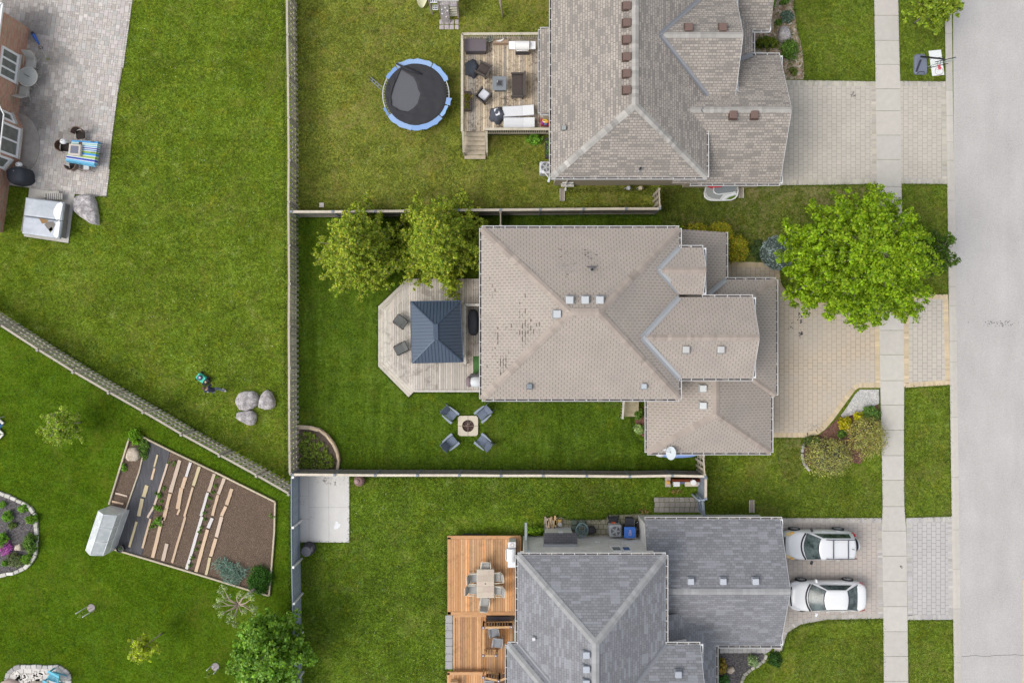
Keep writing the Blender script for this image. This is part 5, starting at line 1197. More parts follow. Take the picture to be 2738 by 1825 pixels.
# --- top house deck
DA = T('deck', 'stained grey raised deck of the top house with railing and stairs', 'deck', (*XY(1350,220), 0)); zd = 1.2
boards([(1240,98),(1470,98),(1470,349),(1297,349),(1297,351),(1240,351)], zd, .14, False, [(.54,.44,.31),(.45,.37,.28),(.60,.50,.37),(.48,.42,.35)], parent=DA, mat=m_dkA)
m = MB(); m.col = (.09,.08,.065); m.prism([XY(1243,100,zd), XY(1470,100,zd), XY(1470,346,zd), XY(1243,346,zd)], 0, zd-.04); m.ob('skirt', m_tim, DA)
def railing(root, pts, z0, z1, col=RAILC, w=.14, bal=.13, mat=None, name='railing', postat=True, balcol=None, capw=None):
    mat = mat or m_tim; 
    for a, b in zip(pts, pts[1:]):
        a, b = Vector((*a, 0)), Vector((*b, 0)); d = b-a; L = d.length; d.normalize(); m = MB(); m.col = balcol or col
        m.beam(a+Vector((0,0,z0+.1)), b+Vector((0,0,z0+.1)), .04, .08); m.beam(a+Vector((0,0,z1-.06)), b+Vector((0,0,z1-.06)), .04, .08)
        for i in range(1, int(L/bal)): p = a+d*(i*bal); m.beam(p+Vector((0,0,z0+.1)), p+Vector((0,0,z1-.06)), .04, .04)
        m.ob(name, mat, root); m = MB(); m.col = col; m.rot = math.atan2(d.y, d.x); m.beam(a+Vector((0,0,z1)), b+Vector((0,0,z1)), capw or w, .035); m.ob('top_rail', mat, root)
        m = MB(); m.col = col
        for p in ((a, b) if postat else ()): m.box((p.x, p.y, (z0+z1)/2-.02), (.09,.09,z1-z0), 0)
        if m.f: m.ob('post', mat, root)
zr_ = zd+1.0
railing(DA, [XY(1235.5,351,zr_), XY(1235.5,91,zr_), XY(1470,90,zr_)], zd, zr_)
railing(DA, [XY(1297,345,zr_), XY(1469,345,zr_)], zd, zr_)
for i in range(6):
    z = zd-.18*(i+1)+.0; m = MB(); k = RNG.uniform(.9,1.1); m.col = (.47*k,.40*k,.30*k); y0 = 351+i*12.2; a = XY(1242,y0,z); b = XY(1298,y0+12.4,z)
    m.box(((a[0]+b[0])/2, (a[1]+b[1])/2, z-.02), (b[0]-a[0], abs(a[1]-b[1])+.03, .04)); m.col = (.10,.08,.06); m.box(((a[0]+b[0])/2, a[1]-.01, z+.07), (b[0]-a[0]-.02, .02, .14)); m.ob('step', m_tim, DA)
for px in (1238, 1300.5):
    m = MB(); m.col = RAILC; a = Vector((*XY(px,351,zr_),zr_)); b = Vector((*XY(px+1,404,1.15),1.0)); m.beam(a, b, .12, .04); m.beam(b-Vector((0,0,1)), b, .09, .09)
    for i in range(1, 9): p = a.lerp(b, i/9); m.beam(p, p-Vector((0,0,.9)), .035, .035)
    m.ob('stair_rail', m_tim, DA)
# --- middle house deck
DB = T('deck', 'pale wooden deck with angled corners behind the middle house', 'deck', (*XY(1150,900), 0)); z2 = .45
boards([(1095,745),(1284,745),(1284,1044),(1105,1044),(1042,985),(1042,812)], z2, .14, False, [(.47,.425,.37),(.53,.47,.41),(.49,.45,.40)], parent=DB, mat=m_dkB, jit=.11)
def band(pts_out, pts_in, z, n, cols):
    for seg in range(len(pts_out)-1):
        m = MB()
        for i in range(n):
            t0, t1 = i/n+.012, (i+1)/n-.012; a0, b0, a1, b1 = [Vector(XY(*p, z)) for p in (pts_out[seg], pts_out[seg+1], pts_in[seg], pts_in[seg+1])]
            k = RNG.uniform(.9,1.1); m.col = tuple(c*k for c in cols); m.rot = math.atan2((b0-a0).y, (b0-a0).x)
            m.prism([tuple(a0.lerp(a1, t0)), tuple(b0.lerp(b1, t0)), tuple(b0.lerp(b1, t1)), tuple(a0.lerp(a1, t1))], z-.18, z)
        m.ob('step', m_dkB, DB)
O1 = [(1091,742),(1011,819),(1011,979),(1092,1061)]; I1 = [(1106,757),(1025,826),(1025,972),(1102,1051)]; I2 = [(1109,760),(1041,813),(1041,984),(1108,1046)]
band(O1, I1, .22, 2, (.50,.46,.39)); band(I1, [(1114,766),(1044,836),(1044,962),(1110,1044)], .44, 2, (.53,.49,.42))
m = MB(); m.col = (.56,.53,.48); m.beam((*XY(1108,1045,.5),.44), (*XY(1284,1045,.5),.44), .12, .14); m.ob('rim_board', m_dkB, DB)
m = MB(); m.col = (.08,.07,.06); m.prism([XY(*p, .3) for p in ((1100,750),(1282,750),(1282,1038),(1112,1038),(1050,975),(1050,820))], 0, .40); m.ob('skirt', m_tim, DB)
railing(DB, [XY(1243.5,972,1.45), XY(1243.5,815,1.45), XY(1284,815,1.45)], z2, 1.45, col=(.58,.56,.51), bal=.14)
# gazebo
GZ = T('gazebo', 'dark blue ribbed metal gazebo roof standing on the pale deck', 'gazebo', (*XY(1166,885), z2)); ze, za_ = 2.55, 3.25
c4 = [Vector((*XY(*p, ze), ze)) for p in ((1098,806),(1231,804),(1238,967),(1102,970))]; t4 = [Vector((*XY(*p, za_), za_)) for p in ((1160,866),(1169,866),(1170,908),(1162,908))]
m_gz = plain('gazebo_metal', (.060,.085,.125), .45, .06, 2, metal=.2); m = MB()
for i in range(4): m.face([c4[i], c4[(i+1)%4], t4[(i+1)%4], t4[i]][::-1])
for f in list(range(len(m.f))): pass
m.face([t4[0], t4[3], t4[2], t4[1]])
rf = m.ob('roof', m_gz, GZ)
rf.data.flip_normals() if rf.data.polygons[0].normal.z < 0 else None
m = MB(); m.col = (.45,.5,.55)
for i in range(4):   # standing seams
    a, b, tb, ta = c4[i], c4[(i+1)%4], t4[(i+1)%4], t4[i]; L = (b-a).length; n = int(L/.19); d = (b-a).normalized()
    nrm = ((b-a).cross(ta-a)).normalized(); nrm = nrm if nrm.z > 0 else -nrm; inn = nrm.cross(d).normalized(); inn = inn if inn.z > 0 else -inn
    ua, ub = (ta-a).dot(d), (tb-a).dot(d); hh = (ta-a).dot(inn)
    for k in range(1, n):
        u = L*k/n; v_ = hh if ua <= u <= ub else (u/ua*hh if u < ua else (L-u)/(L-ub)*hh)
        p = a+d*u; m.beam(p+nrm*.012, p+inn*v_+nrm*.012, .022, .024)
m.ob('seam', m_gz, rf); m = MB(); m.col = (.8,.85,.9)
for i in range(4): m.beam(c4[i]+Vector((0,0,.02)), t4[i]+Vector((0,0,.02)), .07, .04); m.beam(c4[i]-Vector((0,0,.05)), c4[(i+1)%4]-Vector((0,0,.05)), .06, .12)
m.beam((t4[0]+t4[1])/2+Vector((0,0,.03)), (t4[2]+t4[3])/2+Vector((0,0,.03)), .26, .03); m.ob('trim', m_gz, rf)
for p in c4:
    q = p.lerp(Vector((*XY(1166,885,ze), ze)), .12); m = MB(); m.box((q.x, q.y, (z2+ze)/2), (.12,.12,ze-z2-.1)); m.ob('post', m_dmetal, GZ)
# --- bottom house deck (stained cedar)
DC = T('deck', 'orange stained cedar deck with several levels behind the grey house', 'deck', (*XY(1290,1530), 0)); CE = [(.50,.27,.125),(.56,.32,.16),(.42,.235,.115),(.47,.29,.16),(.52,.25,.10)]
z3, z4 = .75, .38
boards([(1206,1441),(1378,1441),(1378,1634),(1206,1634)], z3, .14, False, CE, parent=DC, mat=m_dkC)
m = MB(); m.col = CE[0]
for a, b in (((1196,1436),(1392,1436)),((1201,1436),(1201,1642)),((1196,1639),(1378,1639))): m.beam((*XY(*a, z3), z3-.06), (*XY(*b, z3), z3-.06), .20, .14)
m.ob('rim_board', m_dkC, DC)
boards([(1376,1434),(1394,1434),(1394,1475),(1376,1475)], z3-.004, .14, False, CE, parent=DC, mat=m_dkC)
boards([(1212,1646),(1300,1646),(1300,1794),(1212,1794)], z4, .14, False, CE, parent=DC, mat=m_dkC)
boards([(1300,1672),(1372,1672),(1372,1800),(1300,1800)], z3-.01, .14, False, [tuple(c*.82 for c in x) for x in CE], parent=DC, mat=m_dkC)
m = MB(); m.col = CE[1]; m.beam((*XY(1214,1646,z4), z4-.03), (*XY(1214,1795,z4), z4-.03), .12, .12); m.beam((*XY(1212,1646,z4), z4-.03), (*XY(1300,1645,z4), z4-.03), .12, .13); m.beam((*XY(1212,1794,z4), z4-.01), (*XY(1372,1794,z4), z4-.01), .16, .12); m.ob('rim_board', m_dkC, DC)
boards([(1196,1797),(1300,1797),(1300,1930),(1196,1930)], z3, .14, False, CE, parent=DC, mat=m_dkC)
m = MB(); m.col = CE[1]; m.beam((*XY(1196,1799,z3), z3-.05), (*XY(1300,1799,z3), z3-.05), .16, .14); m.beam((*XY(1199,1797,z3), z3-.05), (*XY(1199,1930,z3), z3-.05), .16, .14); m.ob('rim_board', m_dkC, DC)
m = MB(); m.col = (.10,.06,.04); m.prism([XY(*p, .3) for p in ((1203,1440),(1376,1440),(1376,1790),(1216,1790),(1216,1640),(1203,1640))], 0, .30); m.prism([XY(*p, .3) for p in ((1203,1800),(1376,1800),(1376,1920),(1203,1920))], 0, .3); m.ob('skirt', m_tim, DC)
zr2_ = z3+.95
for pts in ([(1292,1677),(1372,1675)], [(1292,1677),(1292,1753)], [(1292,1752),(1328,1752)], [(1292,1810),(1335,1819),(1352,1812)]):
    railing(DC, [XY(*p, zr2_) for p in pts], z3 if pts[0] != (1292,1677) or len(pts) > 2 else z3, zr2_, col=(.50,.31,.15), mat=m_dkC, bal=.16, w=.12)
m = MB()
for p in ((1292,1677),(1367,1675),(1292,1752),(1326,1752),(1292,1810),(1333,1820)):
    q = XY(*p, zr2_+.05); m.col = (.12,.10,.14); m.box((q[0], q[1], zr2_+.04), (.15,.15,.05)); m.col = (.9,.9,.92); m.lathe((q[0], q[1], zr2_+.065), [(.04,0),(.02,.04)], 8)
m.ob('post_light', m_col, DC)
m = MB(); m.col = (.02,.02,.03); q = W(1332,1652,z3); m.box((q.x, q.y, z3-.02), (1.35,.20,.1)); m.ob('planter_trough', m_col, DC)
m = MB()
for i in range(7):
    k = RNG.uniform(.94,1.06); m.col = (.38*k,.38*k,.385*k); y0 = 1643+i*20.6; m.prism([XY(1191,y0+.5), XY(1210,y0+.5), XY(1210,y0+20), XY(1191,y0+20)], 0, .05)
struct('path', m, m_colm)
v = W(1210,1820,z3); root = T('wooden_stump_stool', 'short tan wooden block on the lowest deck corner at the bottom edge', 'stool', (v.x, v.y, z3)); m = MB(); m.col = (.60,.42,.24); m.rbox((v.x+.12,v.y-.1,z3+.22),(.45,.45,.44),.04); m.ob('block', m_colm, root)
# ---------------- furniture templates (local coordinates, front towards +y) ----------------
def L0(name, label, cat, group=None): return T(name, label, cat, (0,0,0), group)
def part(name, fn, mat, parent, bevel=0):
    m = MB(); fn(m); return m.ob(name, mat, parent, bevel)
# adirondack chair
AB = (.145,.175,.235); AL = (.27,.31,.37)
def adirondack():
    r = L0('garden_chair', '', 'chair', 'slat backed garden chairs round the fire pit')
    def seat(m):
        for i in range(7): k = RNG.uniform(.9,1.1); m.col = tuple(c*k*1.15 for c in AB); m.box((0, .26-i*.075, .36-i*.022), (.52-i*.012, .066, .02))
    part('seat', seat, m_colm, r)
    def back(m):
        for i in range(7):
            a = (i-3); k = RNG.uniform(.88,1.1); m.col = tuple(c*k for c in AB); t = abs(a)/3
            m.beam((a*.066, -.24, .26), (a*.088, -.60+.03*t, 1.0-.13*t**2), .072 if i%1==0 else .07, .02)
        m.col = tuple(c*.7 for c in AB); m.beam((-.27,-.44,.62),(.27,-.44,.62),.03,.07)
    part('backrest', back, m_colm, r)
    for s in (-1, 1):
        def arm(m, s=s):
            m.col = AL; m.prism([(s*.27,.36),(s*.41,.36),(s*.42,.10),(s*.37,-.38),(s*.31,-.42),(s*.30,0)], .56, .585, True)
        part('armrest', arm, m_colm, r)
        part('leg', lambda m, s=s: (setattr(m,'col',AB), m.box((s*.30,.30,.28),(.035,.10,.56)))[0], m_colm, r)
        part('leg', lambda m, s=s: (setattr(m,'col',AB), m.beam((s*.27,.20,.28),(s*.27,-.68,.03),.03,.12))[0], m_colm, r)
    return r
a0 = adirondack()
for i, (px, py, rz, lab) in enumerate(((1207,1107,-130,'blue grey slatted garden chair at the top left of the stone fire pit'),(1291,1105,130,'blue grey slatted garden chair at the top right of the stone fire pit'),(1208,1178,-50,'blue grey slatted garden chair at the bottom left of the stone fire pit'),(1291,1177,50,'blue grey slatted garden chair at the bottom right of the stone fire pit'))):
    place(a0, px, py, 0, rz, .0 if False else None, lab, first=(i == 0))
v = W(1251.5,1137.5); r = T('fire_pit', 'square pale stone fire pit with a round rusty bowl', 'fire pit', (v.x, v.y, 0)); hw = .61
for sx in (-1, 1):
    for sy in (-1, 1):
        m = MB(); k = RNG.uniform(.95,1.05); m.col = (.60*k,.53*k,.42*k); pl = []
        c = [(.01,.01),(hw,.01),(hw,hw-.22),(hw-.22,hw),(.01,hw)]; ri = .36
        pl = [(ri,.01),(hw,.01),(hw,hw-.11),(hw-.11,hw),(.01,hw),(.01,ri)]+[(ri*math.sin(a), ri*math.cos(a)) for a in (R_(15),R_(30),R_(45),R_(60),R_(75))]
        m.prism([(v.x+x*sx, v.y+y*sy) for x, y in pl], 0, .10); m.ob('stone_slab', m_colm, r)
m = MB(); m.col = (.055,.03,.025); m.lathe((v.x,v.y,-.0), [(.05,.03),(.25,.04),(.345,.12),(.36,.12),(.36,.05)], 28); bw = m.ob('bowl', m_colm, r)
m = MB(); m.col = (.32,.22,.19); m.beam((v.x-.36,v.y,.135),(v.x+.36,v.y,.135),.022,.015); m.beam((v.x,v.y-.36,.135),(v.x,v.y+.36,.135),.022,.015); m.ob('grate', m_colm, r)
m = MB(); m.col = (.35,.28,.24); 
for i in range(14): q = Vector((v.x+RNG.normal()*.11, v.y+RNG.normal()*.11+.05, .06)); m.beam(q, q+Vector((RNG.normal()*.08, RNG.normal()*.08, .02)), .02, .02)
m.ob('ash', m_colm, r)
# sling deck chairs
def sling(col, fr, name='sling_chair', group=None, w=.56):
    r = L0(name, '', 'chair', group)
    part('seat', lambda m: (setattr(m,'col',col), m.face([(-w/2,.28,.40),(-w/2,-.22,.34),(w/2,-.22,.34),(w/2,.28,.40)]), m.face([(-w/2,.28,.395),(w/2,.28,.395),(w/2,-.22,.335),(-w/2,-.22,.335)])), m_colm, r)
    part('backrest', lambda m: (setattr(m,'col',tuple(c*.9 for c in col)), m.face([(-w/2,-.22,.34),(-w/2,-.52,.95),(w/2,-.52,.95),(w/2,-.22,.34)]), m.face([(-w/2,-.22,.345),(w/2,-.22,.345),(w/2,-.52,.955),(-w/2,-.52,.955)])), m_colm, r)
    for s in (-1, 1):
        def f(m, s=s):
            m.col = fr; m.tube([(s*w/2,.30,.41),(s*w/2,-.22,.345),(s*w/2,-.53,.97)], .016, 6); m.tube([(s*(w/2+.03),.26,.0),(s*(w/2+.03),.22,.60),(s*(w/2+.03),-.32,.60)], .018, 6)
        part('armrest', f, m_colm, r)
        part('leg', lambda m, s=s: (setattr(m,'col',fr), m.tube([(s*w/2,-.10,.36),(s*w/2,-.48,0)], .016, 6)), m_colm, r)
    part('frame', lambda m: (setattr(m,'col',fr), m.tube([(-w/2,-.53,.97),(w/2,-.53,.97)], .016, 6), m.tube([(-w/2,.30,.41),(w/2,.30,.41)], .016, 6)), m_colm, r)
    return r
s0 = sling((.135,.14,.135), (.03,.03,.03), group='dark sling chairs on the pale deck')
place(s0, 1068, 857, z2, 53, 0.9, 'dark sling chair nearer the trees on the pale deck', True); place(s0, 1069, 933, z2, 117, 0.9, 'dark sling chair further from the trees on the pale deck')
# cushioned dining chair with pale frame
def dining(col, fr, name='dining_chair', group=None):
    r = L0(name, '', 'chair', group)
    part('seat', lambda m: (setattr(m,'col',fr), m.rbox((0,.02,.40),(.56,.56,.05),.06)), m_colm, r)
    part('cushion', lambda m: (setattr(m,'col',col), m.rbox((0,.03,.45),(.48,.50,.07),.05)), m_colm, r)
    part('backrest', lambda m: (setattr(m,'col',tuple(c*.92 for c in col)), m.add([(-.22,-.24,.48),(.22,-.24,.48),(.22,-.36,.92),(-.22,-.36,.92),(-.22,-.29,.47),(.22,-.29,.47),(.22,-.41,.91),(-.22,-.41,.91)], [(0,1,2,3)[::-1],(4,5,6,7),(3,2,6,7)[::-1],(0,3,7,4)[::-1],(1,5,6,2)[::-1]])), m_colm, r)
    def bf(m): m.col = fr; m.tube([(-.27,-.26,.42),(-.26,-.36,.80),(-.20,-.42,.95),(.20,-.42,.95),(.26,-.36,.80),(.27,-.26,.42)], .02, 6)
    part('back_frame', bf, m_colm, r)
    for s in (-1, 1):
        part('armrest', lambda m, s=s: (setattr(m,'col',fr), m.tube([(s*.27,.27,.02),(s*.28,.26,.62),(s*.30,.05,.66),(s*.28,-.33,.68)], .024, 6)), m_colm, r)
        part('leg', lambda m, s=s: (setattr(m,'col',fr), m.tube([(s*.26,-.24,.40),(s*.26,-.30,0)], .02, 6)), m_colm, r)
    return r
CR = (.66,.62,.52); d0 = dining((.36,.355,.34), CR, group='cream framed chairs round the cedar deck table')
zz = z3; cs = [(1299,1516,180,'at the top end of the tiled table'),(1296,1610,-8,'slightly askew at the bottom end of the tiled table'),(1268,1545,-86,'upper one on the left side of the tiled table'),(1263,1576,-92,'lower one on the left side of the tiled table'),(1328,1543,96,'upper one on the right side of the tiled table'),(1331,1579,84,'lower one on the right side of the tiled table')]
for i, (px, py, rz, lab) in enumerate(cs): place(d0, px, py, zz, rz, zz+.5, 'grey cushioned cream framed chair '+lab, i == 0)
v = W(1298,1559,zz+.7); r = T('dining_table', 'rectangular beige tiled table on the cedar deck', 'table', (v.x, v.y, zz)); m = MB()
for i in range(3):
    for j in range(5):
        k = RNG.uniform(.9,1.08); m.col = (.50*k,.43*k*RNG.uniform(.95,1.03),.35*k); m.box((v.x-.97/3+i*.97/3, v.y-.64+j*.32, zz+.735), (.315,.312,.02))
m.ob('table_top', m_colm, r); m = MB(); m.col = CR; m.box((v.x, v.y, zz+.71), (1.02,1.66,.03)); m.col = (.2,.15,.15); m.lathe((v.x,v.y,zz+.745),[(.05,0),(.05,.006)],10); m.ob('table_frame', m_colm, r)
for sx in (-1,1):
    for sy in (-1,1): m = MB(); m.col = CR; m.box((v.x+sx*.42, v.y+sy*.72, zz+.35), (.07,.07,.7)); m.ob('leg', m_colm, r)
e0_ = dining((.24,.255,.28), (.42,.42,.43), 'grey_armchair', 'grey armchairs inside the cedar railing')
place(e0_, 1321, 1690, zd*0+z3, -172, z3+.5, 'grey armchair inside the cedar railing, the upper of two', True); place(e0_, 1330, 1718, z3, 172, z3+.5, 'grey armchair inside the cedar railing, the lower of two')
e1_ = place(e0_, 1308, 1829, z3, 180, z3+.5, 'grey armchair cut off by the bottom edge below the cedar deck rail')
# sofas / wicker
WK = (.10,.085,.075)
def wicker(w, name, group=None, cush=None):
    r = L0(name, '', 'chair' if w < 1 else 'sofa', group)
    def seat(m):
        m.col = (.7,.65,.65); m.rbox((0,.0,.33),(w-.1,.62,.05),.03); m.col=(1.3,1.2,1.1)
        for i in range(int((w-.14)/.07)): m.box((-w/2+.10+i*.07,0,.36),(.02,.56,.012))
    part('seat', seat, m_wicker, r)
    part('backrest', lambda m: m.add([(-w/2,-.30,.30),(w/2,-.30,.30),(w/2,-.42,.84),(-w/2,-.42,.84),(-w/2,-.37,.30),(w/2,-.37,.30),(w/2,-.50,.84),(-w/2,-.50,.84)], [(3,2,1,0),(4,5,6,7),(7,6,2,3),(0,4,7,3),(1,2,6,5)]), m_wicker, r)
    for s in (-1, 1):
        part('armrest', lambda m, s=s: (m.rbox((s*(w/2-.04),0,.58),(.09,.72,.05),.03), m.box((s*(w/2-.04),0,.44),(.05,.66,.24))), m_wicker, r)
        for t in (-1, 1): part('leg', lambda m, s=s, t=t: m.box((s*(w/2-.05), t*.30,.16),(.06,.06,.32)), m_wicker, r)
    if cush: part('cushion', lambda m: (setattr(m,'col',cush), m.rbox((0,.03,.42),(w-.22,.55,.12),.08)), m_colm, r)
    return r
k0 = wicker(.74, 'wicker_armchair', 'wicker armchairs on the stained deck'); place(k0, 1291, 186, zd, 62, zd+.4, 'dark wicker armchair, empty, beside a crumpled black cover on the stained deck', True)
k1 = wicker(.74, 'wicker_armchair', 'wicker armchairs on the stained deck', (.62,.63,.66)); place(k1, 1293, 255, zd, -38, zd+.4, 'dark wicker armchair with a white cushion on the stained deck', True)
k2 = wicker(1.42, 'wicker_loveseat'); place(k2, 1383, 229, zd, 90, zd+.4, 'dark wicker two seat sofa right of the grey fire table', True)
v = W(1335.5,223,zd+.6); r = T('fire_table', 'square grey fire table between the wicker seats', 'table', (v.x,v.y,zd)); m = MB(); m.col = (.20,.22,.235); m.rbox((v.x,v.y,zd+.60),(.82,.82,.06),.02); m.ob('table_top', m_colm, r)
m = MB(); m.col = (.10,.11,.12); m.box((v.x,v.y,zd+.29),(.6,.6,.57)); m.ob('body', m_colm, r); m = MB(); m.col = (.13,.14,.15); m.rbox((v.x,v.y,zd+.645),(.38,.38,.03),.02); m.col=(.05,.05,.055); m.rbox((v.x,v.y,zd+.66),(.26,.26,.02),.02); m.col=(.6,.6,.6); m.box((v.x-.13,v.y+.09,zd+.665),(.03,.12,.02)); m.ob('burner_cover', m_colm, r)
def drape(label, px, py, z, rx, ry, h, seed, rz=0, patch=None, name='furniture_cover', cat='cover', mat=None, col=(1,1,1)):
    v = W(px, py, z+h*.5); m = MB(); m.col = col; n = 30; vs = []; Ls = [(1.05,0),(1.0,.12),(.92,.5),(.78,.85),(.5,1.0),(.2,1.04)]
    for s, zf in Ls:
        for k in range(n):
            a = 2*math.pi*k/n; f = 1+.10*math.sin(5*a+seed)*(1.2-zf)+.06*math.sin(11*a+seed*3)+.12*mnoise.noise(Vector((math.cos(a)*1.5, math.sin(a)*1.5, seed)))
            x, y = rx*s*f*math.cos(a), ry*s*f*math.sin(a); c, s_ = math.cos(R_(rz)), math.sin(R_(rz))
            vs.append((v.x+x*c-y*s_, v.y+x*s_+y*c, z+.01+h*zf*(1+.18*mnoise.noise(Vector((x*3, y*3, seed)))*(zf > .3))))
    fs = [(j*n+k, j*n+(k+1)%n, (j+1)*n+(k+1)%n, (j+1)*n+k) for j in range(len(Ls)-1) for k in range(n)]+[tuple(range((len(Ls)-1)*n, len(Ls)*n))]
    m.smooth = True; m.add(vs, fs)
    if patch:
        r = T(name, label, cat, (v.x,v.y,z)); m.ob('cloth', mat or m_black, r); m2 = MB(); m2.col = patch[0]; m2.rbox((v.x+patch[1], v.y+patch[2], z+h*1.02), (patch[3], patch[4], .03), .05, R_(patch[5])); m2.ob(patch[6], m_colm, r); return r
    return m.ob(name, mat or m_black, label=label, category=cat)
drape('crumpled dark cover heaped against the deck railing behind the empty wicker armchair', 1261,181,zd,.42,.52,.42,1.3,col=(1.6,1.8,2.0))
drape('dark covered stool with a white cloth on top, left of the white loungers', 1329,307,zd,.46,.50,.45,4.1,20,((.72,.73,.75),.0,.10,.26,.42,20,'white_cloth'),name='covered_stool',cat='stool',col=(2.2,2.3,2.6))
# white loungers
def lounger():
    r = L0('sun_lounger', '', 'sun lounger', 'white sun loungers on the stained deck')
    part('seat', lambda m: (setattr(m,'col',(.66,.67,.68)), m.rbox((0,-.33,.33),(.58,1.16,.05),.03)), m_colm, r)
    part('backrest', lambda m: (setattr(m,'col',(.69,.70,.71)), m.box((0,.58,.36),(.58,.66,.05), 0, R_(6))), m_colm, r)
    for s in (-1,1):
        part('rail', lambda m, s=s: (setattr(m,'col',(.3,.3,.31)), m.beam((s*.30,-.92,.30),(s*.30,.95,.30),.03,.05)), m_colm, r)
        for t in (-.75,.75): part('leg', lambda m, s=s, t=t: (setattr(m,'col',(.3,.3,.31)), m.box((s*.28,t,.15),(.04,.04,.3))), m_colm, r)
    return r
l0 = lounger(); place(l0, 1386, 297, zd, -87, zd+.3, 'white sun lounger farther from the deck rail', True); place(l0, 1388, 328.5, zd, -90, zd+.3, 'white sun lounger against the lower deck rail')
def chest(label, x0, y0, x1, y1, z, h, col, lid, name='storage_box', cat='storage box'):
    a, b = Vector(XY(x0,y0,z+h)), Vector(XY(x1,y1,z+h)); c = (a+b)/2; r = T(name, label, cat, (c.x,c.y,z)); w, d = abs(b.x-a.x), abs(b.y-a.y)
    m = MB(); m.col = col; m.rbox((c.x,c.y,z+h*.45),(w*.94,d*.92,h*.9),.03); m.ob('body', m_colm, r); m = MB(); m.col = lid; m.rbox((c.x,c.y+.01,z+h*.94),(w,d,h*.12),.03); m.ob('lid', m_colm, r); return r
chest('large brown lidded storage box in the upper corner of the stained deck', 1242,104,1300,137,zd,.62,(.10,.085,.09),(.135,.115,.125))
def grill(label, x0, x1, yc, z, rz, lidc, shc, name='barbecue_grill', dark=(.05,.05,.055), front=-1, tank=False):
    v0, v1 = Vector(XY(x0,yc,z+.9)), Vector(XY(x1,yc,z+.9)); w = (v1-v0).length; c = (v0+v1)/2; r = L0(name, label, 'barbecue')
    part('cabinet', lambda m: (setattr(m,'col',dark), m.box((0,0,.42),(w*.5,.48,.78))), m_colm, r)
    def hood(m):
        m.col = lidc; n = 10; pr = [(-.26,.84)]+[(-.26+.52*(1-math.cos(math.pi*i/n))/2, .84+.26*math.sin(math.pi*i/n)) for i in range(1,n)]+[(.26,.84)]
        vs = [(-w*.25,y,q) for y,q in pr]+[(w*.25,y,q) for y,q in pr]; k = len(pr); m.smooth = True; m.add(vs, [(i,i+1,k+i+1,k+i) for i in range(k-1)]); m.smooth = False; m.add(vs, [tuple(range(k)), tuple(range(k,2*k))[::-1]])
    part('hood', hood, m_col, r)
    part('handle', lambda m: (setattr(m,'col',(.75,.75,.76)), m.tube([(-w*.2,-.27,.9),(-w*.2,-.33,.93),(w*.2,-.33,.93),(w*.2,-.27,.9)], .015, 6)), m_col, r)
    for s in (-1,1): part('side_shelf', lambda m, s=s: (setattr(m,'col',shc), m.rbox((s*w*.375,.02,.84),(w*.235,.46,.05),.02)), m_col, r)
    part('control_panel', lambda m: (setattr(m,'col',(.45,.42,.38)), m.box((0,-.28,.80),(w*.48,.08,.10)), setattr(m,'col',(.1,.1,.1)), [m.box((-.2+.1*i,-.325,.80),(.03,.02,.03)) for i in range(5)]), m_colm, r)
    r.location = (c.x, c.y, z); r.rotation_euler = (0,0,R_(rz)); return r
grill('large stainless and white barbecue with two side shelves at the top of the stained deck', 1360,1433,121,zd,0,(.74,.73,.71),(.76,.77,.79))
v = W(1311,110,zd); r = T('hose_reel', 'coiled grey hose in the corner behind the brown storage box', 'hose', (v.x,v.y,zd)); m = MB(); m.col = (.30,.33,.26)
for k in range(5): m.tube([(v.x+(.14+.02*k)*math.cos(a*.5), v.y+(.14+.02*k)*math.sin(a*.5), zd+.3+.04*k+.03*math.sin(a+k)) for a in range(13)], .014, 5)
m.ob('coil', m_colm, r); m = MB(); m.col=(.2,.2,.2); m.lathe((v.x,v.y,zd),[(.12,0),(.12,.3),(.05,.32)],12); m.ob('stand', m_colm, r)
v = W(1337,108,zd+.4); m = MB(); m.col = (.72,.72,.70); m.prism([(v.x-.25,v.y-.06),(v.x+.05,v.y-.08),(v.x+.2,v.y+.02),(v.x+.24,v.y+.12),(v.x+.08,v.y+.04)], zd+.35, zd+.42, True); m.col=(.35,.25,.17); m.box((v.x+.05,v.y-.04,zd+.18),(.9,.2,.34)); m.ob('towel_rack', m_colm, label='low brown bench with a white towel left of the stainless barbecue', category='bench')
a_, b_ = XY(1241,243,zd+.4), XY(1260,294,zd+.4); cx_, cy_ = (a_[0]+b_[0])/2, (a_[1]+b_[1])/2; r = T('planter_box', 'long dark planter box of yellow green plants on the left deck rail side', 'planter', (cx_,cy_,zd)); m = MB(); m.col=(.09,.07,.06)
m.box((cx_,cy_,zd+.2),(.42,1.1,.40)); m.ob('box', m_colm, r); crownleaves(r, [((cx_+RNG.normal()*.08, cy_+RNG.uniform(-.45,.45), zd+.44), 1) for _ in range(22)], 16, .12, .07, [(.30,.32,.04),(.20,.26,.03),(.36,.24,.05)], np.random.default_rng(7), name='foliage')
v = W(1457,326,zd+.2); r = T('toy_crate', 'crate of red, yellow and purple toys by the house wall on the stained deck', 'toy box', (v.x,v.y,zd)); m = MB(); m.col = (.45,.03,.05); m.box((v.x,v.y,zd+.10),(.5,.42,.2)); m.ob('crate', m_colm, r)
for c, x, y, s in (((.75,.55,.05),.0,.08,.24),((.35,.05,.30),-.16,-.08,.18),((.8,.35,.05),.12,-.02,.2),((.1,.2,.4),.05,-.16,.16),((.75,.65,.3),-.05,.0,.2)):
    m = MB(); m.col = c; m.rbox((v.x+x,v.y+y,zd+.26),(s,s*.7,.14),.03,x*8); m.ob('toy', m_colm, r)
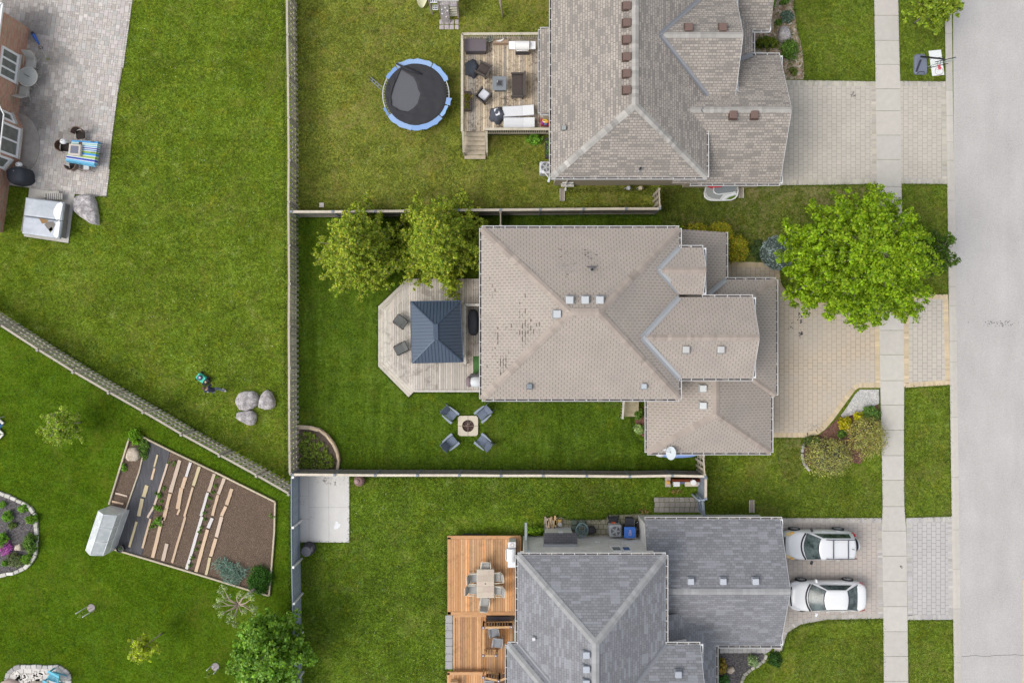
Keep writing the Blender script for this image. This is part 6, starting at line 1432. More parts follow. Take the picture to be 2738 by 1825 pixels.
crownleaves(T('step_weed','yellow green weed growing on the bottom stair of the stained deck','plant',(*XY(1283,413),0)), [((*XY(1283+i*3,413), .12), 1) for i in (-1,0,1)], 26, .10, .08, [(.25,.36,.03),(.33,.44,.05)], np.random.default_rng(1), name='foliage')
# trampoline
v = W(1112,253,.9); cx_, cy_ = v.x, v.y; r = T('trampoline', 'round blue edged trampoline with its black net collapsed on the mat', 'trampoline', (cx_,cy_,0)); RR = 2.12; z = .9
m = MB(); n = 48; m.col = (.11,.112,.122); pl = [(cx_+1.75*math.cos(2*math.pi*i/n), cy_+1.75*math.sin(2*math.pi*i/n)) for i in range(n)]; m.prism(pl, z-.03, z-.01, True); m.ob('mat', m_colm, r)
m = MB(); m.col = (.55,.56,.58); m.tube([(cx_+1.98*math.cos(2*math.pi*i/n), cy_+1.98*math.sin(2*math.pi*i/n), z-.04) for i in range(n)], .03, 6, closed=True); m.ob('frame', m_col, r)
m = MB(); m.col = (.42,.40,.40)
for i in range(72): a = 2*math.pi*i/72; m.beam((cx_+1.74*math.cos(a), cy_+1.74*math.sin(a), z-.02), (cx_+1.97*math.cos(a), cy_+1.97*math.sin(a), z-.03), .02, .02)
m.ob('spring', m_col, r)
def arcpad(a0, a1, r0, r1, col, dz=0):
    m = MB(); m.col = col; k = max(2, int((a1-a0)/6)); up, lo = [], []
    for i in range(k+1):
        a = R_(a0+(a1-a0)*i/k); w = 1+.014*math.sin(i*2.3+a0)
        for R, lst in ((r0, lo), (r1*w, up)): lst.append((cx_+R*math.cos(a), cy_+R*math.sin(a)))
    m.prism(up+lo[::-1], z-.01+dz, z+.03+dz, True); m.ob('pad', m_colm, r)
BL = (.28,.41,.64)
arcpad(62,124,1.82,2.12,BL); arcpad(24,60,1.86,2.14,(.25,.40,.66),.01); arcpad(126,150,1.84,2.06,(.19,.32,.58)); arcpad(218,262,1.80,2.14,BL); arcpad(262,318,1.82,2.14,(.23,.37,.64)); arcpad(320,340,1.86,2.06,(.28,.45,.72)); arcpad(342,354,1.84,2.14,(.24,.38,.66),.02); arcpad(203,217,1.96,2.12,(.17,.28,.52))
# crumpled net lying over the mat: a sheet with an opening, full of folds
op = [(1072,186),(1106,207),(1115,225),(1117,237),(1124,252),(1120,265),(1117,277),(1105,290),(1090,299),(1070,295),(1048,284),(1046,258),(1052,235),(1062,210)]
inn = [Vector(XY(x, y, z)) for x, y in op]; cc = sum(inn, Vector((0,0)))/len(inn); m = MB(); nn = 72; rings = []
def rayhit(a):
    d = Vector((math.cos(a), math.sin(a))); best = .3
    for i in range(len(inn)):
        p, q = inn[i]-cc, inn[(i+1) % len(inn)]-cc; e = q-p; den = d.x*e.y-d.y*e.x
        if abs(den) > 1e-9:
            t = (p.x*e.y-p.y*e.x)/den; u = (p.x*d.y-p.y*d.x)/den
            if t > 0 and -.001 <= u <= 1.001: best = max(best, t)
    return cc+d*best
vs = []; K = 12
for j in range(K+1):
    for i in range(nn):
        a = 2*math.pi*i/nn; pi_ = rayhit(a); d = (pi_-cc).normalized(); b = (cc.x-cx_)*d.x+(cc.y-cy_)*d.y; c_ = (cc.x-cx_)**2+(cc.y-cy_)**2-1.84**2; t = -b+math.sqrt(b*b-c_); po = cc+d*t
        p = pi_.lerp(po, j/K); h = .03+.10*abs(mnoise.noise(Vector((p.x*1.1, p.y*3.2, 2))))+.07*abs(mnoise.noise(Vector((p.x*5, p.y*2.2, 9)))); vs.append((p.x, p.y, z+h*(1 if 0 < j < K else .4)))
m.col = (.034,.034,.038); m.smooth = True; m.add(vs, [(j*nn+i, j*nn+(i+1)%nn, (j+1)*nn+(i+1)%nn, (j+1)*nn+i)[::-1] for j in range(K) for i in range(nn)]); m.ob('safety_net', m_colm, r)
m = MB(); m.col = (.03,.03,.035)
m.tube([(*XY(1060,172,z), z+.12),(*XY(1095,190,z), z+.2),(*XY(1130,200,z), z+.1)], [.05,.09,.03], 6); m.ob('net_roll', m_colm, r)
for i in range(8):
    a = 2*math.pi*i/8+.2; m = MB(); m.col = (.4,.41,.43); m.tube([(cx_+1.98*math.cos(a), cy_+1.98*math.sin(a), z-.05),(cx_+1.98*math.cos(a), cy_+1.98*math.sin(a), 0)], .025, 6); m.ob('leg', m_col, r)
m = MB(); m.col = (.20,.22,.26)
for o in (-.12,.12): m.beam((*XY(988,212),0.02+0), (*XY(1019,240,z), z-.05), .03, .03) if o < 0 else m.beam((*XY(992,207),0.02), (*XY(1022,233,z), z-.05), .04, .03)
for t in (.2,.45,.7): p = Vector((*XY(988,212),0)).lerp(Vector((*XY(1019,240,z), z)), t); q = Vector((*XY(992,207),0)).lerp(Vector((*XY(1022,233,z), z)), t); m.beam(p, q, .05, .02)
m.ob('ladder', m_col, r)
# play house at the top edge
r = T('play_structure', 'weathered wooden play platform with climbing ramp and ladder at the top edge', 'play structure', (*XY(1200,20),0)); WG = (.42,.38,.37)
m = MB(); zt = 1.5; m.col = WG
for i in range(8): k = RNG.uniform(.85,1.1); m.col = tuple(c*k for c in WG); a = XY(1174+i*6, -60, zt); b = XY(1180+i*6, 13, zt); m.box(((a[0]+b[0])/2, (a[1]+b[1])/2, zt), (b[0]-a[0]-.01, abs(a[1]-b[1]), .03))
m.ob('platform', m_tim, r)
m = MB()
for i in range(5): k = RNG.uniform(.9,1.1); m.col = (.34*k,.31*k,.31*k); a = Vector((*XY(1179.5+i*4.4,13,zt),zt)); b = Vector((*XY(1184+i*4.4,62),.02)); m.beam(a, b, .095, .03)
rp_ = m.ob('ramp', m_tim, r); m = MB(); 
for px, py, c in ((1191,21,(.8,.8,.78)),(1197,29,(.75,.78,.7)),(1182,26,(.55,.62,.68)),(1183,37,(.72,.74,.78)),(1194,45,(.8,.72,.68)),(1192,33,(.5,.42,.5))):
    t = (py-13)/49; zz_ = zt*(1-t); q = W(px, py, zz_); m = MB(); m.col = c; m.lathe((q.x,q.y,zz_+.01), [(.06,0),(.05,.06),(.02,.08)], 8); m.ob('climbing_hold', m_colm, rp_)
for i in range(5):
    t = i/5; a = Vector((*XY(1202,15,zt),zt)).lerp(Vector((*XY(1204,48),0)), t); b = Vector((*XY(1221,15,zt),zt)).lerp(Vector((*XY(1224,46),0)), t); m = MB(); m.col = (.55,.52,.44) if i else (.36,.33,.36); m.beam(a, b, .11, .03); m.ob('rung', m_tim, r)
for x0_, y0_, x1_, y1_ in ((1170,2,1181,50),(1222,0,1226,48),(1145,-5,1156,38)):
    m = MB(); m.col = (.33,.27,.25); m.beam((*XY(x0_,y0_,zt+.3),zt+.3), (*XY(x1_,y1_),.0), .09, .09); m.ob('post', m_tim, r)
m = MB(); m.col = (.72,.70,.66); m.beam((*XY(1166,0,zt+.6),zt+.6), (*XY(1226,0,zt+.6),zt+.6), .10, .12); m.ob('rail', m_tim, r)
for (a, b, c, d_, z_) in ((1150,-8,1169,8,1.4),(1157,14,1171,27,.9)):
    m = MB(); m.col = (.74,.75,.76); p, q = XY(a,b,z_), XY(c,d_,z_); m.box(((p[0]+q[0])/2,(p[1]+q[1])/2,z_),(q[0]-p[0],abs(q[1]-p[1]),.04)); pn_ = m.ob('activity_panel', m_colm, r); m = MB(); m.col = (.08,.08,.10)
    for i in range(3):
        for j in range(2): m.box((p[0]+(q[0]-p[0])*(i+.7)/3.4, q[1]+abs(q[1]-p[1])*(j+.6)/2.2, z_+.024), (.07,.09,.006))
    m.ob('panel_holes', m_colm, pn_)
v = W(1128,-2,.6); m = MB(); n = 9; m.smooth = True; m.col = (.68,.66,.44); P = [Vector((*XY(1129,-60,1.4),1.4)), Vector((*XY(1130,-20,1.0),1.0)), Vector((*XY(1129,6,.5),.5)), Vector((*XY(1128,24),.08))]
vs = []
for j, (p, w_2) in enumerate(zip(P, (.34,.36,.33,.12))):
    for i in range(n): a = (i/(n-1)-.5)*2; vs.append((p.x+a*w_2, p.y, p.z+.16*a*a))
m.add(vs, [(j*n+i, j*n+i+1, (j+1)*n+i+1, (j+1)*n+i)[::-1] for j in range(3) for i in range(n-1)]); o = m.ob('play_slide', m_col, label='pale yellow plastic slide poking in at the top edge', category='slide'); so_ = o.modifiers.new('solid', 'SOLIDIFY'); so_.thickness = .03; ss_ = o.modifiers.new('sub', 'SUBSURF'); ss_.levels = ss_.render_levels = 2
m = MB()
for i in range(4):
    for j in range(2):
        k = RNG.uniform(.9,1.1); m.col = (.46*k,.41*k,.41*k); q = W(1181+i*13.6, 59+j*14); m.rbox((q.x,q.y,.015),(.27-.05*(i==3),.27,.05),.03)
struct('path', m, m_colm)
m = MB(); m.col = (1.6,1.55,1.5); m.tube([(*XY(1331,-30,1.6),1.6),(*XY(1337,10,.8),.9),(*XY(1346,48),0)], [.05,.045,.05], 7); m.tube([(*XY(1336,-30,1.6),1.6),(*XY(1341,20,.8),.6)], [.03,.03], 6); m.ob('leaning_pole', m_bark, label='thin pale leaning pole coming in from the top edge above the stained deck', category='pole')
m = MB(); m.col = (.62,.58,.53); v = W(860.5,548.5); m.box((v.x,v.y,.04),(.27,.27,.08)); m.ob('utility_cover', m_colm, label='small pale square cover in the grass near the fence corner', category='utility cover')
crownleaves(T('edge_shrub','low leafy green plants against the tan house wall corner beside the black planter','plant',(*XY(1432,371),0)), [((*XY(1425+RNG.normal()*10,372+RNG.normal()*7), .15), 1) for i in range(10)], 14, .14, .08, G_mid, np.random.default_rng(1), name='foliage')
a_, b_ = XY(1457,372), XY(1475,425); r = T('raised_planter', 'long black edged planter against the wall left of the tan house corner', 'planter', ((a_[0]+b_[0])/2,(a_[1]+b_[1])/2,0)); m = MB(); m.col=(.05,.05,.055); m.box(((a_[0]+b_[0])/2,(a_[1]+b_[1])/2,.15),(.42,1.2,.3)); m.ob('box', m_colm, r); crownleaves(r, [(((a_[0]+b_[0])/2+RNG.normal()*.06,(a_[1]+b_[1])/2+RNG.uniform(-.5,.5),.33),1) for _ in range(14)], 14, .12, .08, G_mid, np.random.default_rng(3), name='foliage')
def aircon(label, px, py, s, h, col=(.42,.43,.44), rz=0):
    v = W(px, py, h); r = L0('air_conditioner', label, 'air conditioner')
    part('casing', lambda m: (setattr(m,'col',col), m.rbox((0,0,h/2),(s,s,h),.12)), m_col, r)
    def f(m):
        m.col = (.10,.105,.11); m.lathe((0,0,h-.005),[(s*.38,0),(s*.38,.012)],24)
    part('fan_well', f, m_colm, r)
    def g(m):
        m.col = (.42,.43,.44)
        for k in range(4): m.tube([((s*.09*(k+1)-.01)*math.cos(a*.4), (s*.09*(k+1)-.01)*math.sin(a*.4), h+.02) for a in range(16)], .006, 4, closed=False)
        m.lathe((0,0,h+.005),[(s*.1,0),(s*.1,.025)],14)
        for k in range(5): a = k*1.2566; m.beam((0,0,h+.012),(s*.34*math.cos(a),s*.34*math.sin(a),h+.012),.09,.006)
    part('fan_grille', g, m_colm, r)
    r.location = (v.x,v.y,0); r.rotation_euler = (0,0,R_(rz)); return r
aircon('grey air conditioner half under the left gutter of the top house', 1459,447,.72,.8,(.55,.56,.58))
v = W(1460,474,2.3); r = T('satellite_dish', 'small white dish on an arm at the lower left corner of the top house', 'satellite dish', (v.x,v.y,2)); m = MB(); m.col = (.72,.73,.74)
m.beam((v.x-.12,v.y+.22,2.6),(v.x+.14,v.y-.12,2.7),.04,.04); m.rbox((v.x-.17,v.y+.25,2.6),(.14,.2,.05),.03,.6); m.ob('arm', m_colm, r); m = MB(); m.col=(.6,.65,.72); m.rbox((v.x+.16,v.y-.22,2.65),(.14,.3,.08),.05,-.3); m.ob('dish', m_colm, r)
# boat under the eave
v = W(1935,507,.3); r = T('pedal_boat', 'white and grey plastic pedal boat lying beside the garage wing of the top house', 'boat', (v.x,v.y,0))
ctr = [(1884,514),(1886,526),(1893,532),(1903,535),(1930,535),(1956,534),(1966,529),(1972,522),(1974,512),(1973,492),(1890,492)]
m = MB(); m.col = (.66,.68,.68); P = [XY(x, y, .35) for x, y in ctr]; m.prism(P, .05, .30, True); hl = m.ob('hull', m_col, r)
m = MB(); m.col = (.78,.79,.77); m.tube([(*XY(x, y, .4), .36) for x, y in ctr[:-2]+[(1973,500)]], .045, 6); m.ob('rim', m_col, r)
m = MB(); m.col = (.30,.315,.31); m.prism([XY(*p, .42) for p in ((1890,496),(1888,512),(1894,524),(1904,529),(1925,532),(1936,518),(1908,516),(1907,494))], .30, .325, True); m.ob('deck_floor', m_colm, r)
m = MB(); m.col = (.23,.26,.28); m.prism([XY(*p, .5) for p in ((1911,494),(1911,512),(1918,518),(1968,514),(1970,494))], .30, .42, True); m.ob('tray', m_colm, r)
m = MB(); m.col = (.70,.73,.74); m.tube([(*XY(x, y, .5), .44) for x, y in ((1909,500),(1909,511),(1914,517),(1922,519),(1962,514),(1971,510))], .04, 6); m.prism([XY(*p, .5) for p in ((1930,533),(1944,520),(1968,514),(1971,519),(1950,524),(1938,534))], .36, .44, True); m.ob('seat', m_col, r)
m = MB(); m.col = (.10,.17,.02); m.prism([XY(*p, .42) for p in ((1942,533),(1952,526),(1968,521),(1966,528),(1958,532))], .31, .335, True); m.ob('well', m_colm, r)
m = MB(); m.col = (.55,.04,.06); m.prism([XY(*p, .45) for p in ((1893,493),(1894,500),(1905,503),(1930,500),(1930,493))], .32, .47, True); m.ob('bow', m_col, r)
m = MB(); m.col = (.30,.05,.06); v = W(1896,494,.2)
# meters on the tan wall
for px, lab, c in ((1680,'grey utility meter with pipes against the tan wall',(.5,.52,.54)),(1712,'brown and cream garden tap bundle against the tan wall',(.55,.48,.35))):
    v = W(px, 503, .5); r = T('utility_meter', lab, 'meter', (v.x, v.y, 0)); m = MB(); m.col = c; m.rbox((v.x,v.y,.55),(.22,.2,.28),.05); m.lathe((v.x,v.y-.06,.7),[(.08,0),(.08,.04)],12); m.ob('body', m_colm, r); m = MB(); m.col=(.3,.3,.3); m.tube([(v.x-.2,v.y,0),(v.x-.2,v.y,.6),(v.x+.2,v.y,.6),(v.x+.25,v.y,.1)],.025,6); m.ob('pipe', m_colm, r)
# --- middle house deck things
v = W(1264.5,861,z2+.9)
def coverbox(label, px, py, z, w, d, h, col, rz=0, name='barbecue_grill', bands=True, mark=None):
    v = W(px, py, z+h*.8); r = L0(name, label, 'barbecue')
    def f(m):
        m.col = col; n = 26; vs = []; Ls = [(1.0,0),(1.0,.35),(.97,.7),(.88,.9),(.6,1.0),(.25,1.02)]
        for s, zf in Ls:
            for k in range(n):
                a = 2*math.pi*k/n; ex = 3.2; c, s_ = math.cos(a), math.sin(a); rr = (abs(c)**ex+abs(s_)**ex)**(-1/ex); ff = 1+.025*math.sin(9*a+zf*4)
                vs.append((w/2*rr*c*s*ff, d/2*rr*s_*s*ff, h*zf))
        m.smooth = True; m.add(vs, [(j*n+k, j*n+(k+1)%n, (j+1)*n+(k+1)%n, (j+1)*n+k) for j in range(len(Ls)-1) for k in range(n)]+[tuple(range((len(Ls)-1)*n, len(Ls)*n))])
    part('cover', f, m_black, r)
    if mark: part('printed_mark', lambda m: (setattr(m,'col',(.62,.63,.64)), [m.box((mark[0], mark[1]+i*.055, h*1.012), (.03+.012*(i%3), .038, .004)) for i in range(-3,4)]), m_colm, r)
    r.location = (v.x, v.y, z); r.rotation_euler = (0,0,R_(rz)); return r
coverbox('barbecue under a long black cover between the gazebo and the middle house', 1264.5,861,z2,.62,1.55,1.1,(.9,1.0,1.15))
coverbox('barbecue under a black cover against the brick bungalow wall', 44,468,0,1.15,1.0,1.1,(1.1,1.2,1.35),8,mark=(0,.05))
m = MB(); m.col = (.06,.16,.04); m.prism([XY(1265,952,z2), XY(1286,951,z2), XY(1286,997,z2), XY(1265,998,z2)], z2+.004, z2+.02); m.ob('grass_mat', m_colm, label='green mat on the pale deck against the taupe roofed house', category='mat')
v = W(1264,1020,z2+.9); r = T('kettle_barbecue', 'barbecue with silver hood and brown end at the lower corner of the pale deck', 'barbecue', (v.x,v.y,z2)); m = MB(); m.col=(.08,.08,.085); m.box((v.x+.1,v.y+.35,z2+.5),(.55,.15,.9)); m.box((v.x+.1,v.y,z2+.4),(.6,.5,.75)); m.ob('cabinet', m_colm, r)
m = MB(); m.col = (.55,.57,.58); m.blob((v.x+.22,v.y,z2+.8),(.48,.34,.3),.02,1,2); m.ob('hood', m_col, r); m = MB(); m.col = (.20,.15,.16); m.blob((v.x-.22,v.y,z2+.76),(.2,.33,.28),.03,1,3); m.ob('end_cap', m_colm, r)
# side stairs of the middle house
r = T('side_steps', 'small wooden landing and steps below the middle house gutter', 'steps', (*XY(1685,1095),0))
for i, (y0_, y1_, z_) in enumerate(((1068,1086,.6),(1086,1098,.45),(1098,1113,.3))):
    a, b = XY(1671,y0_,z_), XY(1708,y1_,z_); m = MB(); k = .95+.05*i; m.col = (.34*k,.30*k,.20*k); m.box(((a[0]+b[0])/2,(a[1]+b[1])/2,z_/2),(b[0]-a[0],abs(a[1]-b[1]),z_)); m.ob('step', m_tim, r)
m = MB(); m.col = (.5,.47,.42); m.beam((*XY(1667,1070,1.2),1.3),(*XY(1664,1119,.8),.9),.12,.04); m.beam((*XY(1665,1117,.5),0),(*XY(1665,1117,.8),.9),.09,.09); m.col = (.3,.28,.25)
for i in range(7): t = i/6; p = Vector((*XY(1667,1070,1.2),1.25)).lerp(Vector((*XY(1664,1117,.8),.85)), t); m.beam(p, (p.x,p.y,p.z-.85), .035,.035)
m.ob('handrail', m_tim, r)
v = W(1797,1213,3.4); r = T('satellite_dish', 'oval grey satellite dish on the lower gutter of the middle house', 'satellite dish', (v.x,v.y,2.6))
m = MB(); m.col=(.50,.55,.57); m.smooth=True; n=24; vs=[]
for rr, dz in ((0.02,-.06),(.16,-.045),(.30,0)):
    for k in range(n): a = 2*math.pi*k/n; vs.append((v.x+rr*.85*math.cos(a)+.05*math.sin(a)*rr, v.y-.0+rr*1.35*math.sin(a)*.95, 3.1+dz+.5*rr*math.cos(a)))
m.add(vs, [(j*n+k, j*n+(k+1)%n, (j+1)*n+(k+1)%n, (j+1)*n+k) for j in range(2) for k in range(n)]+[tuple(range(n))[::-1]]); m.ob('dish', m_col, r)
m = MB(); m.col=(.65,.65,.66); m.beam((v.x,v.y,3.05),(v.x-.36,v.y+.20,3.35),.04,.04); m.rbox((v.x-.40,v.y+.24,3.38),(.16,.10,.12),.03,.5); m.ob('arm', m_colm, r); m = MB(); m.col=(.35,.35,.36); m.tube([(v.x,v.y+.1,2.7),(v.x,v.y+.05,3.05)],.03,6); m.ob('mast', m_colm, r)
v = W(1815,1217,.9); r = T('kayak', 'blue and white kayak mostly hidden under the lower eave of the middle house', 'kayak', (v.x,v.y,0)); m = MB(); m.col=(.25,.38,.75); m.blob((v.x+.0,v.y,.45),(1.25,.22,.22),.01,1,1,24,10,-.9); m.ob('hull', m_col, r); m = MB(); m.col=(.6,.62,.66); m.blob((v.x-1.0,v.y,.47),(.3,.17,.2),.01,1,1); m.ob('bow', m_col, r)
# brown urn and compost bin
v = W(960,1285,.3); r = T('clay_urn', 'brown clay pot lying under the capped fence beside the concrete pad', 'pot', (v.x,v.y,0)); m = MB(); m.col=(.22,.13,.12); m.lathe((v.x,v.y,0),[(.2,0),(.33,.18),(.32,.34),(.22,.45)],20); m.ob('body', m_colm, r); m = MB(); m.col=(.38,.26,.25); m.lathe((v.x-.10,v.y,.40),[(.12,0),(.14,.10),(.05,.15)],14); m.ob('neck', m_colm, r)
v = W(818,1473,.8); r = T('compost_bin', 'black round compost bin by the grey fence below the concrete pad', 'compost bin', (v.x,v.y,0)); m = MB(); m.col=(.05,.05,.06); m.lathe((v.x+.02,v.y,0),[(.40,0),(.36,.6),(.30,.72)],20); m.ob('body', m_colm, r); m = MB(); m.col=(.13,.13,.15); m.lathe((v.x,v.y-.03,.72),[(.29,0),(.29,.06),(.22,.07),(.20,.05),(.08,.06)],24); m.ob('lid', m_colm, r); m = MB(); m.col=(.09,.09,.10); m.rbox((v.x+.32,v.y+.08,.5),(.14,.3,.5),.03); m.ob('handle', m_colm, r)
# stored things in the corner by the two buckets
m = MB(); m.col = (.40,.17,.05)
a, b = XY(1799,1281,.5), XY(1871,1286,.5)
m.box(((a[0]+b[0])/2,(a[1]+b[1])/2,.3),(b[0]-a[0],.16,.6)); m.ob('brick_stack', brickm('orange_brick', (.45,.19,.05), (.34,.12,.04), (.15,.08,.05), .2,.06,.01), label='low stack of orange bricks along the capped fence corner', category='bricks')
for x0_, y0_, x1_, y1_, h, c, nm, lab in ((1801,1281,1818,1300,.5,(.70,.70,.71),'plastic_shelf','white plastic shelf lying by the orange bricks'),(1818,1283,1832,1293,.45,(.10,.13,.22),'storage_crate','dark blue crate between the white shelf and the cream board'),(1832,1282,1866,1300,.5,(.58,.52,.40),'cream_board','cream board table below the two white buckets'),(1779,1275,1793,1301,.3,(.46,.38,.35),'concrete_block','brown concrete slab stack at the left end of the orange bricks')):
    a, b = XY(x0_,y0_,h), XY(x1_,y1_,h); m = MB(); m.col=c; m.box(((a[0]+b[0])/2,(a[1]+b[1])/2,h-.04),(b[0]-a[0],a[1]-b[1],.06)); m.col=tuple(q*.6 for q in c); m.box(((a[0]+b[0])/2,(a[1]+b[1])/2,(h-.07)/2),(b[0]-a[0]-.06,a[1]-b[1]-.06,h-.07)); m.ob(nm, m_colm, label=lab, category=nm.split('_')[-1])
v=W(1787,1289,.35); m = MB(); m.col=(.60,.34,.07); m.rbox((v.x,v.y,.34),(.22,.2,.12),.04); m.ob('orange_pail', m_colm, label='small orange pail on the brown slab stack', category='pail')
for i, (px, py, lab) in enumerate(((1854,1289,'white bucket on the cream board, the left of two'),(1868,1295,'white bucket on the cream board corner, the right of two'))):
    v = W(px,py,.85); r = T('bucket', lab, 'bucket', (v.x,v.y,.5 if i==0 else .0), 'white buckets by the short blue fence'); zb_ = .5 if i==0 else 0; m = MB(); m.col=(.62,.62,.63); m.lathe((v.x,v.y,zb_),[(.12,0),(.15,.38)],18); m.ob('body', m_colm, r); m = MB(); m.col=(.78,.78,.79); m.lathe((v.x,v.y,zb_+.37),[(.165,0),(.165,.03),(.13,.035)],20); m.ob('lid', m_colm, r)
m = MB()
for i in range(9):
    for j in range(3):
        k = RNG.uniform(.88,1.1); m.col = (.36*k,.325*k,.285*k); q = W(1755+i*13.6+(j%2)*2, 1335+j*13.6); m.box((q.x,q.y,.015),(.285,.285,.04))
struct('path', m, m_colm)
bushes = [((1792,1310),.5),((1812,1312),.3)]
for px, py, w_2, lab in ((1725,1364,14,'dry tan straw clump on the lawn above the grey garage roof'),(1808,1312,12,'dry orange leaf clump under the white plastic shelf'),):
    v=W(px,py); crownleaves(T('dry_leaves', lab, 'leaves', (v.x,v.y,0)), [((v.x+RNG.normal()*.16,v.y+RNG.normal()*.07,.03),1) for _ in range(16)], 8, .10, .07, [(.50,.33,.14),(.40,.27,.12)], np.random.default_rng(5), name='leaf_litter')
# --- things along the north wall of the bottom house
sheet('path', [(1454,1384),(1500,1381),(1520,1390),(1620,1388),(1625,1376),(1715,1372),(1716,1432),(1454,1432)], .02, brickm('mossy_paver', (.38,.34,.26), (.33,.29,.22), (.12,.14,.05), .30,.30,.02, var=.2, grime=((.09,.12,.02),1.5,.5,.7)))
m = MB()
for i in range(16): k = RNG.uniform(.8,1.15); c = [(.55,.36,.17),(.48,.36,.22),(.40,.33,.25)][i%3]; m.col=tuple(q*k for q in c); q=W(1458+RNG.uniform(0,30),1397+RNG.uniform(-8,8),.3); m.box((q.x,q.y,.10+.05*(i//4)),(.12,RNG.uniform(.35,.6),.07),RNG.normal()*.15)
m.ob('firewood_stack', m_colm, label='small stack of split orange firewood on the mossy pavers', category='firewood')
m = MB(); q=W(1496,1395,.2); m.col=(.50,.33,.10); m.box((q.x,q.y,.12),(.25,.3,.2)); m.col=(.4,.38,.36); m.lathe((q.x+.02,q.y-.12,.15),[(.13,0),(.13,.15)],14); m.ob('wood_block', m_colm, label='single wood block with grey tin right of the firewood stack', category='wood block')
for px, py in ((1536,1397),(1557,1397),(1536,1412)):
    v=W(px,py,.2); m=MB(); m.col=(.12,.15,.11); m.rbox((v.x,v.y,.12),(.42,.32,.24),.12); m.ob('garden_bag', m_colm, label='full dark green garden bag under and left of the coiled hose', category='bag', group='dark green garden bags by the grey house wall')
v=W(1555,1414,.6); r=T('garden_hose','coiled pale blue green garden hose hanging on the grey house wall','hose',(v.x,v.y,0)); m=MB()
for k in range(9):
    m.col=[(.16,.28,.27),(.36,.44,.48),(.22,.36,.36)][k%3]; ox,oy=RNG.normal()*.05,RNG.normal()*.06; m.tube([(v.x+ox+(.18+.022*k)*math.cos(a*.42),v.y+oy+(.2+.025*k)*math.sin(a*.42),.35+.05*k) for a in range(15)],.014,5,closed=True)
m.ob('coil', m_colm, r)
v=W(1581,1418,.6); r=T('kettle_barbecue','barbecue under a dark rounded cover right of the coiled hose','barbecue',(v.x,v.y,0)); m=MB(); m.col=(1.3,1.1,1.1); m.blob((v.x,v.y,.4),(.30,.26,.36),.06,2,5,20,12,-1); m.ob('cover', m_black, r); m=MB(); m.col=(1.0,.9,.9); m.beam((v.x-.28,v.y-.1,.55),(v.x+.28,v.y-.1,.55),.03,.05); m.ob('strap', m_black, r)
aircon('pale grey air conditioner with a round fan between the lawn mower and blue bin', 1646,1419,.74,.85,(.40,.41,.42))
v=W(1641,1394,.4); r=T('push_mower','black and red push mower parked above the grey air conditioner','lawn mower',(v.x,v.y,0)); m=MB(); m.col=(.04,.04,.045); m.rbox((v.x,v.y,.22),(.55,.5,.2),.08); m.ob('deck_body', m_colm, r); m=MB(); m.col=(.75,.12,.04); m.rbox((v.x,v.y-.12,.4),(.26,.2,.14),.05); m.ob('engine', m_colm, r)
m=MB(); m.col=(.05,.05,.05)
for s in (-.22,.22): m.tube([(v.x+s,v.y+.1,.25),(v.x+s,v.y+.45,.85)],.016,6)
m.tube([(v.x-.22,v.y+.45,.85),(v.x+.22,v.y+.45,.85)],.016,6); m.ob('handle', m_colm, r)
for s in (-1,1):
    for t in (-.2,.22): m=MB(); m.col=(.03,.03,.03); m.tube([(v.x+s*.27,v.y+t,.1),(v.x+s*.33,v.y+t,.1)],.1,12); m.ob('wheel', m_colm, r)
def bin_(label, x0, y0, x1, y1, h, body, lid, nm='recycling_bin', mark=None, hdl=(.5,.5,.52)):
    a, b = Vector(XY(x0,y0,h)), Vector(XY(x1,y1,h)); c=(a+b)/2; w,d=b.x-a.x,a.y-b.y; r=T(nm,label,'bin',(c.x,c.y,0)); m=MB(); m.col=body
    m.add([(c.x+sx*w*.38*k,c.y+sy*d*.38*k,z) for z,k in ((0,1),(h-.05,1.22)) for sx,sy in ((-1,-1),(1,-1),(1,1),(-1,1))],[(0,3,2,1),(4,5,6,7),(0,1,5,4),(1,2,6,5),(2,3,7,6),(3,0,4,7)]); m.ob('body',m_colm,r)
    m=MB(); m.col=lid; m.rbox((c.x,c.y,h),(w,d,.09),.06); ld=m.ob('lid',m_col,r); m=MB(); m.col=hdl; m.tube([(c.x-w*.35,c.y-d*.55,h-.05),(c.x+w*.5,c.y-d*.56,h-.05),(c.x+w*.56,c.y+d*.3,h-.05)],.02,6); m.ob('handle',m_colm,r)
    if mark:
        m=MB(); m.col=mark
        for i,(x,y,w2,h2) in enumerate(((-.05,-.10,.04,.18),(.06,-.10,.04,.18),(0,-.19,.14,.035),(0,.02,.05,.14),(.06,.06,.03,.1),(0,.12,.1,.03))): m.box((c.x+x,c.y+y+.03,h+.049),(w2,h2,.006))
        m.ob('printed_mark',m_colm,ld)
bin_('blue lidded recycling bin with white printed marks against the grey house wall',1669,1408,1699,1437,1.05,(.04,.05,.08),(.06,.20,.68),mark=(.55,.45,.62))
bin_('black lidded bin with pale edge right behind the blue recycling bin',1672,1384,1696,1406,.6,(.03,.03,.035),(.035,.037,.045),nm='garbage_bin',hdl=(.5,.5,.5),mark=None)
m=MB(); m.col=(.5,.5,.5)
for i in range(10): q=W(1704+RNG.normal()*4,1412+RNG.normal()*14,.4); m.beam((q.x,q.y,.3),(q.x+RNG.normal()*.1,q.y+RNG.normal()*.25,.6),.03,.03)
m.col=(.06,.05,.05); q=W(1706,1410,.3); m.rbox((q.x,q.y,.25),(.22,.75,.5),.05); m.ob('tool_bundle', m_colm, label='bundle of dark garden tools in the corner right of the blue bin', category='tools')
m=MB(); m.col=(.30,.33,.34); m.box((*XY(1406,1432,1.2),1.2),(.14,1.6,.1)); m.ob('wall_ledge', m_colm, label='narrow blue grey ledge at the left end of the stone wall', category='ledge')
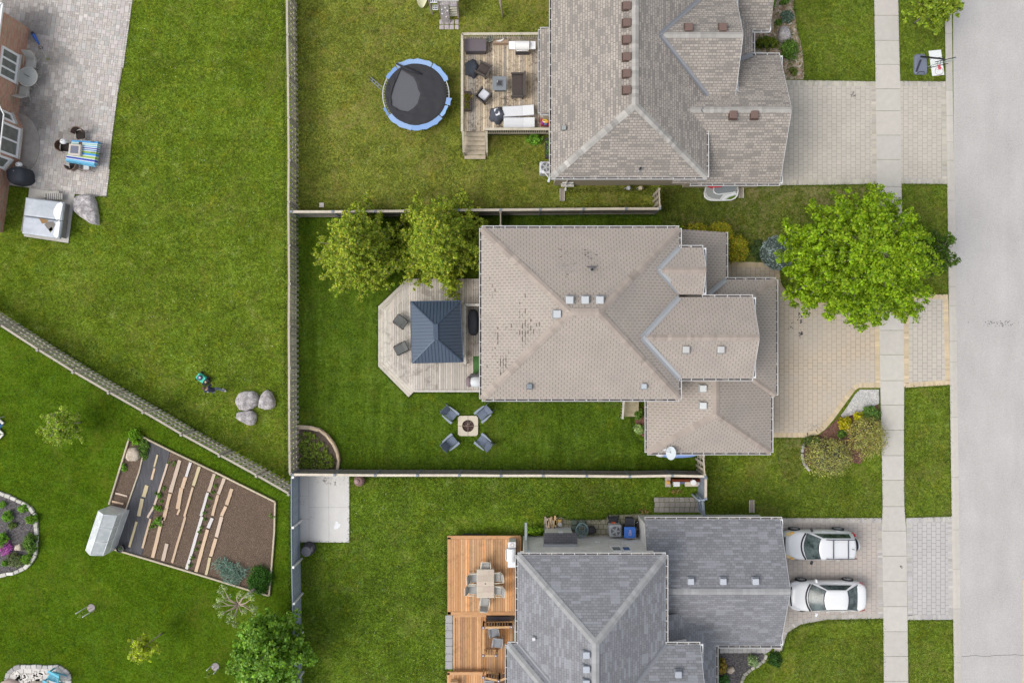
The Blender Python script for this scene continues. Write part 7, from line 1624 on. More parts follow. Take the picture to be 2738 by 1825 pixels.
m=MB(); m.col=(.04,.045,.05)
for i in range(9): q=W(1240+i*6.2+RNG.normal()*2,1430+RNG.normal()*1.2); m.rbox((q.x,q.y,.06),(.28,.16,.12),.05,RNG.normal()*.4)
m.ob('plastic_sheet_bundle', m_colm, label='crumpled dark plastic sheet along the top edge of the cedar deck', category='plastic sheet')
# barbecue + fridge at the right of the cedar deck
g_=grill('white and black barbecue squeezed against the gutter on the cedar deck',1330,1399,1490,z3,-90,(.72,.73,.75),(.70,.71,.73)); q=XY(1367,1483,z3+.9); g_.location=(q[0],q[1],z3)
v=W(1370,1457,z3+1); r=T('patio_heater_box','small white cabinet with a round vent beside the cedar deck barbecue','cabinet',(v.x,v.y,z3)); m=MB(); m.col=(.62,.62,.60); m.rbox((v.x,v.y,z3+.45),(.42,.34,.9),.03); m.ob('body',m_colm,r); m=MB(); m.col=(.45,.40,.36); m.lathe((v.x,v.y,z3+.9),[(.11,0),(.11,.01)],16); m.col=(.7,.7,.7); m.lathe((v.x,v.y,z3+.91),[(.06,0),(.06,.01)],12); m.ob('vent',m_colm,r)
# ---------------- patio of the brick bungalow ----------------
v=W(74,205,.72); gx_,gy2=v.x,v.y; r=T('glass_table','round glass topped patio table against the brick bungalow','table',(gx_,gy2,0))
t=NT('table_glass'); t.b.inputs['Base Color'].default_value=(.50,.52,.50,1); t.b.inputs['Roughness'].default_value=.1; tr=t.n('BsdfTransparent'); mx=t.n('MixShader'); mx.inputs[0].default_value=.45; t.l(t.b.outputs[0],mx.inputs[1]); t.l(tr.outputs[0],mx.inputs[2]); t.l(mx.outputs[0],t.out.inputs['Surface'])
m=MB(); m.lathe((gx_,gy2,.71),[(.57,0),(.57,.01)],40); m.ob('table_top',t.m,r); BG=(.50,.49,.44)
m=MB(); m.col=BG; m.tube([(gx_+.58*math.cos(a*.2618),gy2+.58*math.sin(a*.2618),.715) for a in range(24)],.02,6,closed=True); m.ob('rim',m_col,r)
for k in range(4): a=k*1.571+.6; m=MB(); m.col=BG; m.tube([(gx_+.12*math.cos(a),gy2+.12*math.sin(a),.35),(gx_+.50*math.cos(a),gy2+.50*math.sin(a),.70)],.018,6); m.tube([(gx_+.12*math.cos(a),gy2+.12*math.sin(a),.35),(gx_+.45*math.cos(a),gy2+.45*math.sin(a),0)],.018,6); m.ob('leg',m_col,r)
m=MB(); m.col=(.05,.05,.06); m.beam((gx_-.22,gy2+.16,.75),(gx_+.1,gy2-.02,.75),.03,.02); m.ob('slot',m_colm,r)
b0=sling((.50,.49,.46),BG,'patio_chair','beige sling chairs at the round glass table',.60); place(b0,80,166,0,172,.5,'beige sling chair above the round glass table',True); place(b0,61,243,0,-12,.5,'beige sling chair below the round glass table')
# striped table
tc=[W(*p,.74) for p in ((193,375),(262,379),(252,441),(175,428))]; c=sum(tc,Vector())/4; r=T('patio_table','rectangular patio table hidden under a striped cloth','table',(c.x,c.y,0)); m=MB(); m.col=(.4,.38,.35); m.prism([tuple(c.to_2d().lerp(p.to_2d(),.95)) for p in tc],.70,.735,True); m.ob('table_top',m_colm,r)
for p in tc: q=c.lerp(p,.85); m=MB(); m.col=(.35,.33,.3); m.box((q.x,q.y,.35),(.05,.05,.7)); m.ob('leg',m_colm,r)
SC=[(.08,.32,.62),(.10,.34,.60),(.62,.66,.64),(.22,.50,.42),(.66,.68,.62),(.10,.36,.62),(.62,.64,.66),(.03,.06,.35),(.62,.66,.66),(.06,.20,.42),(.64,.66,.64),(.22,.40,.08),(.24,.42,.08),(.06,.28,.66),(.08,.30,.68),(.62,.68,.62),(.28,.42,.10),(.30,.44,.10),(.64,.68,.66),(.04,.07,.36),(.05,.08,.38),(.60,.66,.72),(.13,.42,.62),(.15,.45,.66)]
m=MB(); n=len(SC); A0,A1,B0_,B1_=tc[0],tc[3],tc[1],tc[2]
for i,cc_ in enumerate(SC):
    m.col=cc_; t0,t1=i/n,(i+1)/n; p0,p1,q0_,q1_=A0.lerp(A1,t0),A0.lerp(A1,t1),B0_.lerp(B1_,t0),B0_.lerp(B1_,t1); u=Vector((0,0,.015)); m.face([p0+u,p1+u,q1_+u,q0_+u])
    for e_,f_,s in ((p0,p1,-1),(q0_,q1_,1)):
        dn=Vector(((B0_-A0).normalized().x*s*.05,0,-.26)); m.face([e_+u,f_+u,f_+u+dn,e_+u+dn] if s<0 else [f_+u,e_+u,e_+u+dn,f_+u+dn])
for e_,f_,cc_,d2 in ((A0,B0_,SC[0],(A0-A1).normalized()*.05),(A1,B1_,(.13,.42,.62),(A1-A0).normalized()*.09)): m.col=cc_; u=Vector((0,0,.015)); dn=Vector((d2.x,d2.y,-.26)); m.face([e_+u,f_+u,f_+u+dn,e_+u+dn])
m.ob('tablecloth',m_colm,label='blue green and white striped cloth over the patio table',category='tablecloth')
v=W(199,400,.95); r=T('table_heater','square beige framed box with a dark screen on the striped cloth','heater',(v.x,v.y,.76)); m=MB(); m.col=(.55,.50,.44); m.rbox((v.x,v.y,.86),(.72,.68,.18),.05,R_(-5)); m.ob('frame',m_colm,r); m=MB(); m.col=(.16,.17,.22); m.box((v.x,v.y,.957),(.46,.44,.012),R_(-5)); m.ob('screen',m_colm,r)
def round_chair():
    r=L0('wicker_patio_chair','','chair','brown round backed chairs round the striped table'); BW=(.23,.17,.14)
    part('seat',lambda m:(setattr(m,'col',BW),m.rbox((0,.02,.42),(.52,.52,.05),.1)),m_wicker,r)
    def bk(m):
        m.col=(2.4,2.0,1.8); n=14; vs=[]
        for z,rr in ((.42,.30),(.66,.33),(.86,.34)):
            for i in range(n+1): a=math.pi+math.pi*i/n; vs.append((rr*math.cos(a),rr*math.sin(a)*1.0-.02,z))
        m.add(vs,[(j*(n+1)+i,j*(n+1)+i+1,(j+1)*(n+1)+i+1,(j+1)*(n+1)+i) for j in range(2) for i in range(n)]+[(j*(n+1)+i,(j+1)*(n+1)+i,(j+1)*(n+1)+i+1,j*(n+1)+i+1) for j in range(2) for i in range(n)])
        m.tube([vs[2*(n+1)+i] for i in range(n+1)],.03,6)
    part('backrest',bk,m_wicker,r)
    for s in (-1,1):
        for t in (-1,1): part('leg',lambda m,s=s,t=t:m.tube([(s*.2,t*.2,.4),(s*.27,t*.27,0)],.014,5),m_dmetal,r)
    return r
rc=round_chair()
for i,(px,py,rz,lab) in enumerate(((210,357,185,'above the striped table'),(168,391,-95,'left of the striped table, by a white lantern'),(193,441,5,'below the striped table at its left'),)):
    place(rc,px,py,0,rz,.6,'brown round backed wicker chair '+lab,i==0)
rs=sling((.24,.15,.13),(.06,.06,.07),'sling_chair','brown sling chair pushed in at the striped table',.58); place(rs,272,402,.2,-90,0,'brown striped sling chair tipped against the right end of the striped table',True); rs.rotation_euler=(R_(25),0,R_(-90))
v=W(230,446,.5); r=T('footstool','small brown stool with a white pad below the striped table','stool',(v.x,v.y,0)); m=MB(); m.col=(.22,.16,.14); m.rbox((v.x,v.y,.42),(.46,.42,.06),.06); m.ob('seat',m_colm,r); m=MB(); m.col=(.55,.57,.57); m.rbox((v.x,v.y,.47),(.34,.32,.05),.04); m.ob('cushion',m_colm,r)
for s in (-1,1):
    for t in (-1,1): m=MB(); m.tube([(v.x+s*.18,v.y+t*.16,.4),(v.x+s*.24,v.y+t*.22,0)],.012,5); m.ob('leg',m_dmetal,r)
for px,py,lab in ((169,378,'round white lantern standing left of the striped table'),(50,440,'round white lantern on the covered barbecue corner by the bay')):
    v=W(px,py,.8); r=T('lantern',lab,'lantern',(v.x,v.y,0),'round white patio lanterns'); m=MB(); m.col=(.70,.71,.71); m.blob((v.x,v.y,.78),(.20,.16,.16),.01,1,1,18,10,-1); m.ob('globe',m_col,r); m=MB(); m.col=(.06,.06,.06); m.beam((v.x-.08,v.y,.93),(v.x+.03,v.y-.02,.94),.03,.02); m.tube([(v.x,v.y,0),(v.x,v.y,.65)],.02,6); m.lathe((v.x,v.y,0),[(.14,0),(.12,.03)],14); m.ob('stand',m_colm,r)
# string trimmer
a,b=Vector((*XY(92,93),.12)),Vector((*XY(127,158),.04)); r=T('string_trimmer','blue string trimmer lying on the stone patio','trimmer',(a.x,a.y,0)); d=(b-a); m=MB(); m.col=(.03,.12,.50); m.tube([a+Vector((0,0,.03)),a+d*.12+Vector((0,0,.04)),a+d*.3+Vector((0,0,.02)),a+d*.45],[.07,.10,.06,.025],10); m.ob('motor_housing',m_col,r)
m=MB(); m.col=(.03,.03,.04); m.tube([a-d*.06+Vector((0,0,.03)),a+d*.06+Vector((0,0,.03))],[.07,.085],8); m.ob('battery',m_colm,r); m=MB(); m.col=(.66,.66,.62); m.tube([a+d*.42,b],.014,6); m.ob('shaft',m_col,r)
m=MB(); m.col=(.04,.04,.04); p=a+d*.55; m.tube([(p.x+.12*math.cos(q),p.y+.07*math.sin(q),.10+.03*math.sin(q)) for q in [i*.524 for i in range(12)]],.014,5,closed=True); m.ob('handle',m_colm,r); m=MB(); m.col=(.20,.22,.10); m.lathe((b.x,b.y,0),[(.06,0),(.06,.07),(.03,.09)],10); m.rbox((b.x+.06,b.y-.03,.05),(.2,.1,.05),.03,.5); m.ob('cutting_head',m_colm,r)
# hot tub
sheet('concrete_pad',[(80,503),(201,519),(184,650),(65,632)],.06,m_conc2)
hz=.85; tb=[Vector(XY(*p,hz)) for p in ((74,527),(184,546),(174,640),(60,620))]; c=sum(tb,Vector((0,0)))/4; r=T('hot_tub','hot tub under a stained pale grey folding cover on a concrete pad','hot tub',(c.x,c.y,.06))
gb=[Vector(XY(*p)) for p in ((92,534),(188,548),(178,638),(78,622))]
m=MB(); m.col=(.24,.22,.205); m.prism([tuple(p) for p in gb],.06,.78); m.ob('cabinet',wormy('tub_wood',(1,1,1),(.1,.07,.05),3,.3),r)
cv=[Vector(XY(*p,1.0)) for p in ((67,527),(170,540),(158,638),(57,624))]
t=NT('tub_vinyl'); vv=t.coord('W'); n=t.noise(vv,1.1,5,.65,.6); n2=t.noise(vv,1.6,5,.7,1.2); base=t.ramp(n,[(.35,(.34,.37,.41)),(.6,(.46,.49,.53))]); m_vin=t.fin(base,.4,n,.5,.05)
def blk(h0,h1,t0,t1,col):
    A_,B_,C_,D_=cv; p=[A_.lerp(D_,t0),B_.lerp(C_,t0),B_.lerp(C_,t1),A_.lerp(D_,t1)]; m=MB(); m.col=col
    ctr_=sum(p,Vector((0,0)))/4; m.add([(q.x,q.y,h0) for q in p]+[(q.x,q.y,h1) for q in p]+[(*ctr_.lerp(q,.9),h1+.05) for q in p],[(0,1,5,4)[::1],(1,2,6,5),(2,3,7,6),(3,0,4,7),(4,5,9,8),(5,6,10,9),(6,7,11,10),(7,4,8,11),(8,9,10,11)])
    o=m.ob('cover_half',m_vin,r,.03); return o
import itertools
o1=blk(.80,.94,0,.50,(1.05,1.05,1.03)); o2=blk(.80,.94,.515,1,(1,1,1.02))
for o in (o1,o2):
    import bmesh as _b
    bm=_b.new(); bm.from_mesh(o.data); _b.ops.recalc_face_normals(bm,faces=bm.faces); bm.to_mesh(o.data); bm.free()
def pt(px,py): return XY(px,py,1.0)
for nm,col,pts in (('cover_stain',(.80,.80,.78),((143,560),(152,545),(163,540),(168,546),(160,586),(150,588),(142,572))),('cover_stain',(.80,.80,.80),((142,628),(150,595),(159,588),(160,600),(156,632),(150,637))),('cover_stain',(.28,.17,.07),((104,583),(120,586),(130,588),(124,596),(112,598))),('cover_stain',(.20,.18,.16),((118,600),(128,592),(143,592),(148,600),(140,616),(132,618),(124,608))),('cover_stain',(.16,.16,.05),((130,612),(138,606),(141,614),(134,622)))):
    m=MB(); m.col=col; m.prism([pt(*p) for p in pts],.985,.994); m.ob(nm,m_colm,o1 if nm and pts[0][1]<570 else o2)
m=MB(); m.col=(.13,.13,.14)
for i in range(8): p=XY(124+i*5.5,520,.35); m.box((p[0],p[1]-.12,.34),(.10,.34,.03))
m.col=(.45,.43,.38)
for i in range(8): p=XY(127+i*5.5,520,.35); m.box((p[0],p[1]-.12,.345),(.07,.40,.03))
m.box((*XY(144,522),.16),(.95,.4,.3)); m.ob('tub_steps',m_tim,label='small slatted step at the upper side of the hot tub',category='steps')
# ---------------- basketball hoop ----------------
pb=W(2459,153); r=T('basketball_hoop','portable basketball hoop with dark base and black pole by the kerb','basketball hoop',(pb.x,pb.y,0)); m=MB(); m.col=(.16,.18,.24)
bp=[(2443,150),(2449,145),(2470,145),(2476,154),(2478,196),(2474,201),(2446,200),(2442,195)]; P=[Vector(XY(*p)) for p in bp]; cb=sum(P,Vector((0,0)))/len(P)
vs=[(p.x,p.y,0) for p in P]+[(*cb.lerp(p,.95),.10) for p in P]+[(*cb.lerp(p,.82),.17) for p in P]; n=len(P); m.add(vs,[(i,i+n,(i+1)%n+n,(i+1)%n) for i in range(n)]+[(i+n,i+2*n,(i+1)%n+2*n,(i+1)%n+n) for i in range(n)]+[tuple(range(2*n,3*n))[::-1]])
o=m.ob('base',m_col,r); bm=_b.new(); bm.from_mesh(o.data); _b.ops.recalc_face_normals(bm,faces=bm.faces); bm.to_mesh(o.data); bm.free()
m=MB(); m.col=(.04,.04,.06); m.beam((*XY(2450,192,.2),.19),(*XY(2462,160,.2),.20),.10,.05); m.tube([(*XY(2452,198,.2),.2),(*XY(2456,193,.2),.25),(*XY(2470,193,.2),.25),(*XY(2471,199,.2),.2)],.02,6); m.ob('base_strut',m_colm,r)
top=W(2522,158,2.75); m=MB(); m.col=(.02,.02,.025); m.tube([(pb.x,pb.y,.1),top],[.055,.05],10); m.ob('pole',m_col,r)
bdp=Vector((*XY(2530,170,3.05),3.05)); bd=(Vector(XY(2553,161,3.0))-Vector(XY(2480,178,3.0))).normalized(); hd=Vector((-bd.y,bd.x)); hd=-hd if hd.y>0 else hd
cbx=Vector(XY(2515,170,3.05)); ang=math.atan2(bd.y,bd.x)
t=NT('acrylic'); t.b.inputs['Base Color'].default_value=(.35,.45,.42,1); t.b.inputs['Roughness'].default_value=.1; tr=t.n('BsdfTransparent'); mx=t.n('MixShader'); mx.inputs[0].default_value=.4; t.l(t.b.outputs[0],mx.inputs[1]); t.l(tr.outputs[0],mx.inputs[2]); t.l(mx.outputs[0],t.out.inputs['Surface'])
m=MB(); m.box((cbx.x,cbx.y,3.15),(1.2,.025,.80),ang,R_(8)); bdo=m.ob('backboard',t.m,r); m=MB(); m.col=(.04,.04,.05); 
for zz_,o_ in ((3.55,-.03),(2.76,.03)): m.beam((cbx.x-bd.x*.6-hd.x*-o_,cbx.y-bd.y*.6-hd.y*-o_,zz_),(cbx.x+bd.x*.6-hd.x*-o_,cbx.y+bd.y*.6-hd.y*-o_,zz_),.04,.04)
m.ob('board_frame',m_colm,bdo)
rc_=Vector(XY(2511,190,2.95)); m=MB(); m.col=(.32,.12,.10); m.tube([(rc_.x+.225*math.cos(i*.2618),rc_.y+.225*math.sin(i*.2618),2.95) for i in range(24)],.012,6,closed=True); m.ob('rim',m_col,r)
m=MB(); m.col=(.60,.10,.12); q=cbx.lerp(rc_,.45); m.box((q.x,q.y,2.95),(.15,.28,.03),ang); m.ob('rim_bracket',m_colm,r)
m=MB(); m.col=(.7,.7,.72)
for i in range(12): a=i*.5236; m.tube([(rc_.x+.22*math.cos(a),rc_.y+.22*math.sin(a),2.94),(rc_.x+.13*math.cos(a+.26),rc_.y+.13*math.sin(a+.26),2.6)],.004,3)
m.ob('net',m_colm,r); m=MB(); m.col=(.03,.03,.035)
for o_ in (-.10,.06): m.tube([top+Vector((o_,0,0)),(cbx.x+o_,cbx.y,3.2)],.018,6); m.tube([top+Vector((o_,0,-.35)),(cbx.x+o_,cbx.y,2.9)],.018,6)
m.tube([top+Vector((0,.15,-.1)),top+Vector((-.45,.18,-.4)),top+Vector((-.5,.1,-.5))],.014,6); m.ob('bracket',m_colm,r)
m=MB(); m.col=(.78,.80,.78); m.prism([XY(2482,137),XY(2515,134),XY(2524,201),XY(2492,204)],.02,.045); m.ob('white_panel',m_colm,label='plain white rectangular panel lying on the grass under the basketball hoop',category='panel')
# ---------------- bottom left patio ----------------
bpz=[(17,1900),(17,1810),(22,1796),(36,1782),(56,1779),(160,1780),(175,1787),(186,1800),(188,1816),(188,1900)]
sheet('patio',bpz,.04,brickm('crazy_paving',(.60,.57,.53),(.52,.49,.46),(.30,.28,.24),.5,.36,.03,var=.1,off=.31)); stones('pale stone rim of the small patio at the bottom left edge',[(18,1850),(18,1812),(24,1798),(38,1785),(56,1781),(158,1782),(172,1789),(184,1801),(187,1816),(187,1850)],[(.46,.44,.42),(.42,.40,.39)],.26,.07,.34)
m=MB()
for i in range(42):
    k=RNG.uniform(.9,1.08); m.col=(.66*k,.62*k,.57*k); q=W(34+RNG.uniform(0,80),1795+RNG.uniform(0,44)); m.rbox((q.x,q.y,.05),(RNG.uniform(.16,.36),RNG.uniform(.12,.28),.05),.04,RNG.uniform(0,3))
struct('patio',m,m_colm)
m=MB(); m.col=(.50,.38,.33); m.blob((*XY(30,1828),.1),(.6,.35,.25),.1,1.5,4); m.ob('tan_cushion',m_colm,label='rounded pinkish tan cushion at the bottom left patio edge',category='cushion')
m=MB(); m.col=(.46,.40,.32); m.blob((*XY(104,1832),.1),(.75,.35,.22),.08,1.5,6); m.ob('woven_mat_roll',m_colm,label='beige rounded woven cover between the tan cushion and turquoise chair',category='cover')
TQ=(.12,.40,.52); r=L0('turquoise_chair','turquoise slatted garden chair on the small bottom left patio','chair')
def st(m):
    for i in range(6): k=RNG.uniform(.85,1.15); m.col=tuple(c*k for c in TQ); m.box((0,.26-i*.09,.36-i*.02),(.55,.08,.02))
part('seat',st,m_colm,r)
def bk_(m):
    for i in range(6): k=RNG.uniform(.85,1.15); m.col=tuple(c*k for c in TQ); m.beam(((i-2.5)*.085,-.26,.26),((i-2.5)*.10,-.62,.95),.08,.02)
part('backrest',bk_,m_colm,r)
for s in (-1,1): part('armrest',lambda m,s=s:(setattr(m,'col',tuple(c*1.3 for c in TQ)),m.box((s*.33,0,.57),(.12,.75,.025))),m_colm,r); part('leg',lambda m,s=s:(setattr(m,'col',TQ),m.box((s*.3,.3,.28),(.04,.1,.56)),m.beam((s*.26,.2,.28),(s*.26,-.6,.02),.03,.1)),m_colm,r)
q=W(139,1812,.5); r.location=(q.x,q.y,.04); r.rotation_euler=(0,0,R_(62))
# play tent corner at left edge
v=W(-14,1138); r=T('play_tent','blue and white folded play tent corner at the left edge','play tent',(v.x,v.y,0)); m=MB(); m.col=(.08,.22,.55); m.add([(*XY(-60,1100),0),(*XY(8,1136),0),(*XY(-2,1150),0),(*XY(-60,1150),0),(*XY(-40,1125,.8),.8)],[(0,1,4),(1,2,4),(2,3,4),(3,0,4),(0,3,2,1)]); m.ob('fabric',m_colm,r)
m=MB(); m.col=(.70,.68,.62); m.tube([(*XY(-40,1125,.8),.8),(*XY(12,1113),0)],.02,6); m.beam((*XY(-2,1122,.1),.1),(*XY(9,1132,.1),.1),.14,.1); m.beam((*XY(-10,1142,.1),.12),(*XY(9,1160,.1),.12),.12,.08); m.beam((*XY(9,1160,.1),.12),(*XY(-12,1182,.1),.12),.12,.08); m.ob('poles',m_colm,r)
# ---------------- cars (front towards -x) ----------------
import bmesh
def carpaint(name, c):
    t = NT(name); t.b.inputs['Base Color'].default_value = (*c, 1); t.b.inputs['Roughness'].default_value = .28; t.b.inputs['Coat Weight'].default_value = .5; t.b.inputs['Coat Roughness'].default_value = .05
    n = t.noise(t.coord('O'), 30, 2); bn = t.n('Bump'); bn.inputs['Strength'].default_value = .02; t.l(n, bn.inputs['Height']); t.l(bn.outputs[0], t.b.inputs['Normal']); return t.m
def fixn(o):
    bm = bmesh.new(); bm.from_mesh(o.data); bmesh.ops.recalc_face_normals(bm, faces=bm.faces); bm.to_mesh(o.data); bm.free(); return o
m_carglass = NT('car_glass'); m_carglass.b.inputs['Base Color'].default_value = (.045,.07,.068,1); m_carglass.b.inputs['Roughness'].default_value = .16; m_carglass.b.inputs['Specular IOR Level'].default_value = .5
_n = m_carglass.noise(m_carglass.coord('O'), 2.2, 3, .6); m_carglass.l(m_carglass.ramp(_n, [(.4, (.02,.035,.033)), (.62, (.10,.13,.13))]), m_carglass.b.inputs['Base Color']); m_carglass = m_carglass.m
def car(label, cx, cy, L, Wd, hood, cab, zroof, zbelt, rhw, paint, suv, name='parked_car'):
    """hood: [(u, z centre)], cab: (u windscreen base, u roof front, u roof rear, u rear glass base)"""
    r = L0(name, label, 'car', 'cars parked on the brown paver driveway'); X = lambda u: u-L/2; hw0 = Wd/2
    fr = [(0,.60),(.06,.74),(.18,.86),(.42,.945),(.9,.985),(1.5,1),(L-1.4,1),(L-.75,.975),(L-.35,.93),(L-.12,.86 if suv else .80),(L-.03,.78 if suv else .64),(L,.70 if suv else .50)]
    us = sorted(set([u for u, _ in fr]+[u for u, _ in hood])); fw = lambda u: np.interp(u, [a for a,_ in fr], [b for _,b in fr])*hw0; fz = lambda u: np.interp(u, [a for a,_ in hood], [b for _,b in hood])
    m = MB(); m.smooth = True; vs = []; 
    def sec(u):
        w, z = fw(u), fz(u); zb_ = .22 if .3 < u < L-.3 else .30; zs = z-.05-.05*(w/hw0)
        half = [(0,z),(.45*w,z-.008),(.74*w,z-.03),(.90*w,zs),(.985*w,zs-.10),(w,max(.45,zs-.26)),(.995*w,.46),(.96*w,zb_+.04),(.80*w,zb_)]
        return [(X(u), -y, q) for y, q in half[::-1]]+[(X(u), y, q) for y, q in half[1:]]
    S_ = [sec(u) for u in us]; k = len(S_[0])
    for s in S_: vs += s
    fs = [(j*k+i, j*k+i+1, (j+1)*k+i+1, (j+1)*k+i) for j in range(len(us)-1) for i in range(k-1)]+[tuple(range(k)), tuple(range((len(us)-1)*k, len(us)*k))]+[(j*k, (j+1)*k, (j+1)*k+k-1, j*k+k-1) for j in range(len(us)-1)]
    m.add(vs, fs); fixn(m.ob('body', paint, r))
    a, b, c, d = cab; bw = hw0*.90
    def ring(u0, u1, w0, w1, z, cf, cr_, n=7):
        pts = []
        for i in range(n): t = i/(n-1)*2-1; pts.append((X(u0+cf*t*t), -t*w0 if False else t*w0, z))   # front, y from -w0 to w0
        for i in range(1, 5): t = i/5; pts.append((X(u0+cf+(u1-cr_-u0-cf)*t), w0+(w1-w0)*t, z))
        for i in range(n): t = 1-i/(n-1)*2; pts.append((X(u1-cr_*t*t), t*w1, z))
        for i in range(1, 5): t = i/5; pts.append((X(u1-cr_+(u0+cf-u1+cr_)*t), -(w1+(w0-w1)*t), z))
        return [Vector(p) for p in pts]
    B0 = ring(a, d, bw, bw*.97, zbelt-.04, .26, .10); R0 = ring(b, c, rhw, rhw*.98, zroof-.05, .12, .08); n = len(B0)
    cc = sum(R0, Vector())/n; R1 = [cc.lerp(p, .88)+Vector((0,0,.035)) for p in R0]; R2 = [cc.lerp(p, .5)+Vector((0,0,.055)) for p in R0]
    m = MB(); m.smooth = True; allp = B0+R0+R1+R2; m.add(allp, [(j*n+i, j*n+(i+1)%n, (j+1)*n+(i+1)%n, (j+1)*n+i) for j in range(3) for i in range(n)]+[tuple(range(3*n, 4*n))]); fixn(m.ob('cabin', paint, r))
    def glass(idx, nm, t0=.06, t1=.93, e=.03, mat=None):
        P = [(B0[i % n], R0[i % n]) for i in idx]; m = MB(); bot = [p.lerp(q, t0) for p, q in P]; tp = [p.lerp(q, t1) for p, q in P]
        L_ = len(P); bot[0] = bot[0].lerp(bot[1], e); tp[0] = tp[0].lerp(tp[1], e); bot[-1] = bot[-1].lerp(bot[-2], e); tp[-1] = tp[-1].lerp(tp[-2], e)
        cen = sum(bot+tp, Vector())/(2*L_); nrm = (bot[-1]-bot[0]).cross(tp[0]-bot[0]).normalized(); 
        if nrm.dot(cen-Vector((0,0,.8))) < 0: nrm = -nrm
        m.smooth = True; of = nrm*.012; m.add([p+of for p in bot+tp], [(i, i+1, L_+i+1, L_+i) for i in range(L_-1)]); o = m.ob(nm, mat or m_carglass, r); fixn(o)
        return bot, tp, nrm
    nf = 7
    def border(idx, nm):
        P = [(B0[i % n], R0[i % n]) for i in idx]; bot = [p.lerp(q, .0) for p, q in P]; tp = [p.lerp(q, .99) for p, q in P]; cen = sum(bot+tp, Vector())/(2*len(P)); nrm = (bot[-1]-bot[0]).cross(tp[0]-bot[0]).normalized()
        if nrm.dot(cen-Vector((0,0,.8))) < 0: nrm = -nrm
        m = MB(); m.col = (.05,.055,.07); L_ = len(P); m.smooth = True; m.add([p+nrm*.006 for p in bot+tp], [(i, i+1, L_+i+1, L_+i) for i in range(L_-1)]); fixn(m.ob(nm, m_colm, r))
    border(range(0, nf), 'windscreen_seal'); glass(range(0, nf), 'windscreen', .05, .93, .10)
    border(range(nf+4, nf+4+nf), 'rear_window_seal'); glass(range(nf+4, nf+4+nf), 'rear_window', .10, .90, .12)
    for rng_ in (range(nf-1, nf+5), list(range(nf+4+nf-1, n))+[0]): glass(rng_, 'side_window', .16, .90, .5)
    if suv:
        for s in (-1, 1): m = MB(); m.col = (.06,.065,.08); m.tube([(X(2.15), s*rhw*.93, zroof+.03),(X(2.35), s*rhw*.93, zroof+.08),(X(3.7), s*rhw*.93, zroof+.08),(X(3.95), s*rhw*.93, zroof+.02)], .022, 6); m.ob('roof_rail', m_col, r)
        for u in (2.55, 3.42): m = MB(); m.col = (.07,.075,.09); m.beam((X(u), -rhw*.93, zroof+.09), (X(u), rhw*.93, zroof+.09), .05, .03); m.ob('roof_bar', m_col, r)
        m = MB(); m.col = (.62,.63,.63)
        for i in range(7): m.beam((X(2.65), (i-3)*.13, zroof+.006), (X(3.35), (i-3)*.13, zroof+.006), .02, .012)
        m.ob('roof_ribs', paint, r); m = MB(); m.col=(.03,.03,.03); m.beam((X(3.68),-.0,zroof+.02),(X(3.78),0,zroof+.10),.03,.03); m.ob('antenna', m_colm, r)
        m = MB(); m.col=(.62,.63,.63); m.tube([(X(L)-.02,.03,.80),(X(L)+.20,.03,.80)], .34, 28); w_=m.ob('spare_wheel', paint, r); m = MB(); m.col=(.03,.03,.035); m.tube([(X(L)-.05,.03,.80),(X(L)+.10,.03,.80)], .36, 28); m.ob('tyre', m_colm, w_)
    for s in (-1, 1):
        yb = s*(hw0*.93); uF = 0.18
        m = MB(); m.col = (.72,.55,.28) if suv else (.70,.70,.72); z0 = fz(.25)-.06
        pts = [(X(.07), s*hw0*.66, fz(.07)-.03),(X(.30), s*hw0*.66, fz(.3)-.015),(X(.62), s*hw0*.90, fz(.6)-.06),(X(.55), s*hw0*.965, fz(.5)-.14),(X(.20), s*hw0*.88, fz(.2)-.16)]
        m.add([Vector(p)+Vector((0,0,.022)) for p in pts], [tuple(range(5))]); hl=fixn(m.ob('headlight', m_col, r))
        if suv: m = MB(); m.col=(.85,.42,.06); m.blob((X(.44), s*hw0*.88, fz(.44)-.06),(.10,.055,.03),0,1,1,12,6,-1); m.ob('indicator', m_col, hl)
        m = MB(); m.col = (.62,.02,.03); zt_ = fz(L-.2)
        if suv: m.beam((X(L-.16), s*hw0*.84, zt_-.22), (X(L-.12), s*hw0*.76, zt_+.16), .10, .10)
        else: m.add([(X(L-.42), s*hw0*.935, zt_-.16),(X(L-.10), s*hw0*.80, zt_-.10),(X(L-.05), s*hw0*.78, zt_-.24),(X(L-.38), s*hw0*.955, zt_-.26)], [(0,1,2,3)]); m.v = [(v[0], v[1]+s*.03, v[2]+.02) for v in m.v]
        fixn(m.ob('taillight', m_col, r))
        m = MB(); m.col = (.03,.03,.035) if suv else (.76,.77,.78); m.rbox((X(a+.50), s*(hw0+.10), zbelt+.02), (.12,.22,.13), .04, s*.35); m.ob('wing_mirror', m_col, r)
        for u in ((a+1.25), (a+2.15)): m = MB(); m.col=(.62,.63,.64); m.beam((X(u-.1), s*(hw0+.012), zbelt-.15),(X(u+.1), s*(hw0+.012), zbelt-.15), .03, .03); m.ob('door_handle', m_col, r)
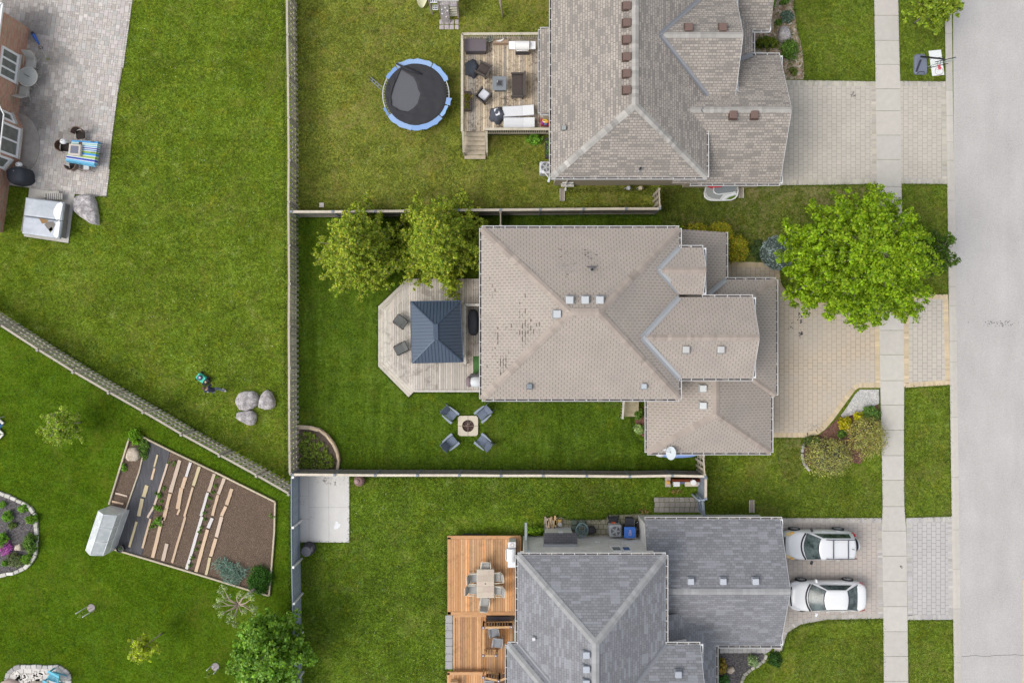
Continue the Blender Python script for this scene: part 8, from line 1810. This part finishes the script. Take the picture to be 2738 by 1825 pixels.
        for u in (.82 if not suv else .78, L-.92 if not suv else L-.78):
            m = MB(); m.col=(.02,.02,.022); rr_=.33 if not suv else .35; yo = s*(hw0-.02); m.tube([(X(u), s*(hw0-.22), rr_),(X(u), s*(hw0+.035), rr_)], rr_, 24); w_ = m.ob('wheel', m_colm, r)
            m = MB(); m.col=(.33,.34,.35); m.tube([(X(u), s*(hw0+.02), rr_),(X(u), s*(hw0+.045), rr_)], rr_*.68, 20); m.col=(.04,.04,.04)
            for k_ in range(5): a_=k_*1.2566+.3; m.beam((X(u)+.06*math.cos(a_), s*(hw0+.048), rr_+.06*math.sin(a_)),(X(u)+rr_*.6*math.cos(a_+.3), s*(hw0+.048), rr_+rr_*.6*math.sin(a_+.3)), .035, .006)
            m.ob('rim', m_col, w_)
    m = MB(); m.col=(.02,.02,.03)
    gp_ = [(X(.0)-.004+.0, 0)]
    for i in range(7):
        t = (i/6*2-1)*(.56 if suv else .62); u = np.interp(abs(t)*1.0, [0,.60,.74,.86], [0,.0,.06,.18]); 
        q = (X(u+.05+(.0 if suv else .10*abs(t))), t*hw0, fz(u+.07)+.0)
        if i: m.beam(prev, q, .07, .05)
        prev = q
    m.ob('grille', m_colm, r)
    m = MB(); m.col=(.025,.025,.03)   # cowl under the windscreen
    cw = [B0[i].lerp(B0[i]+Vector((-.10,0,0)), 1) for i in range(nf)]
    for p, q in zip(cw, cw[1:]): m.beam((p.x, p.y, fz(p.x+L/2)+.004-.006), (q.x, q.y, fz(q.x+L/2)+.004-.006), .09, .02)
    m.ob('cowl', m_colm, r)
    r.location = (cx, cy, .012); return r
mp1 = carpaint('silver_white_paint', (.66,.67,.68)); mp2 = carpaint('white_paint', (.74,.74,.74))
sh = [(0,.62),(.06,.80),(.18,.90),(.42,.97),(.9,1.03),(1.15,1.06),(1.9,1.08),(3.7,1.08),(4.05,1.06),(4.14,.98),(4.2,.72)]
car('silver white upright car with roof rails and a rear spare wheel', 18.33, -12.15, 4.2, 1.74, sh, (1.05,1.78,3.95,4.12), 1.68, 1.06, .60, mp1, True)
sh2 = [(0,.52),(.06,.66),(.18,.74),(.42,.81),(.9,.90),(1.2,.93),(2,.95),(3.6,.98),(4.1,.99),(4.35,.97),(4.5,.90),(4.55,.62)]
car('white sedan parked below the upright car with roof rails', 18.88, -15.24, 4.55, 1.80, sh2, (1.0,1.82,3.22,4.08), 1.43, .94, .56, mp2, False)
# ---------------- mower and person ----------------
def skin(name, V, E, Rr, mat, parent, rootv=0, sub=1, smooth=True):
    me = bpy.data.meshes.new(name); me.from_pydata([tuple(v) for v in V], E, []); me.materials.append(mat)
    o = bpy.data.objects.new(name, me); _link(o, parent); md = o.modifiers.new('skin', 'SKIN'); md.use_smooth_shade = smooth
    if not me.skin_vertices: raise RuntimeError('no skin layer')
    for i, rr in enumerate(Rr): me.skin_vertices[0].data[i].radius = (rr, rr) if not isinstance(rr, tuple) else rr
    me.skin_vertices[0].data[rootv].use_root = True
    s = o.modifiers.new('sub', 'SUBSURF'); s.levels = s.render_levels = sub; return o
def G(px, py, z): v = W(px, py, 0); return Vector((v.x, v.y, z))   # ground pixel position raised to z
def flat(name, c, rough=.8, var=.15, sc_=12):
    t = NT(name); n = t.noise(t.coord('O'), sc_, 4); return t.fin(t.ramp(n, [(.35, tuple(x*(1-var) for x in c)), (.65, tuple(x*(1+var) for x in c))]), rough, n, .2, .01, vc=False)
m_skin = flat('skin', (.56,.34,.24), .6, .05); m_navy = flat('navy_shirt', (.03,.035,.075)); m_jean = flat('grey_jeans', (.19,.22,.33)); m_hair = plain('brown_hair', (.10,.055,.03), .7, .3, 20); m_shoe = plain('white_shoes', (.6,.6,.6), .6, .1)
mo = G(543,1010,0); hd_ = math.atan2((G(543,1010,0)-G(578,1036,0)).y, (G(543,1010,0)-G(578,1036,0)).x); f3 = Vector((math.cos(hd_), math.sin(hd_), 0)); s3 = Vector((-f3.y, f3.x, 0))  # forward, left
pel = G(586,1040,.92); 
hipL, hipR = pel+s3*.085-Vector((0,0,.13)), pel-s3*.085-Vector((0,0,.13))
ftL = G(556,1046,.08); ftR = G(603,1044,.10)
ches = pel+f3*.12+Vector((0,0,.36)); nck = pel+f3*.20+Vector((0,0,.55)); hdp = pel+f3*.30+Vector((0,0,.70)); hdt = hdp+Vector((0,0,.09))+f3*.012
shL, shR = nck+s3*.18-Vector((0,0,.06)), nck-s3*.18-Vector((0,0,.06))
hnL, hnR = mo-f3*.92+s3*.22+Vector((0,0,.98)), mo-f3*.92-s3*.22+Vector((0,0,.98))
elL, elR = shL.lerp(hnL, .5)+s3*.12-Vector((0,0,.10)), shR.lerp(hnR, .5)-s3*.12-Vector((0,0,.10))
knL, knR = hipL.lerp(ftL, .5)+f3*.14, hipR.lerp(ftR, .5)+f3*.12
anL, anR = ftL+Vector((0,0,.02)), ftR+Vector((0,0,.04))
per = T('person', 'person in a dark navy shirt and grey jeans walking behind the green mower', 'person', (pel.x, pel.y, 0))
V = [pel+Vector((0,0,.03)), ches, nck, hdp, hdt, shL, elL, hnL, shR, elR, hnR, hipL, knL, anL, hipR, knR, anR, anL+f3*.16-Vector((0,0,.04)), anR+f3*.15-Vector((0,0,.06))]
E = [(0,1),(1,2),(2,3),(3,4),(2,5),(5,6),(6,7),(2,8),(8,9),(9,10),(0,11),(11,12),(12,13),(0,14),(14,15),(15,16),(13,17),(16,18)]
Rr = [.095,.118,.050,.094,.112,.055,.042,.028,.055,.042,.028,.085,.058,.040,.085,.058,.040,.035,.035]
for hb_, el_, sg in ((7, elL, 1), (10, elR, -1)):    # five fingers each, curled round the handle bar
    hp = V[hb_]; fd = (hp-el_).normalized(); pi_ = len(V); V.append(hp+fd*.06); E.append((hb_, pi_)); Rr.append(.026)
    for q, (of, ln) in enumerate(((-.033,.060),(-.011,.070),(.011,.066),(.033,.052))):
        b_ = hp+fd*.085+s3*of; i0 = len(V); V += [b_, b_+fd*ln*.45-Vector((0,0,.012)), b_+fd*ln*.55-Vector((0,0,.045))]; E += [(pi_, i0), (i0, i0+1), (i0+1, i0+2)]; Rr += [.009,.0085,.008]
    i0 = len(V); V += [hp+fd*.03-s3*sg*.035, hp+fd*.065-s3*sg*.045-Vector((0,0,.02))]; E += [(hb_, i0), (i0, i0+1)]; Rr += [.011,.009]
skin('body', V, E, Rr, m_skin, per, sub=2)
skin('shirt', [pel-Vector((0,0,.15)), ches, nck-Vector((0,0,.03)), shL, shL.lerp(elL,.75), shR, shR.lerp(elR,.75)], [(0,1),(1,2),(2,3),(3,4),(2,5),(5,6)], [.165,.165,.082,.078,.062,.078,.062], m_navy, per)
skin('trousers', [pel+Vector((0,0,.07)), hipL, knL, anL+Vector((0,0,.05)), hipR, knR, anR+Vector((0,0,.05))], [(0,1),(1,2),(2,3),(0,4),(4,5),(5,6)], [.128,.105,.078,.060,.105,.078,.060], m_jean, per)
m = MB(); m.blob(hdt+Vector((0,0,.012))-f3*.022, (.112,.110,.108), .10, 3, 3, 18, 12, -.45); m.ob('hair', m_hair, per)
for a_ in (anL, anR):
    m = MB(); m.col = (1,1,1); c_ = a_+f3*.06-Vector((0,0,.045)); m.rbox(c_, (.28,.11,.09), .045, hd_); m.ob('shoe', m_shoe, per)
m = MB(); 
for sg in (-1, 1): m.blob(hdp+f3*.092+s3*sg*.032+Vector((0,0,.035)), (.010,.012,.010), 0, 1, 1, 8, 6, -1)
m.col = (1,1,1); m.ob('eye', m_hair, per)
m = MB(); m.blob(hdp+f3*.098+Vector((0,0,.015)), (.018,.014,.022), 0, 1, 1, 8, 6, -1); m.ob('nose', m_skin, per)
m = MB(); m.blob(hdp+f3*.086-Vector((0,0,.03)), (.008,.025,.007), 0, 1, 1, 8, 6, -1); m.ob('mouth', plain('lips', (.35,.13,.11)), per)
for sg in (-1, 1): m = MB(); m.blob(hdp+s3*sg*.088+Vector((0,0,.03)), (.018,.012,.03), 0, 1, 1, 8, 6, -1); m.ob('ear', m_skin, per)
mw = T('lawn_mower', 'green and black lawn mower being pushed across the left lawn', 'lawn mower', (mo.x, mo.y, 0)); a_ = hd_
def lc(x, y, z): p = mo+f3*x+s3*y; return (p.x, p.y, z)
m = MB(); m.col = (.02,.36,.24); m.rbox(lc(0,0,.24), (.66,.50,.20), .12, a_); m.ob('deck_body', m_col, mw)
m = MB(); m.col = (.04,.50,.36); m.rbox(lc(.27,0,.30), (.12,.40,.12), .04, a_); m.rbox(lc(-.12,0,.355), (.30,.42,.03), .08, a_); m.ob('cowling', m_col, mw)
m = MB(); m.col = (.06,.07,.12); m.rbox(lc(.06,0,.42), (.30,.30,.16), .08, a_); m.col = (.45,.42,.55); m.rbox(lc(.04,-.03,.51), (.14,.12,.03), .03, a_); m.ob('engine', m_col, mw)
m = MB(); m.col = (.03,.03,.035); m.rbox(lc(-.42,0,.26), (.26,.46,.24), .06, a_); m.ob('rear_flap', m_colm, mw)
m = MB(); m.col = (.45,.42,.20); m.box(lc(-.40,.02,.385), (.12,.12,.01), a_); m.ob('tag', m_colm, mw)
for x_ in (.26,-.34):
    for sg in (-1, 1): m = MB(); m.col = (.02,.02,.02); rr_ = .11 if x_ > 0 else .14; m.tube([lc(x_,sg*.25,rr_), lc(x_,sg*.32,rr_)], rr_, 14); m.ob('wheel', m_colm, mw)
m = MB(); m.col = (.03,.03,.035)
for sg in (-1, 1): m.tube([lc(-.42,sg*.22,.22), lc(-.94,sg*.24,.96)], .014, 6)
m.tube([lc(-.94,-.24,.97), lc(-.94,.24,.97)], .014, 6); m.tube([lc(-.66,-.23,.57), lc(-.66,.23,.57)], .012, 6); m.ob('handle', m_colm, mw)
mw.scale = (.9,.9,.9)
# ---------------- tidy ----------------
for o in list(bpy.data.objects):
    if o.get('category') and not o.get('label'): print('NO LABEL', o.name)

# ---------------- grass blades: along every edge and scattered over the lawns ----------------
rng = np.random.default_rng(77)
def bladeset(P, L, cols, lean=.9):
    n = len(P); a = rng.random(n)*6.28318; d = np.stack([np.cos(a)*lean, np.sin(a)*lean, rng.uniform(.25,.8,n)], 1); L = L[:, None]*rng.uniform(.6,1.3,(n,1))
    sd = np.stack([-np.sin(a), np.cos(a), 0*a], 1)*rng.uniform(.008,.019,(n,1)); m_ = d*L*.55; m_[:, 2] *= 1.15
    return np.stack([P-sd, P+sd, P+m_+sd*.8, P+d*L, P+m_-sd*.8], 1), np.clip(pickcol(cols, n, rng, .22), .004, .9)
def edgepts(pts, dens, spread):
    out = []
    for a, b in zip(pts, pts[1:]):
        A_, B_ = W(*a), W(*b); n = int((B_-A_).length*dens)
        if n < 1: continue
        t = rng.random(n)[:, None]; p = np.array(A_)[None]*(1-t)+np.array(B_)[None]*t; p[:, :2] += rng.normal(size=(n, 2))*spread*(.5+rng.random((n,1))); p[:, 2] = 0; out.append(p)
    return np.concatenate(out)
gcol = lambda b: [tuple(x*k for x in b) for k in (.7,1.0,1.3,1.7)]+[(b[0]*1.7,b[1]*1.35,b[2]*1.5+.01)]
sets = []
Ey = lambda pts, base, dens=70, sp=.035, L=.07: sets.append((edgepts(pts, dens, sp), L, gcol(base)))
cL, cBL, cA_, cB_, cC_, cF_ = (.088,.142,.012),(.064,.122,.008),(.132,.162,.024),(.054,.108,.009),(.086,.142,.012),(.090,.138,.014)
Ey([(355,-20),(342,80),(330,170),(315,255),(300,370),(293,440),(285,526),(251,525),(202,520)], cL, 90); Ey([(80,503),(27,497)], cL); Ey([(201,519),(184,650),(65,632),(80,503)], cL)
Ey([(792,-20),(793,400),(793,574)], cA_, 110, .05, .12); Ey([(794,590),(796,900),(797,1140)], cB_, 110, .05, .11); Ey([(758,-20),(762,600),(764,1280)], cL, 70, .05, .10)
Ey([(0,848),(102,900),(340,1043),(510,1138),(680,1254),(775,1303)], cL, 110, .05, .12); Ey([(0,872),(292,1052),(588,1222),(770,1322)], cBL, 70, .05, .1)
Ey([(800,580),(1338,577),(1764,575)], cB_, 100, .06, .12); Ey([(800,560),(1440,556),(1764,552)], cA_, 70, .05, .1); Ey([(905,1256),(1340,1257),(1870,1258)], cB_, 110, .05, .1); Ey([(935,1276),(1452,1276),(1870,1276)], cC_, 100, .05, .1)
Ey([(934,1272),(934,1449),(800,1449)], cC_, 110, .04, .08); Ey([(797,1450),(798,1825)], cC_, 90, .05, .1); Ey([(800,1300),(800,1448)], cC_, 60, .03, .08); Ey([(775,1330),(776,1825)], cBL, 90, .05, .1)
for i in range(len(gp)): Ey([gp[i], gp[(i+1) % len(gp)]], cBL, 110, .05, .09)
Ey([(0,1314),(61,1340),(92,1364),(102,1388),(103,1480),(86,1506),(50,1530),(0,1541)], cBL, 100, .04, .09); Ey([(15,1825),(15,1810),(24,1790),(56,1775),(160,1776),(190,1800),(191,1825)], cBL, 90, .04, .07)
Ey(arc, cB_, 100, .05, .09); Ey([(1091,742),(1011,819),(1011,979),(1092,1061),(1108,1047),(1282,1047)], cB_, 110, .05, .1); Ey([(1225,1118),(1225,1158)], cB_); Ey([(1232,1111),(1270,1111),(1278,1118),(1278,1158),(1270,1164),(1232,1164)], cB_, 80, .03, .07)
Ey([(1235,95),(1235,420),(1300,425),(1303,360),(1470,360)], cA_, 110, .05, .12); Ey([(1232,90),(1438,89)], cA_, 90); Ey([(1196,1432),(1392,1434)], cC_, 90, .05, .1); Ey([(1192,1436),(1192,1825)], cC_, 110, .05, .1)
Ey([(1490,508),(1640,509),(1850,510)], cA_, 110, .09, .12); Ey([(1454,1383),(1500,1379),(1520,1388),(1620,1386),(1625,1374),(1715,1370)], cC_, 110, .05, .1); Ey([(1747,1330),(1870,1330)], cC_, 100, .04, .08); Ey([(1747,1330),(1747,1372)], cC_, 100, .04, .08)
for x_ in (1762,1775.5,1789,1802.5,1816,1829.5,1843,1856.5): Ey([(x_,1330),(x_,1370)], cC_, 22, .02, .05)
for y_ in (1342,1355.5): Ey([(1750,y_),(1870,y_)], cC_, 22, .02, .05)
for yy in ((-20,214),(494,785),(1030,1382),(1657,1840)):
    ys = np.linspace(yy[0], yy[1], 6); Ey([(swx(y)[1]+.5, y) for y in ys], cF_, 90, .03, .07); Ey([(roadx(y)-21, y) for y in ys], cF_, 90, .03, .07)
for yy in ((-20,214),(494,540),(1050,1382),(1653,1840)):
    ys = np.linspace(yy[0], yy[1], 6); Ey([(swx(y)[0]-.5, y) for y in ys], cF_, 90, .03, .07)
Ey([(2148,214),(2342,216)], cF_, 110, .05); Ey([(2406,216),(2527,217)], cF_, 110, .05); Ey([(2090,497),(2345,493)], cF_, 110, .05); Ey([(2409,493),(2533,494)], cF_, 110, .05)
Ey([(2415,785),(2534,785)], cF_); Ey([(2417,1038),(2541,1030)], cF_, 110, .05); Ey([(2423,1382),(2546,1378)], cF_, 100, .05); Ey([(2427,1658),(2549,1657)], cF_, 110, .05); Ey([(2095,1382),(2357,1383)], cF_, 110, .05)
Ey([(2361,1655),(2210,1658),(2140,1671),(2107,1693),(2090,1742)], cF_, 130, .06, .09); Ey([(2070,1171),(2143,1171)], cF_); Ey(curveT[4:], cF_, 100, .04); Ey([(2122,0),(2131,80),(2147,150),(2150,205)], cF_, 100, .05, .09); Ey([(1760,575),(1810,590),(1840,600)], cF_, 90, .1, .1)
Ey([(1690,1075),(1690,1165),(1712,1180),(1725,1190)], cB_, 90, .06, .1); Ey([(1290,1075),(1660,1075)], cB_, 60, .06, .08); Ey([(1730,1218),(1860,1220)], cB_, 70, .06, .08)
def scatter(x0, y0, x1, y1, n, base, L, inside=None, clump=.5):
    px = rng.uniform(x0, x1, n); py = rng.uniform(y0, y1, n)
    k = max(1, n//60); cx_, cy_ = rng.uniform(x0, x1, k), rng.uniform(y0, y1, k); j_ = rng.integers(0, k, n); m_ = rng.random(n) < clump
    px[m_] = cx_[j_[m_]]+rng.normal(size=m_.sum())*14; py[m_] = cy_[j_[m_]]+rng.normal(size=m_.sum())*14
    ok = (px > x0) & (px < x1) & (py > y0) & (py < y1)
    if inside is not None: ok &= inside(px, py)
    px, py = px[ok], py[ok]; sets.append((np.stack([(px-CX)/S, (CY-py)/S, 0*px], 1), L, gcol(base)))
diag = lambda x: np.interp(x, [0,102,340,510,680,775], [846,900,1043,1138,1254,1301])
scatter(0, 0, 762, 1300, 26000, cL, .10, lambda x, y: (x > np.interp(y, [0,170,526,540], [357,332,287,100])) & ((y > 540) | (x > 290)) & (y < diag(x)) & ~((x < 205) & (y < 660)))
scatter(0, 880, 762, 1825, 9000, cBL, .07, lambda x, y: (y > diag(x)+34) & ~((x > 245) & (x < 745) & (y > 1150) & (y < 1595)) & ~((x < 105) & (y > 1310) & (y < 1545)) & ~((x < 195) & (y > 1772)))
scatter(797, 0, 1466, 560, 13000, cA_, .09, lambda x, y: ~((x > 1230) & (y > 85) & (y < 430)) & (np.hypot(x-1112, y-253) > 60)); scatter(797, 590, 1280, 1255, 6000, cB_, .08, lambda x, y: ~((x > 1008) & (y > 740) & (y < 1064)) & ~((x < 912) & (y > 1135))); scatter(1280, 1080, 1690, 1255, 2500, cB_, .08)
scatter(936, 1280, 1190, 1825, 9000, cC_, .10); scatter(1190, 1280, 1740, 1378, 3500, cC_, .10); scatter(802, 1455, 936, 1825, 2500, cC_, .10)
scatter(2150, 0, 2334, 210, 3000, cF_, .08); scatter(2420, 1040, 2540, 1380, 2500, cF_, .08); scatter(1895, 1270, 2355, 1378, 4500, cF_, .08); scatter(2125, 1700, 2358, 1825, 2500, cF_, .08); scatter(1775, 515, 2090, 600, 3000, cF_, .08); scatter(2410, 500, 2530, 780, 1800, cF_, .08); scatter(2408, 0, 2525, 212, 1500, cF_, .08); scatter(2430, 1662, 2548, 1825, 1200, cF_, .08)
VV, CC_ = zip(*[bladeset(p, np.full(len(p), l), c) for p, l, c in sets if len(p)])
leafmesh('grass', m_leaf, None, np.concatenate(VV), np.concatenate(CC_), kind='stuff')
n = 420; px = rng.uniform(300, 760, n); py = rng.uniform(0, 1200, n); ok = py < diag(px)-10; px, py = px[ok], py[ok]; px2, py2 = rng.uniform(940,1190,160), rng.uniform(1290,1825,160); px, py = np.r_[px, px2], np.r_[py, py2]
P = np.stack([(px-CX)/S, (CY-py)/S, 0*px+.07], 1); N = np.zeros_like(P); N[:, 2] = 1
leafmesh('dandelions', m_leaf, None, leafquads(P, N+rng.normal(size=N.shape)*.1, .045, rng), pickcol([(.75,.62,.05),(.70,.70,.60),(.72,.66,.2)], len(P), rng), kind='stuff')
